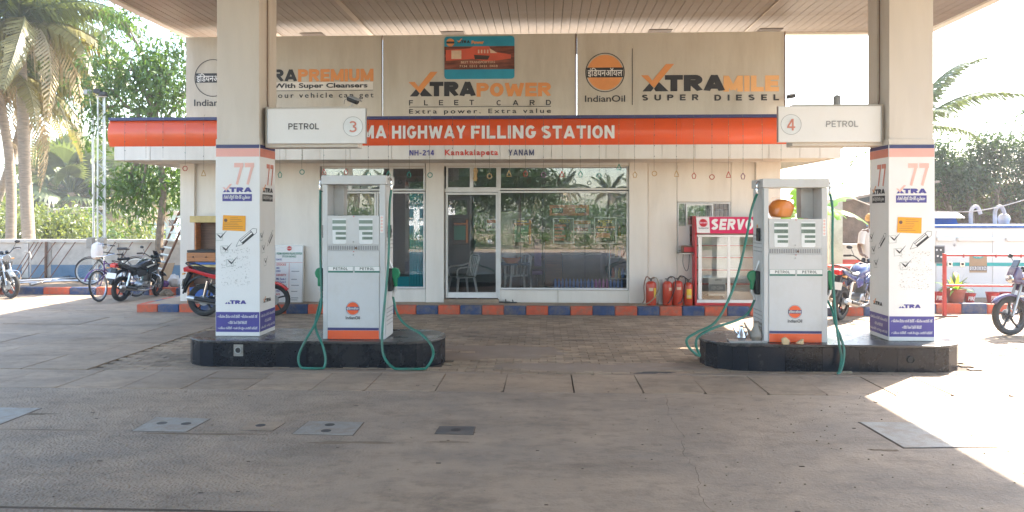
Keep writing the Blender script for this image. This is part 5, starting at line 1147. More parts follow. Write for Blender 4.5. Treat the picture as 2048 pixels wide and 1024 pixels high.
    for s in (-1, 1):
        M().prism([(-.18, .56), (.06, .60), (.08, .72), (-.16, .76), (-.3, .70)][::s], .09*s, .115*s, lambda u, v, w_: (u, w_, v)).build('side_cover', body, t, bevel=.01)
        M().prism([(-.36, .70), (-.5, .74), (-.86, .86), (-.95, .93), (-.8, .90), (-.55, .83), (-.3, .78)][::-s], .085*s, .125*s, lambda u, v, w_: (u, w_, v)).build('tail_panel', body, t, bevel=.012)
        M().prism([(.12, .62), (.42, .70), (.5, .84), (.38, .80), (.1, .72)][::s], .10*s, .135*s, lambda u, v, w_: (u, w_, v)).build('tank_shroud', body, t, bevel=.012)
        tube('grab_rail', 'black', t, [(-.55, .12*s, .86), (-.8, .13*s, .95), (-.93, .07*s, .99), (-.95, 0, 1.0)], .012, 6, 3)
        tube('indicator', 'orange_light', t, [(-.93, .1*s, .82), (-.95, .18*s, .82)], [.008, .022], 8)
        tube('foot_peg', 'black', t, [(-.05, .1*s, .32), (-.05, .26*s, .32)], .014, 6); tube('rear_peg', 'steel', t, [(-.35, .11*s, .4), (-.38, .24*s, .42)], .013, 6)
    M().prism([(-.84, .84), (-.98, .84), (-.99, .92), (-.9, .95)], -.075, .075, lambda u, v, w_: (u, w_, v)).build('tail_light', tail, t, bevel=.012)
    # mudguards
    def guard(xc, a0, a1, rr, hw, m, up=0):
        b = M(); nn = 12
        for i in range(nn+1):
            a = R(a0+(a1-a0)*i/nn)
            for (yy, dr) in ((-hw, -.03), (-hw*.7, 0), (0, .012), (hw*.7, 0), (hw, -.03)): b.v.append((xc+(rr+dr)*math.cos(a), yy, r+up+(rr+dr)*math.sin(a)))
        for i in range(nn):
            for k in range(4): b.f.append((i*5+k, i*5+k+1, (i+1)*5+k+1, (i+1)*5+k))
        o = b.build('mudguard', m, t, smooth=True); q = o.modifiers.new('solid', 'SOLIDIFY'); q.thickness = .008; return o
    guard(xf, 35, 165, r+.035, .06, body); guard(xr, 75, 170, r+.09, .065, 'black', .06)
    M().prism([(-.86, .80), (-1.0, .52), (-1.03, .52), (-.92, .82)], -.07, .07, lambda u, v, w_: (u, w_, v)).build('tail_flap', 'black', t)
    pq = PL((-1.0, .13, .58), (0, -1, 0), (.25, 0, 1)); np_ = M().prism([(0, 0), (.26, 0), (.26, .13), (0, .13)], .012, .018, lambda u, v, w_: tuple(pq(u, v, w_))).build('number_plate', 'white_sheet', t)
    # chain cover, crash guard, centre stand
    box('chain_cover', 'black', t, -.6, -.02, .11, .125, .27, .36, .01)
    tube('crash_guard', 'chrome', t, [(.33, 0, .62), (.36, .22, .58), (.38, .29, .48), (.36, .27, .36), (.26, .1, .3)], .012, 6, 3); tube('crash_guard', 'chrome', t, [(.33, 0, .62), (.36, -.22, .58), (.38, -.29, .48), (.36, -.27, .36), (.26, -.1, .3)], .012, 6, 3)
    tube('side_stand', 'steel', t, [(-.05, .1, .3), (-.02, .25, .02), (.05, .27, .012)], .012, 6)
    # handlebar
    hb = tube('handlebar', 'black', t, [(.25, -.36, 1.08), (.33, -.22, 1.10), (.42, -.08, 1.0), (.42, .08, 1.0), (.33, .22, 1.10), (.25, .36, 1.08)], .012, 7, 3)
    for s in (-1, 1):
        M().tube([(.31, .25*s, 1.10), (.25, .37*s, 1.085)], .02, 8).build('grip', 'rubber', hb); M().tube([(.36, .24*s, 1.09), (.36, .34*s, 1.075)], .006, 5).build('brake_lever', 'steel', hb)
        mm = M().tube([(.33, .2*s, 1.1), (.34, .27*s, 1.22)], .005, 5); mm.ball((.33, .30*s, 1.25), .05, 10, 7, (.3, 1.2, .7)); mm.build('mirror', 'black', t, smooth=True)
        tube('indicator', 'orange_light', t, [(.46, .09*s, .88), (.47, .17*s, .88)], [.008, .022], 8)
    if fairing:
        M().prism([(.42, .78), (.58, .82), (.60, .92), (.52, 1.08), (.44, 1.02)], -.1, .1, lambda u, v, w_: (u, w_, v)).build('headlight_cowl', body, t, bevel=.03)
        M().prism([(.50, 1.06), (.53, 1.06), (.46, 1.18), (.44, 1.18)], -.07, .07, lambda u, v, w_: (u, w_, v)).build('windscreen', 'black_gloss', t, bevel=.005)
        M().lathe([(.075, 0), (.07, .02), (.04, .03)], (.592, 0, .885), 14, f=lambda a, b_, z: (z, a*1.1, b_*.8)).build('headlight', 'chrome', t, smooth=True)
    else:
        M().lathe([(.03, -.1), (.08, -.04), (.09, .03), (.08, .045)], (.5, 0, .9), 16, f=lambda a, b_, z: (z, a, b_)).build('headlight', 'chrome', t, smooth=True)
    for s in (-1, 1): M().lathe([(.035, -.03), (.04, 0), (.035, .015)], (.40, .05*s, 1.04), 12, f=lambda a, b_, z: (a*.8-z*.6, b_, a*.6+z*.8)).build('gauge', 'black_gloss', t)
    return t
def put(pr, pf):      # rear and front wheel contact pixels -> location, heading
    a, b_ = G(*pr), G(*pf); d = b_-a; ang = math.atan2(d.y, d.x); c = (a+b_)/2; return Vector((c.x, c.y, 0)), ang, d.length
l, a, L_ = put((237, 603), (300, 596))
a0 = G(238, 603); an = R(78); mb_ = motorcycle('black and red motorcycle parked by the left kerb, seen from behind', (a0.x+.62*math.cos(an), a0.y+.62*math.sin(an), 0), an, 'black_gloss', plate='x', steer=.3)
a0 = G(410, 632); an = R(3); motorcycle('red motorcycle half hidden behind the left column', (a0.x+.64*math.cos(an), a0.y+.64*math.sin(an), 0), an, 'bike_red')
a0 = G(1680, 640); an = R(48); motorcycle('blue motorcycle parked between the right pump and the right column', (a0.x+.62*math.cos(an), a0.y+.62*math.sin(an), 0), an, 'bike_blue', fairing=False, steer=-.3)
a0 = G(2021, 671); motorcycle('dark purple motorcycle entering the photo at the right edge', (a0.x+.64, a0.y+.1, 0), R(188), 'bike_purple', steer=.1)
mb_.scale = (.9,)*3
a0 = G(22, 596); an = R(-40); motorcycle('grey motorcycle cut off by the left edge of the photo', (a0.x-.6*math.cos(an), a0.y-.6*math.sin(an), 0), an, 'bike_grey', steer=.3, fairing=False)
def bicycle(label, loc, rz, col, lean=.1, bag=False):
    t = thing('bicycle', label, 'bicycle', loc, rz, world=False); t.rotation_euler = (lean, 0, rz); r = .34
    wheel(t, -.52, r, .035, 'steel', .03, 20, True); wheel(t, .55, r, .035, 'steel', .03, 20, True, steer=.25)
    b = M()
    for q in ([(-.08, 0, .28), (-.2, 0, .8)], [(-.08, 0, .28), (.34, 0, .72)], [(-.18, 0, .74), (.32, 0, .82)], [(.32, 0, .88), (.36, 0, .62)]): b.tube(q, .014, 6)
    for s in (-1, 1): b.tube([(-.08, .03*s, .28), (-.52, .05*s, r)], .009, 5); b.tube([(-.19, .03*s, .76), (-.52, .05*s, r)], .008, 5); b.tube([(.36, .03*s, .62), (.44, .04*s, .5), (.55, .05*s, r)], .01, 5)
    b.build('frame', col, t)
    M().prism([(-.34, -.09), (-.30, -.1), (-.08, -.03), (-.04, 0), (-.08, .03), (-.30, .1), (-.34, .09)], .86, .92, fz).build('saddle', 'seat', t, bevel=.02); M().tube([(-.2, 0, .78), (-.21, 0, .87)], .012, 6).build('seat_post', 'chrome', t)
    hb = tube('handlebar', 'chrome', t, [(.1, -.27, .98), (.28, -.26, 1.0), (.33, -.08, .98), (.33, .08, .98), (.28, .26, 1.0), (.1, .27, .98)], .011, 6, 3)
    for s in (-1, 1): M().tube([(.2, .265*s, .99), (.09, .27*s, .98)], .017, 7).build('grip', 'rubber', hb)
    M().tube([(.32, 0, .88), (.32, 0, .98)], .014, 6).build('stem', 'chrome', t)
    c = M().lathe([(.09, -.004), (.09, .004)], (-.08, .04, .28), 18, f=lambda a, b_, z: (a, z, b_)); c.tube([(-.08, .05, .28), (.02, .06, .16)], .009, 5).tube([(-.08, -.05, .28), (-.18, -.06, .4)], .009, 5).box(-.03, .07, .06, .14, .14, .16).box(-.23, -.13, -.14, -.06, .4, .42); c.build('crank', 'steel', t)
    k = M()
    for yy in (-.07, 0, .07): k.tube([(-.25, yy, .7), (-.78, yy, .72)], .007, 5)
    k.tube([(-.78, -.07, .72), (-.78, .07, .72)], .007, 5).tube([(-.7, .06, .72), (-.52, .06, r)], .006, 5).tube([(-.7, -.06, .72), (-.52, -.06, r)], .006, 5); k.build('carrier', 'steel', t)
    for xc, a0_, a1_ in ((-.52, 60, 200), (.55, 20, 140)):
        m_ = M(); 
        for i in range(11):
            a = R(a0_+(a1_-a0_)*i/10)
            for yy in (-.03, 0, .03): m_.v.append((xc+(r+.03-abs(yy)*.3)*math.cos(a), yy, r+(r+.03-abs(yy)*.3)*math.sin(a)))
        for i in range(10):
            for q in range(2): m_.f.append((i*3+q, i*3+q+1, i*3+q+4, i*3+q+3))
        o = m_.build('mudguard', col, t, smooth=True); s_ = o.modifiers.new('solid', 'SOLIDIFY'); s_.thickness = .004
    tube('stand', 'steel', t, [(-.45, .05, .3), (-.5, .2, .015)], .009, 5)
    return t
g1 = G(203, 603); an = R(75); bicycle('dark purple bicycle leaning beside the black and red motorcycle', (g1.x+.5*math.cos(an), g1.y+.5*math.sin(an), .0), an+R(180), 'purple', .12)
g1 = G(172, 586); an = R(35); bk = bicycle('old bicycle with a white bag on its handlebar on the left pavement', (g1.x+.35, 18.9, .15), R(190), 'black', .1)
t = M().lathe([(.06, 0), (.15, .05), (.19, .2), (.14, .36), (.05, .42)], (g1.x+.0, 18.8, .78), 12, .8, .6); t.v = [(x+random.uniform(-.015, .015), y+random.uniform(-.015, .015), z) for x, y, z in t.v]
tag(t.build('cloth_bag', 'cloth_white', None, smooth=True), 'white cloth bag hanging from the bicycle handlebar', 'bag')

# ================================================================== left side: wall, masts, ladder
YL = 20.9; lx = lambda x: PX(x, YL); lz = lambda y, x=200: P(x, y, YL).z
t = thing('boundary_wall', 'low white boundary wall with blue base behind the parked bikes', 'wall', (lx(150), YL, .15))
xs_ = [-26, lx(-80), lx(50), lx(95), lx(230), lx(372), lx(470)]
for a, b_ in zip(xs_, xs_[1:]):
    box('wall_bay', 'plaster', t, a+.01, b_-.01, YL+.03, YL+.2, lz(530), lz(486)); box('wall_base', 'plaster_blue', t, a+.01, b_-.01, YL+.015, YL+.2, .1, lz(530)-.002); box('coping', 'plaster', t, a, b_-.005, YL-.02, YL+.24, lz(486)+.002, lz(479), .01)
    box('pier', 'plaster', t, b_-.09, b_+.09, YL-.0, YL+.029, .11, lz(487))
def rod(label, a, b_, m, r_, name='rod', cat='rod', grp=None): return tag(M().tube([a, b_], r_, 6).build(name, m, None), label, cat, grp)
# thin dark bars added to draw the diagonal shadows on the wall
for i, x in enumerate((66, 74, 82, 108, 128, 148, 228, 262, 300)):
    rod(['leftmost of three close rusty rods leaning on the white wall', 'middle of three close rusty rods leaning on the white wall', 'right one of three close rusty rods leaning on the white wall', 'rusty rod leaning on the wall just right of the dark upright pole', 'rusty rod leaning on the wall, second right of the dark pole', 'rusty rod leaning on the wall behind the bicycle with the bag', 'rusty rod leaning on the wall just right of the mast', 'rusty rod leaning on the wall above the black motorcycle', 'rusty rod leaning on the wall just left of the ladder'][i], (lx(x-14 if i < 3 else x-22), YL-.6, .16), (lx(x+4), YL-.03, lz(484)), 'ladder_wood', .012, 'steel_rod', 'rod', 'steel rods leaning on the boundary wall')
rod('dark pole standing upright against the boundary wall', (lx(94), YL-.06, .152), (lx(95), YL-.06, lz(484)), 'wood_brown', .035, 'pole', 'pole')
for i, (xa, ya, xb, yb) in enumerate(((30, 562, 150, 556), (35, 566, 175, 560), (60, 569, 140, 552), (100, 560, 200, 563))):
    rod(['grey pipe nearest the grey motorcycle on the left pavement', 'longest grey pipe lying on the left pavement', 'slanting grey pipe across the others by the wall foot', 'grey pipe ending beside the parked bicycle'][i], G(xa, ya, .19), G(xb, yb, .19), 'steel', .03, 'pipe', 'pipe', 'pipes lying on the left pavement')
t = thing('water_tap', 'thin standpipe with a bent top before the boundary wall', 'tap', (lx(80), 20.5, .15)); tube('pipe', 'plaster', t, [(lx(80), 20.5, .15), (lx(80), 20.5, .8), (lx(78), 20.5, .87), (lx(68), 20.5, .87)], .02, 6)
# lattice lamp mast, folded sections side by side
t = thing('lattice_mast', 'tall slim silver lattice mast with lamps on top and grey boxes at its foot', 'mast', (PX(204, 19.6), 19.6, .15)); Ym = 19.6; mx = lambda x: PX(x, Ym); mz = lambda y: P(204, y, Ym).z
cs = []
for (x, dy) in ((195, 0), (203, .1), (211, 0)):
    M().tube([(mx(x), Ym+dy, .15), (mx(x-.5+(204-x)*.15), Ym+dy, mz(195))], .022, 8).build('mast_tube', 'alu', t, smooth=True)
b = M(); z = .4
while z < mz(210):
    b.tube([(mx(195), Ym, z), (mx(211), Ym, z+.2)], .009, 4).tube([(mx(211), Ym, z+.2), (mx(195), Ym, z+.4)], .009, 4); z += .4
b.build('bracing', 'alu', t)
for x, y in ((198, 182), (209, 188)): p = P(x, y, Ym); M().box(p.x-.11, p.x+.07, Ym-.08, Ym+.06, p.z-.06, p.z+.05).build('flood_lamp', 'black', t, bevel=.01)
tube('top_bar', 'alu', t, [(mx(193), Ym, mz(193)), (mx(213), Ym, mz(193))], .02, 6)
for x in (188, 212): box('control_box', 'plate', t, mx(x)-.09, mx(x)+.07, Ym-.2, Ym-.05, lz(492), lz(472), .01)
rod('single thin silver pole standing left of the lattice mast', (mx(184), Ym+.1, .15), (mx(181), Ym+.1, mz(235)), 'alu', .03, 'lamp_pole', 'pole')
p = P(178, 184, 19.7); t = thing('flood_light', 'small faint flood light seen against the sky left of the mast top', 'light', (p.x, 19.7, p.z)); box('lamp_housing', 'grey_pl', t, p.x-.1, p.x+.06, 19.6, 19.75, p.z-.07, p.z+.05, .01); tube('arm', 'alu', t, [(p.x, 19.7, p.z-.05), (mx(181), 19.7, mz(236))], .012, 5)
# ladder
t = thing('ladder', 'dark wooden ladder with pale rungs leaning on the left corner of the shop', 'ladder', (PX(310, 17.5), 17.5, 0))
A0, A1 = P(296, 566, 18.6), P(357, 425, 16.2); B0, B1 = P(309, 572, 18.4), P(368, 458, 16.0)
A0 = G(297, 567, .15); B0 = G(311, 573, .15); A1 = P(359, 424, 16.6); B1 = A1+(B0-A0)
for a, b_ in ((A0, A1), (B0, B1)): M().tube([a, b_], .028, 6).build('rail', 'ladder_wood', t)
for k in range(10):
    q = (k+.6)/10.2; M().tube([A0*(1-q)+A1*q, B0*(1-q)+B1*q], .026, 6).build('rung', 'rung', t)
g = G(324, 574, .15); t = thing('cardboard_sheet', 'tan board standing folded beside the ladder', 'board', (g.x, g.y, .15))
M().prism([(g.x-.17, .152), (g.x+.13, .152), (g.x+.22, .72), (g.x-.10, .70)], g.y, g.y+.03, lambda u, v, w_: (u, w_+(v-.15)*.3, v)).build('sheet', 'cardboard', t)
g = G(347, 574, .15)
def bagb(label, x, y, z, r_, m, sc): 
    b = M().ball((x, y, z+r_*sc[2]), r_, 12, 8, sc); b.v = [(a+random.uniform(-.02, .02), c_+random.uniform(-.02, .02), max(z, d+random.uniform(-.02, .02))) for a, c_, d in b.v]; return tag(b.build('bag', m, None, smooth=True), label, 'bag')
bagb('white sack in the pile beside the ladder', g.x+.02, g.y, .151, .15, 'cloth_white', (1, .8, 1)); bagb('purple bag in the pile at the shop corner', g.x-.14, g.y-.16, .151, .11, 'purple', (1, .8, .7)); bagb('small white bag with purple print right of the ladder', g.x+.22, g.y-.05, .151, .10, 'cloth_white', (1, .8, 1.1))
g = G(293, 572, .15); bagb('teal bag lying behind the black motorcycle', g.x, g.y, .151, .14, 'teal_bag', (.8, .8, 1.5))
for i, (x, y, r_) in enumerate(((330, 590, .11), (338, 592, .07), (322, 591, .06))):
    g = G(x, y, .15); b = M().ball((g.x, g.y+.05, .15+r_*.45), r_, 8, 5, (1.2, .9, .7)); b.v = [(a+random.uniform(-.015, .015), c_+random.uniform(-.015, .015), d) for a, c_, d in b.v]; tag(b.build('rubble_stone', 'dirt', None), ['big broken lump of masonry on the left kerb', 'small stone right of the big lump on the kerb', 'small stone left of the big lump on the kerb'][i], 'stone', 'rubble on the left kerb')
# height bar and far house
Yg = 30.; t = thing('gantry_bar', 'white horizontal bar on posts beyond the boundary wall', 'barrier', (PX(190, Yg), Yg, -.03))
for x in (98, 277): M().tube([(PX(x, Yg), Yg, -.03), (PX(x, Yg), Yg, PZ(x, 416, Yg))], .09 if x == 277 else .05, 10).build('post', 'plaster', t)
M().tube([(PX(98, Yg), Yg, PZ(98, 420, Yg)), (PX(277, Yg), Yg, PZ(277, 411, Yg))], .04, 8).build('bar', 'plaster', t); M().tube([(PX(98, Yg), Yg, PZ(98, 424, Yg)), (PX(277, Yg), Yg, PZ(277, 414, Yg))], .03, 8).build('bar', 'plaster', t)
def house(label, x0, x1, z1, y0, y1, wins, m='house_white', front=-1):
    t = thing('far_house', label, 'house', ((x0+x1)/2, (y0+y1)/2, -.03)); box('wall', m, t, x0, x1, y0, y1, -.03, z1); box('roof', 'plaster', t, x0-.2, x1+.2, y0-.2, y1+.2, z1+.001, z1+.25)
    yy = y0 if front < 0 else y1
    for (a, b_, c_, d_) in wins:
        f = M().box(a, b_, yy-.04, yy+.04, c_, d_).build('window', 'window_dark', t); box('sill', 'plaster', f, a-.05, b_+.05, yy+(.05 if front > 0 else -.15), yy+(.15 if front > 0 else -.05), c_-.08, c_-.005)
    return t
Yh_ = 48.; hx = lambda x: PX(x, Yh_)
house('pale blue house far behind the boundary wall and ladder', hx(285), hx(352), PZ(320, 430, Yh_), Yh_, Yh_+8, [(hx(292), hx(302), .0, 1.0), (hx(338), hx(350), PZ(320, 452, Yh_), PZ(320, 440, Yh_)), (hx(322), hx(332), .0, .9)], 'house_blue')

# ================================================================== right side
# generator enclosure
Yn = 16.6; nx = lambda x: PX(x, Yn); nz_ = lambda y: P(1960, y, Yn).z
t = thing('generator_enclosure', 'large white generator enclosure with blue roof edge and teal stripe behind the railing', 'generator', (nx(1960), Yn, .17))
x0_, x1_ = nx(1800), nx(2180)
box('body', 'genset', t, x0_, x1_, Yn, Yn+1.6, nz_(600), nz_(456), .01); box('base_frame', 'genset_blue', t, x0_+.02, x1_-.02, Yn+.05, Yn+1.5, .172, nz_(600.5)); box('roof', 'genset_blue', t, x0_-.03, x1_+.03, Yn-.04, Yn+1.65, nz_(455.6), nz_(450), .01)
hx0, hx1 = nx(1820), nx(1929)
M().prism([(Yn+.25, nz_(449.6)), (Yn+1.2, nz_(449.6)), (Yn+1.1, nz_(436)), (Yn+.35, nz_(436))], hx0, hx1, lambda u, v, w_: (w_, u, v)).build('roof_hatch', 'genset_blue', t); M().prism([(Yn+.15, nz_(435.6)), (Yn+1.3, nz_(435.6)), (Yn+1.0, nz_(425)), (Yn+.45, nz_(425))], hx0-.08, hx1+.10, lambda u, v, w_: (w_, u, v)).build('hatch_lid', 'genset', t, bevel=.01)
pl = FRONT(Yn-.001)
box('door_panel', 'genset', t, nx(1872), nx(1983), Yn-.012, Yn-.0, nz_(597), nz_(462), .004); box('door_panel', 'genset', t, nx(1985), nx(2100), Yn-.012, Yn-.0, nz_(597), nz_(462), .004)
for a, b_ in ((1872, 1906), (1913, 1990), (2010, 2080)): box('louvre_hood', 'genset', t, nx(a), nx(b_), Yn-.07, Yn-.013, nz_(482), nz_(475), .012)
rect(pl, nx(1872), nz_(532), nx(2099), nz_(525), 'teal', t, 'stripe', .013)
cpn = box('control_panel', 'grey_pl', t, nx(1866), nx(1889), Yn-.03, Yn-.013, nz_(527), nz_(491), .008); box('window', 'window_dark', cpn, nx(1868), nx(1887), Yn-.034, Yn-.0305, nz_(525), nz_(493)); 
for (x, y) in ((1872, 500), (1880, 500), (1874, 512), (1881, 514)): disc(FRONT(Yn-.035), nx(x), nz_(y), .02, 'white_sheet', cpn, 'gauge', .001)
for x in (1899, 1924): b = box('handle_plate', 'chrome', t, nx(x-5), nx(x+5), Yn-.022, Yn-.0155, nz_(534), nz_(523), .004); M().ball((nx(x), Yn-.03, nz_(528)), .025, 8, 6).build('knob', 'black', b)
box('lock_box', 'chrome', t, nx(1905), nx(1913), Yn-.03, Yn-.013, nz_(556), nz_(543), .006)
M().lathe([(.03, 0), (.02, .02)], (nx(1909), Yn-.013, nz_(490)), 10, f=lambda a, b_, z: (a, -z, b_)).build('bolt', 'steel', t)
st = box('maker_plate', 'cardboard', t, nx(1938), nx(1973), Yn-.017, Yn-.0145, nz_(545), nz_(512)); q = FRONT(Yn-.017)
rect(q, nx(1938), nz_(541), nx(1973), nz_(532), 'ink', t, 'print', .001)
for k, ch in enumerate('GREEN'): rect(q, nx(1939+k*6.8), nz_(540), nx(1944.6+k*6.8), nz_(533), 'white_sheet', t, 'print', .002); text(ch, q, nx(1940.2+k*6.8), nz_(539.3), nx(1943.6+k*6.8), nz_(533.7), 'ink', t, 'lettering', .03, d=.003)
M().add([q(nx(1955)+.11*math.cos(R(a)), nz_(513)+.045*math.sin(R(a)), .002) for a in range(0, 360, 15)], [tuple(range(24))]).build('print', 'teal', t); text('POWER', q, nx(1948), nz_(514.5), nx(1962), nz_(511), 'white_sheet', t, 'lettering', .02, d=.004)
for x, s in ((1973, 1), (2023, 1)):
    tube('exhaust_pipe', 'plaster', t, [(nx(x-5), Yn+.5, nz_(450)), (nx(x-5), Yn+.5, nz_(425)), (nx(x), Yn+.5, nz_(414)), (nx(x+9), Yn+.5, nz_(414)), (nx(x+15), Yn+.5, nz_(428))], .04, 8, 4)
M().lathe([(.08, 0), (.1, .03), (.1, .13), (.06, .16)], (nx(2042), Yn+.6, nz_(450)), 14).build('silencer', 'plaster', t, smooth=True); M().ball((nx(2042), Yn+.6, nz_(438)), .12, 12, 8).build('silencer', 'plaster', t, smooth=True)
# overhead cable
def cable(label, pts, r_=.012, m='plaster'): return tag(M().tube(smoothpts(pts, 6), r_, 5).build('overhead_cable', m, None), label, 'cable')
cable('pale cable sagging above the generator enclosure', [P(1700, 395, 16), P(1780, 421, 16.2), P(1871, 423, 16.4), P(1940, 423, 16.5), P(2000, 413, 16.6), P(2060, 396, 16.7), P(2130, 372, 16.8)])
cable('thin wire running to the right end of the shop roof', [P(1590, 350, 17), P(1650, 338, 17), P(1690, 320, 17.2)], .006)
# red railing
Yr = 14.75; rx_ = lambda x: PX(x, Yr); rz_ = lambda y: P(1950, y, Yr).z
t = thing('railing', 'red tubular railing standing before the generator', 'railing', (rx_(1889), Yr, 0))
b = M().box(rx_(1886), rx_(1892), Yr-.03, Yr+.03, 0.02, rz_(507)); b.build('post', 'rail_red', t, bevel=.006); M().box(rx_(2150), rx_(2156), Yr-.03, Yr+.03, 0.02, rz_(507)).build('post', 'rail_red', t, bevel=.006)
for y in (510, 571): M().tube([(rx_(1889), Yr, rz_(y)), (rx_(2153), Yr, rz_(y+1))], .022, 8).build('rail', 'rail_red', t, smooth=True)
for x in (1889, 2153): box('foot', 'ladder_wood', t, rx_(x)-.25, rx_(x)+.22, Yr-.05, Yr+.04, .0, .025)
for x in (1925, 1990, 2040): box('hook', 'rail_red', t, rx_(x), rx_(x)+.02, Yr-.03, Yr+.0, rz_(515), rz_(508))
# fire buckets, pot plant
def bucket(label, cx, s=1., handle=False):
    Y = 15.6; x = PX(cx, Y); t = thing('fire_bucket', label, 'bucket', (x, Y, .172), world=False, group='red fire buckets before the generator')
    M().lathe([(.085*s, 0), (.125*s, .2*s), (.132*s, .205*s), (.12*s, .2*s), (.10*s, .1)], (0, 0, 0), 20).build('body', 'bucket_red', t, smooth=True)
    M().lathe([(.115*s, .17*s), (.11*s, .175*s)], (0, 0, 0), 16).build('sand', 'dirt', t)
    n = 8; w_, h = .15*s, .085*s
    TXT.setdefault('x', 0) if False else None
    o = text('FIRE', FRONT(0), -w_/2, .055*s, w_/2, .055*s+h, 'white_sheet', t, 'lettering', .04)
    me = o.data
    for v in me.vertices:
        rr = (.085+.04*(v.co.z/(.2*s)))*s+.004; a = v.co.x/rr; v.co = (rr*math.sin(a), -rr*math.cos(a), v.co.z)
    if handle: tube('handle', 'steel', t, [(-.12*s, 0, .2*s), (-.08*s, 0, .29*s), (0, 0, .33*s), (.08*s, 0, .29*s), (.12*s, 0, .2*s)], .005, 5, 3)
    return t
bucket('red FIRE bucket half hidden behind the right column edge', 1876); bucket('red FIRE bucket with its handle up beside the flower pot', 1939, .9, True); bucket('red FIRE bucket left of the touching pair before the generator', 1985); bucket('red FIRE bucket nearest the right edge of the photo', 2013)
Yp = 15.6; px_ = PX(1911, Yp); t = thing('potted_plant', 'terracotta pot with a spiky yellow green plant before the generator', 'plant', (px_, Yp, .172), world=False)
M().lathe([(.13, 0), (.175, .22), (.19, .225), (.19, .27), (.165, .27), (.14, .24)], (0, 0, 0), 20).build('pot', 'pot', t, smooth=True); M().lathe([(.16, .235), (.15, .245)], (0, 0, 0), 14).build('soil', 'dark_dirt', t)
for i in range(34):
    a = random.uniform(0, 6.28); l_ = random.uniform(.28, .46); e = random.uniform(.15, 1.3); b = M(); n = 6; side = Vector((-math.sin(a), math.cos(a), 0))
    for k in range(n+1):
        u = k/n; rr = .03+l_*u*math.cos(e)*1.1; zz_ = .24+l_*(math.sin(e)*u-.55*u*u*math.cos(e)); w_ = .028*math.sin(math.pi*min(1, .18+u*.82)); c_ = Vector((rr*math.cos(a), rr*math.sin(a), zz_))
        b.v += [tuple(c_-side*w_), tuple(c_+Vector((0, 0, -.006))), tuple(c_+side*w_)]
    for k in range(n): b.f += [(k*3, k*3+1, k*3+4, k*3+3), (k*3+1, k*3+2, k*3+5, k*3+4)]
    b.build('leaf', 'banana' if i % 3 else 'frond_yellow', t, smooth=True)
# low wall, outbuilding and ledge behind the blue motorcycle
Yo = 21.; ox = lambda x: PX(x, Yo); oz = lambda y: P(1700, y, Yo).z
t = thing('outbuilding', 'rough brown outbuilding with sloping tiled roof right of the shop', 'building', (ox(1715), Yo, -.03))
M().prism([(ox(1678), -.03), (ox(1860), -.03), (ox(1860), oz(370)), (ox(1680), oz(403))], Yo, Yo+3, lambda u, v, w_: (u, w_, v)).build('wall', 'brown_wall', t)
M().prism([(ox(1672), oz(405)), (ox(1870), oz(366)), (ox(1870), oz(362)), (ox(1672), oz(400))], Yo-.25, Yo+3.2, lambda u, v, w_: (u, w_, v)).build('roof', 'roof_tile', t)
box('window', 'window_dark', t, ox(1716), ox(1750), Yo-.02, Yo-.001, oz(404), oz(390))
Yv = 19.5; vx = lambda x: PX(x, Yv); vz = lambda y: P(1700, y, Yv).z
t = thing('low_wall', 'low off white wall with a red painted foot behind the man', 'wall', (vx(1720), Yv, -.03)); box('wall_bay', 'plaster', t, vx(1640), vx(1850), Yv, Yv+.25, vz(519), vz(492)); box('coping', 'plaster', t, vx(1638), vx(1852), Yv-.03, Yv+.28, vz(491.8), vz(488)); box('wall_base', 'rail_red', t, vx(1640), vx(1850), Yv-.01, Yv+.25, -.03, vz(519.3))
t = thing('gate_pier', 'pale plastered pier beside the shop under the banana leaves', 'wall', (vx(1668), Yv, -.03)); box('pier', 'plaster', t, vx(1650), vx(1676), Yv-.3, Yv-.04, -.03, vz(400))
# table with red top behind the man
Yt = 16.2; tx = lambda x: PX(x, Yt); t = thing('side_table', 'brown table with a red top left of the man', 'table', (tx(1700), Yt, .0))
box('table_top', 'rail_red', t, tx(1662), tx(1728), Yt, Yt+.6, .80, .84, .005)
for a in (1664, 1724): box('leg', 'wood_brown', t, tx(a), tx(a)+.05, Yt+.03, Yt+.55, .172, .799)
box('side_board', 'wood_brown', t, tx(1690), tx(1722), Yt+.01, Yt+.03, .25, .78)

# ================================================================== the man
def skin(name, pts, edges, rad, m, parent, sub=1):
    me = bpy.data.meshes.new(name); me.from_pydata([tuple(p) for p in pts], edges, []); me.materials.append(M_[m]); o = link(bpy.data.objects.new(name, me)); o.parent = parent
    bm_ = o.modifiers.new('skin', 'SKIN'); bm_.use_smooth_shade = True
    for i, r_ in enumerate(rad): me.skin_vertices[0].data[i].radius = (r_, r_*1.0) if not isinstance(r_, tuple) else r_
    me.skin_vertices[0].data[0].use_root = True
    s = o.modifiers.new('sub', 'SUBSURF'); s.levels = sub; s.render_levels = sub; return o
Ym_ = 15.35; mxx = PX(1742, Ym_); man = thing('person', 'man in white shirt and wrap with orange turban, half hidden by the right column', 'person', (mxx, Ym_, .17), R(-75), world=False)
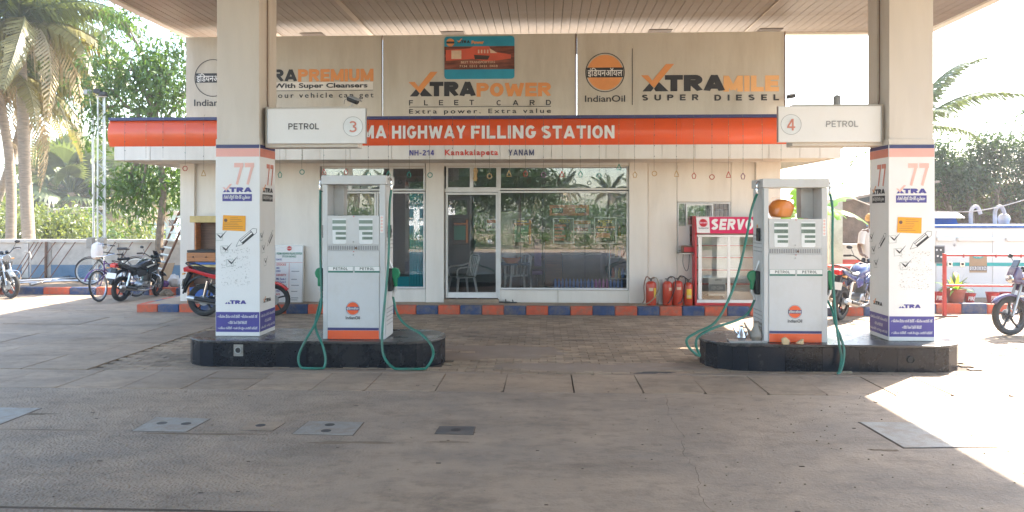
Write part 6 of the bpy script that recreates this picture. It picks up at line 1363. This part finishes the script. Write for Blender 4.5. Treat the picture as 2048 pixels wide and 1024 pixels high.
# local: facing +X?  body faces -Y after rotation; x = forward
pts = [(0, 0, .88), (0, 0, 1.05), (-.01, 0, 1.25), (0, 0, 1.38), (.01, 0, 1.46), (.03, 0, 1.57),        # 0..5 pelvis-head
       (0, .17, 1.37), (.04, .24, 1.12), (.22, .22, .98), (.30, .20, .95),                             # left arm 6..9
       (0, -.17, 1.37), (-.02, -.25, 1.12), (.16, -.34, .98), (.24, -.37, .96),                          # right arm 10..13
       (.0, .09, .82), (.02, .1, .46), (-.02, .1, .08), (.1, .11, .035),                                  # left leg 14..17
       (.0, -.09, .82), (.04, -.1, .46), (.0, -.1, .08), (.12, -.11, .035)]
E_ = [(0, 1), (1, 2), (2, 3), (3, 4), (4, 5), (3, 6), (6, 7), (7, 8), (8, 9), (3, 10), (10, 11), (11, 12), (12, 13), (0, 14), (14, 15), (15, 16), (16, 17), (0, 18), (18, 19), (19, 20), (20, 21)]
n0 = len(pts); rad = [.13, .12, .13, .10, .05, .085, .06, .042, .033, .028, .06, .042, .033, .028, .085, .055, .038, .03, .085, .055, .038, .03]
for (wi, d_) in ((9, 1), (13, -1)):
    w_ = Vector(pts[wi]); pi = len(pts); pts.append(tuple(w_+Vector((.05, .005*d_, -.01)))); rad.append(.03); E_.append((wi, pi))
    for k, (dy, ln) in enumerate(((-.024, .065), (-.008, .075), (.008, .07), (.024, .055))):
        a = len(pts); pts += [tuple(w_+Vector((.085, dy, -.012))), tuple(w_+Vector((.085+ln*.7, dy*1.1, -.03))), tuple(w_+Vector((.085+ln*.75, dy*1.1, -.055)))]; rad += [.0095, .0085, .0075]; E_ += [(pi, a), (a, a+1), (a+1, a+2)]
    a = len(pts); pts += [tuple(w_+Vector((.04, -.035*d_, -.015))), tuple(w_+Vector((.08, -.05*d_, -.03)))]; rad += [.011, .009]; E_ += [(pi, a), (a, a+1)]
skin('body', pts, E_, rad, 'skin', man, 2)
head = M().lathe([(.045, -.12), (.062, -.085), (.075, -.04), (.08, 0), (.078, .05), (.06, .09), (.02, .11)], (.035, 0, 1.585), 16, 1.12, .9); h_ = head.build('head', 'skin', man, smooth=True)
M().tube([(.12, 0, 1.60), (.142, 0, 1.565), (.12, 0, 1.555)], [.01, .016, .012], 8).build('nose', 'skin', h_, smooth=True)
for s in (-1, 1): M().ball((.112, .03*s, 1.60), .011, 8, 6).build('eye', 'white_sheet', h_); M().ball((.1205, .03*s, 1.60), .006, 8, 6).build('pupil', 'black', h_); M().ball((.03, .075*s, 1.585), .022, 8, 6, (.8, .4, 1.3)).build('ear', 'skin', h_, smooth=True)
M().tube([(.112, -.022, 1.53), (.119, 0, 1.528), (.112, .022, 1.53)], .006, 6).build('mouth', 'wood_brown', h_); M().tube([(.114, -.03, 1.545), (.124, 0, 1.549), (.114, .03, 1.545)], .007, 6).build('moustache', 'hair', h_)
tb = M()
for k in range(5): 
    zz_ = 1.625+.02*k; rr = (.098, .105, .102, .09, .06)[k]; ps = [(.03+rr*1.1*math.cos(a), rr*math.sin(a), zz_+.014*math.sin(a*1+k)) for a in np.linspace(0, 6.28, 17)]; tb.tube(ps, .022, 6)
tb.lathe([(.08, 0), (.07, .06), (.01, .085)], (.03, 0, 1.64), 12); tb.build('turban', 'turban', man, smooth=True)
# shirt with sleeves, wrap
sh = M().lathe([(.19, .80), (.185, .9), (.175, 1.05), (.185, 1.2), (.175, 1.33), (.13, 1.42), (.065, 1.455), (.06, 1.45)], (0, 0, 0), 20, .72, 1.12); sh.f = sh.f[:-2]; sh.build('shirt', 'cloth_white', man, smooth=True)
for s in (-1, 1): tube('sleeve', 'cloth_white', man, [(.0, .13*s, 1.38), (.0, .19*s, 1.34), (.03, .245*s, 1.15)], [.075, .07, .062], 12)
wr = M().lathe([(.18, .86), (.19, .7), (.19, .5), (.20, .47), (.185, .46)], (.01, 0, 0), 20, .75, 1.05); wr.v = [(x*(1+.04*math.sin(9*math.atan2(y, x))), y*(1+.04*math.sin(9*math.atan2(y, x))), z) for x, y, z in wr.v]; wr.build('wrap', 'cloth_white', man, smooth=True)
# ================================================================== vegetation
def leafcloud(name, m, parent, blobs, n, size, off, droop=.3, lw=.35, clump=40, spread=1.3):
    """blobs: (x,y,z,rx,ry,rz); leaves gather in clumps set through each blob's volume"""
    vol = np.array([b[3]*b[4]*b[5] for b in blobs]); vol = vol**.67; vol = vol/vol.sum()
    V = []; nc = max(1, n//clump)
    ci = np.random.choice(len(blobs), nc, p=vol); B = np.array(blobs)[ci]
    d = np.random.normal(size=(nc, 3)); d /= np.linalg.norm(d, axis=1)[:, None]; rr = np.random.uniform(.35, 1.05, nc)**.6
    cc = B[:, :3]+d*rr[:, None]*B[:, 3:6]
    c = np.repeat(cc, clump, axis=0)+np.random.normal(size=(nc*clump, 3))*size*spread
    N = len(c); a = np.random.uniform(0, 2*np.pi, N); el = np.random.uniform(-1.1, .5, N)-droop
    ax = np.stack([np.cos(a)*np.cos(el), np.sin(a)*np.cos(el), np.sin(el)], 1); up = np.random.normal(size=(N, 3)); sd = np.cross(ax, up); sd /= np.linalg.norm(sd, axis=1)[:, None]
    L = size*np.random.uniform(.6, 1.3, N)[:, None]; W_ = L*lw
    v = np.stack([c, c+ax*L*.5+sd*W_*.5, c+ax*L, c+ax*L*.5-sd*W_*.5], 1).reshape(-1, 3)-np.array(off)
    me = bpy.data.meshes.new(name); me.vertices.add(len(v)); me.vertices.foreach_set('co', v.ravel().astype('f4'))
    me.loops.add(N*4); me.loops.foreach_set('vertex_index', np.arange(N*4, dtype='i4')); me.polygons.add(N); me.polygons.foreach_set('loop_start', np.arange(0, N*4, 4, dtype='i4')); me.polygons.foreach_set('loop_total', np.full(N, 4, dtype='i4'))
    me.materials.append(M_[m]); me.update(calc_edges=True); o = link(bpy.data.objects.new(name, me)); o.parent = parent; return o
def tree(name, label, base, blobs, trunk, n, size, m='leaf', tr=.1, cat='tree', lw=.35, droop=.3, group=None, limbs=6, bark='bark'):
    base = Vector(base); t = thing(name, label, cat, tuple(base), group=group)
    pts = [base]+[Vector(p) for p in trunk]; b = M().tube(smoothpts(pts, 4), list(np.linspace(tr, tr*.5, (len(pts)-1)*4+1)), 8)
    for k in range(limbs):
        bl = blobs[k % len(blobs)]; s = pts[-1].lerp(pts[-2], random.uniform(0, .8)); e = Vector(bl[:3])+Vector((random.uniform(-.3, .3)*bl[3], random.uniform(-.3, .3)*bl[4], .2*bl[5])); mid = s.lerp(e, .5)+Vector((random.uniform(-.2, .2), random.uniform(-.2, .2), .1)); b.tube(smoothpts([s, mid, e], 3), list(np.linspace(tr*.45, tr*.12, 7)), 6)
        for j in range(3):
            e2 = e+Vector((random.uniform(-.7, .7)*bl[3], random.uniform(-.7, .7)*bl[4], random.uniform(-.5, .7)*bl[5])); b.tube([mid.lerp(e, .5), e2], [tr*.18, tr*.05], 5)
    b.build('trunk', bark, t, smooth=True); leafcloud('crown', m, t, blobs, n, size, tuple(base), droop, lw); return t
def frondmesh(name, L, m, droop, nl=46, ll=.75, dead=False):
    b = M(); pts = []
    for k in range(13):
        u = k/12; pts.append(Vector((L*(u-.16*droop*u*u*u), 0, L*(.30*u-droop*.62*u*u))))
    b.tube(pts, list(np.linspace(.035, .006, 13)), 5)
    for i in range(nl):
        u = .12+.88*i/nl; k = min(11, int(u*12)); f = u*12-k; c = pts[k].lerp(pts[k+1], f); d = (pts[k+1]-pts[k]).normalized()
        for s in (-1, 1):
            l_ = ll*math.sin(math.pi*min(1, .22+u*.74))*random.uniform(.8, 1.1); hang = random.uniform(.35, .9)+droop*.5
            side = Vector((0, s, 0)); e = c+d*l_*.45+side*l_*.75*max(.25, 1-hang*.6)+Vector((0, 0, -l_*hang*.75)); mid = c+d*l_*.25+side*l_*.42+Vector((0, 0, -l_*hang*.18)); w_ = d*.028
            n = len(b.v); b.v += [tuple(c-w_), tuple(c+w_), tuple(mid-w_*1.2), tuple(mid+w_*1.2), tuple(e)]; b.f += [(n, n+1, n+3, n+2), (n+2, n+3, n+4)]
    me = bpy.data.meshes.new(name); me.from_pydata(b.v, [], b.f); me.materials.append(M_[m]); return me
FR = [frondmesh('frond', 3.6, 'frond', .55), frondmesh('frond', 3.9, 'frond', .95), frondmesh('frond', 3.4, 'frond_yellow', 1.25), frondmesh('frond', 3.2, 'dry_frond', 1.7, 30)]
def coconut(label, base, top, mid=None, n=22, s=1., group=None, r_=.17, skip=None, seed=0):
    rnd = random.Random(seed); base, top = Vector(base), Vector(top); t = thing('coconut_palm', label, 'palm tree', tuple(base), group=group)
    pts = smoothpts([base, mid and Vector(mid) or base.lerp(top, .5), top], 8); M().tube(pts, [r_*1.25]+list(np.linspace(r_, r_*.7, len(pts)-1)), 10).build('trunk', 'palm_bark', t, smooth=True)
    c = M()
    for k in range(7): c.ball(tuple(top+Vector((.2*math.cos(k*.9), .2*math.sin(k*.9), -.15-.08*(k % 3)))), .11, 8, 6)
    c.build('coconut', 'frond_yellow', t, smooth=True)
    for k in range(n):
        a = k*2.399+rnd.uniform(-.3, .3); q = k/n
        if skip and skip(a % (2*math.pi)): continue
        me = FR[0] if q < .35 else FR[1] if q < .65 else FR[2] if q < .88 else FR[3]
        o = link(bpy.data.objects.new('frond', me)); o.parent = t; o.location = top-base; o.scale = [s*rnd.uniform(.85, 1.1)]*3
        o.rotation_euler = (rnd.uniform(-.3, .3), -R(62*(1-q)-28*q+rnd.uniform(-8, 8)), a)
    return t
fanm = []
for m in ('frond', 'dry_frond'):
    b = M(); b.tube([(0, 0, 0), (.9, 0, .05)], [.03, .015], 5)
    for i in range(22):
        a = R(-115+230*i/21); l_ = .8*(1-.25*abs(a)/2); c = Vector((.9, 0, .05)); d = Vector((math.cos(a), math.sin(a), -.12)); s_ = Vector((-math.sin(a), math.cos(a), 0)); n = len(b.v)
        b.v += [tuple(c), tuple(c+d*l_*.55+s_*.055), tuple(c+d*l_+Vector((0, 0, -.22))), tuple(c+d*l_*.55-s_*.055)]; b.f.append((n, n+1, n+2, n+3))
    me = bpy.data.meshes.new('fan_leaf'); me.from_pydata(b.v, [], b.f); me.materials.append(M_[m]); fanm.append(me)
def fanpalm(label, base, h, s=1., n=26, group=None, seed=1, r_=.2):
    rnd = random.Random(seed); base = Vector(base); top = base+Vector((rnd.uniform(-.3, .3), 0, h)); t = thing('fan_palm', label, 'palm tree', tuple(base), group=group); M().tube([base, base.lerp(top, .5), top], [r_*1.2, r_, r_], 8).build('trunk', 'palm_bark', t, smooth=True)
    for k in range(n):
        q = k/n; o = link(bpy.data.objects.new('fan_leaf', fanm[0] if q < .72 else fanm[1])); o.parent = t; o.location = top-base+Vector((0, 0, -.25*q*s)); o.scale = [s*rnd.uniform(.85, 1.15)]*3; o.rotation_euler = (rnd.uniform(-.5, .5), -R(75*(1-q)-60*q+rnd.uniform(-10, 10)), k*2.399)
    return t
# -- left
gp = lambda x, Y, y=480: P(x, y, Y)
B = lambda x, Y: (PX(x, Y), Y, -.03)
def T(x, y, Y): p = P(x, y, Y); return tuple(p)
coconut('big coconut palm at the left edge with leaning trunk and hanging fronds', B(62, 22), T(40, 45, 22), T(48, 300, 22), 44, 1.2, seed=3, r_=.19)
coconut('coconut palm with straight trunk at the far left edge, in front of bushes', B(20, 22.6), T(-12, 150, 22.6), T(20, 330, 22.6), 26, 1.0, seed=5, r_=.16)
coconut('coconut palm whose crown hangs low between the big palm and the mast', B(-60, 25), T(60, 175, 25), T(20, 330, 25), 24, .95, seed=8, r_=.15)
mb = lambda x, y, Y, r1, r2, r3: (*T(x, y, Y), r1*.85, r2*.85, r3*.85)
Yt_ = 20.2
tree('mango_tree', 'mango tree with drooping leaves standing behind the ladder', (PX(322, Yt_), Yt_, .15),
     [mb(250, 130, Yt_, .75, .8, .7), mb(215, 170, Yt_, .5, .6, .5), mb(310, 120, Yt_, .75, .8, .8), mb(285, 190, Yt_, .9, .8, .6), mb(345, 180, Yt_, .8, .8, .9), mb(195, 215, Yt_-.2, .35, .5, .3), mb(200, 265, Yt_, .45, .5, .35), mb(255, 50, Yt_, .45, .5, .4), mb(390, 120, Yt_+.5, .8, .8, 1.2),
      mb(250, 375, Yt_, .55, .6, .45), mb(290, 360, Yt_, .7, .6, .55), mb(275, 405, Yt_, .55, .6, .45), mb(345, 375, Yt_+.3, .6, .6, .6), mb(365, 330, Yt_+.3, .6, .6, .6), mb(300, 280, Yt_+.5, .8, .5, .5)],
     [T(318, 500, Yt_), T(322, 440, Yt_), T(326, 380, Yt_), T(318, 300, Yt_), T(300, 200, Yt_)], 9500, .19, 'leaf', .12, lw=.3, droop=.45, limbs=15)
fanpalm('pale fan palm beyond the boundary wall right of the two left trunks', B(98, 40), 3.9, 1.5, seed=2); fanpalm('ragged fan palm in the row behind the white bar, left one', B(150, 38), 3.0, 1.7, 34, seed=4); fanpalm('ragged fan palm in the row behind the white bar, next to the mast', B(178, 42), 3.6, 1.6, 34, seed=6)
fanpalm('tall faint fan palm beyond the mast', B(212, 46), 4.6, 1.6, seed=9); fanpalm('fan palm behind the mango tree foliage', B(258, 40), 3.2, 1.5, 30, seed=11); fanpalm('small pale fan palm low on the skyline', B(130, 60), 5.2, 1.7, seed=13)
for i, (x, y, Y, a, b_, c_, m, lab) in enumerate(((20, 440, 25, 1.6, 1, .7, 'leaf_light', 'light green bush behind the wall at the left edge'), (95, 445, 26, 1.6, 1, .55, 'leaf_light', 'light green bush behind the wall between palm trunk and mast'), (165, 455, 27, 1.1, 1, .5, 'leaf', 'dark low bush behind the wall by the mast'), (235, 462, 28, 1.2, 1, .45, 'leaf_light', 'low bush behind the wall beside the mango trunk'), (-60, 420, 27, 2, 1, 1.2, 'leaf_light', 'tall light bush beyond the left edge'))):
    p = P(x, y, Y); tree('bush', lab, (p.x, Y, -.03), [(p.x, Y, p.z, a, b_, c_), (p.x-a*.5, Y, p.z-.4, a, b_, c_), (p.x+a*.5, Y, p.z-.5, a, b_, c_)], [(p.x, Y, p.z)], 3200, .17, m, .05, 'bush', limbs=4)
for i, (x, Y, h, r_, lab) in enumerate(((130, 55, 4.6, 3, 'far hazy tree beyond the fan palms'), (215, 60, 4.2, 3, 'far hazy tree behind the mast'), (300, 58, 4.5, 3.5, 'far hazy tree behind the pale blue house'), (30, 55, 5, 4, 'far hazy tree behind the left palm trunks'))):
    p = B(x, Y); tree('far_tree', lab, p, [(p[0]-r_*.5, Y, h*.6, r_*.7, 1.5, h*.35), (p[0]+r_*.4, Y, h*.7, r_*.7, 1.5, h*.3), (p[0], Y, h*.4, r_, 1.5, h*.4)], [(p[0], Y, h*.6)], 2600, .38, 'leaf', .15, limbs=4)
# -- right
Yk = 22.
for i, (x, y, a, c_, lab) in enumerate(((1888, 322, .45, .45, 'dark leafy shrub on the bank just right of the right column'), (1932, 352, .45, .3, 'low shrub with sunlit leaves in the middle of the bank'), (1985, 318, .62, .5, 'tall dark tree on the bank above the generator'), (2048, 322, .55, .9, 'dense tree on the bank at the right edge of the photo'), (2130, 300, 1.2, 1.2, 'tree on the bank beyond the right edge'))):
    p = P(x, y, Yk); bl = [(p.x+random.uniform(-a, a), Yk+random.uniform(-.3, .3), p.z+random.uniform(-c_, c_*.8), a*random.uniform(.3, .6), .4, c_*random.uniform(.3, .55)) for _ in range(9)]
    tree('bank_tree', lab, (p.x, Yk, -.03), bl, [(p.x+.2, Yk, 1.5), (p.x, Yk, p.z)], 3000, .14, 'leaf_dark', .06, limbs=9)
bx = PX(1975, 22.5)
o = leafcloud('creeper_bank', 'bush_dry', None, [(PX(x, 22.3), 22.3, z, .9, .2, .4) for x in (1880, 1930, 1980, 2040, 2100, 2160) for z in (2.0, 2.5)], 4500, .12, (0, 0, 0)); kind(o, 'stuff')
o = leafcloud('creeper_leaves', 'leaf_light', None, [(PX(x, 22.0), 22.0, z, .7, .2, .3) for x, z in ((1890, 2.6), (1930, 2.3), (1985, 2.7), (1960, 2.5), (2020, 2.2))], 900, .13, (0, 0, 0)); kind(o, 'stuff')
kind(box('earth_bank', 'brown_wall', None, PX(1868, 22.7), PX(2400, 22.7), 22.7, 26, -.03, 2.75), 'structure')
t = coconut('coconut palm behind the right column with fronds arching to the right', B(1822, 20), T(1822, 262, 20), None, 0, .95, seed=21)
for (a, e, k, s_) in ((.05, 62, 1, .78), (-.25, 34, 1, .80), (.35, 48, 0, .62), (-.1, 8, 1, .5), (1.4, 50, 0, .7), (-1.5, 20, 1, .6), (3.3, 78, 1, .5)):
    o = link(bpy.data.objects.new('frond', FR[k])); o.parent = t; o.location = Vector(T(1822, 262, 20))-Vector(B(1822, 20)); o.scale = [s_]*3; o.rotation_euler = (0, -R(e), a)
# banana plants at the right end of the shop
def banana(label, base, leaves, group=None):
    base = Vector(base); t = thing('banana_plant', label, 'banana plant', tuple(base), world=False); M().tube([(0, 0, 0), (.03, 0, 1.0), (0, 0, 2.0)], [.11, .09, .06], 8).build('stem', 'banana', t, smooth=True)
    for (a, e, L, w_, dr) in leaves:
        b = M(); n = 14; rr = random.Random(int(a*10))
        for k in range(n+1):
            u = k/n; r0 = L*u*math.cos(e)*(1-.15*dr*u); z = 2.0+L*(math.sin(e)*u-dr*.6*u*u); c = Vector((r0*math.cos(a), r0*math.sin(a), z)); s_ = Vector((-math.sin(a), math.cos(a), 0)); ww = w_*math.sin(math.pi*min(1, .1+.87*u))**.7*(1-.35*(rr.random() < .3))
            b.v += [tuple(c-s_*ww+Vector((0, 0, -.35*ww))), tuple(c), tuple(c+s_*ww+Vector((0, 0, -.35*ww)))]
        for k in range(n): b.f += [(k*3, k*3+1, k*3+4, k*3+3), (k*3+1, k*3+2, k*3+5, k*3+4)]
        b.build('leaf', 'banana', t, smooth=True)
    return t
Yb_ = 17.8
banana('banana plant with broad bright leaves showing behind the right pump frame', (PX(1600, Yb_), Yb_, -.03), [(.2, .9, 1.5, .26, .9), (-.5, .5, 1.3, .25, 1.0), (2.6, .8, 1.3, .25, .9), (3.6, .5, 1.2, .25, 1.0), (-1.5, .7, 1.2, .24, 1.1), (1.2, 1.1, 1.4, .25, .8), (-2.3, .3, 1.2, .24, 1.0)])
banana('banana plant with yellow green leaves reaching past the fascia end', (PX(1640, 18.4), 18.4, -.03), [(.3, .7, 1.4, .25, .7), (-.4, .25, 1.3, .25, .9), (2.8, .6, 1.2, .24, .9), (-1.4, .5, 1.1, .24, 1.1), (1.3, .9, 1.3, .24, .9)])
p = P(1700, 330, 19); t = thing('climber_stem', 'thin leafy climber rising from the shop corner to the right column', 'plant', tuple(P(1690, 400, 19)))
pp = [P(1690, 360, 19), P(1705, 325, 19), P(1730, 295, 19), P(1745, 285, 19)]; M().tube(smoothpts(pp, 4), .012, 5).build('stem', 'bark', t); leafcloud('leaves', 'leaf', t, [(*q, .12, .12, .1) for q in pp], 260, .09, tuple(P(1690, 400, 19)), clump=10)
# -- trees and the road side behind the camera, which the shop windows mirror
for i in range(16):
    x = -30+i*4.6+random.uniform(-1.2, 1.2); y = random.uniform(-62, -48)
    coconut('coconut palm across the road, seen only as a reflection in the shop windows', (x, y, -.03), (x+.4, y, random.uniform(4.0, 5.6)), None, 20, .9, group='palms across the road', seed=30+i)
for i, (x, y, h, r_) in enumerate(((-1.6, -13, 4.2, 1.7), (-4.4, -14, 4.4, 2.0), (-3.0, -16.5, 4.8, 2.0), (-7.5, -20, 4.5, 2.2), (13, -16, 5, 2.4))):
    tree('roadside_tree', 'leafy tree across the road, seen only as a reflection in the shop windows', (x, y, -.03), [(x, y, h, r_, r_, 1.6), (x-.7*r_, y, h-1, r_*.7, r_, 1.1), (x+.7*r_, y, h-.8, r_*.7, r_, 1.2)], [(x+.2, y, 2), (x, y, h-.5)], 6000, .24, 'leaf_dark', .12, group='trees across the road', limbs=9)
t = thing('tree_belt', 'belt of low trees across the road mirrored in the windows', 'trees', (0, -45, -.03)); leafcloud('foliage', 'leaf', t, [(x, -44-random.uniform(0, 4), 1.5, 2.2, 1, 1.7) for x in np.arange(-34, 36, 2.2)], 26000, .42, (0, -45, -.03))
t = thing('hedge', 'clipped light green hedge across the road mirrored in the windows', 'hedge', (0, -12, -.03)); leafcloud('foliage', 'leaf', t, [(x, -12, .50, .9, .45, .50) for x in np.arange(-14, 15, 1.2)], 26000, .13, (0, -12, -.03))
house('white two storey house across the road mirrored in the left window', -12.5, -7.5, 2.7, -34, -29, [(-12+i*1.2, -11.3+i*1.2, z, z+.7) for i in range(4) for z in (.3, 1.6)], 'house_white', 1)
kind(box('road', 'asphalt', None, -120, 120, -10.5, -6.1, -.028, -.012), 'structure')
if HAZE:
    hm = bpy.data.materials.new('haze'); hm.use_nodes = True; n = hm.node_tree; n.nodes.remove(n.nodes['Principled BSDF']); v = n.nodes.new('ShaderNodeVolumePrincipled'); v.inputs['Color'].default_value = (.95, .96, 1, 1); v.inputs['Density'].default_value = HAZE; v.inputs['Anisotropy'].default_value = .3
    n.links.new(v.outputs[0], [x for x in n.nodes if x.type == 'OUTPUT_MATERIAL'][0].inputs['Volume']); M_['haze'] = hm
    kind(box('haze', 'haze', None, -255, 255, -125, 405, -1.8, 16), 'stuff')
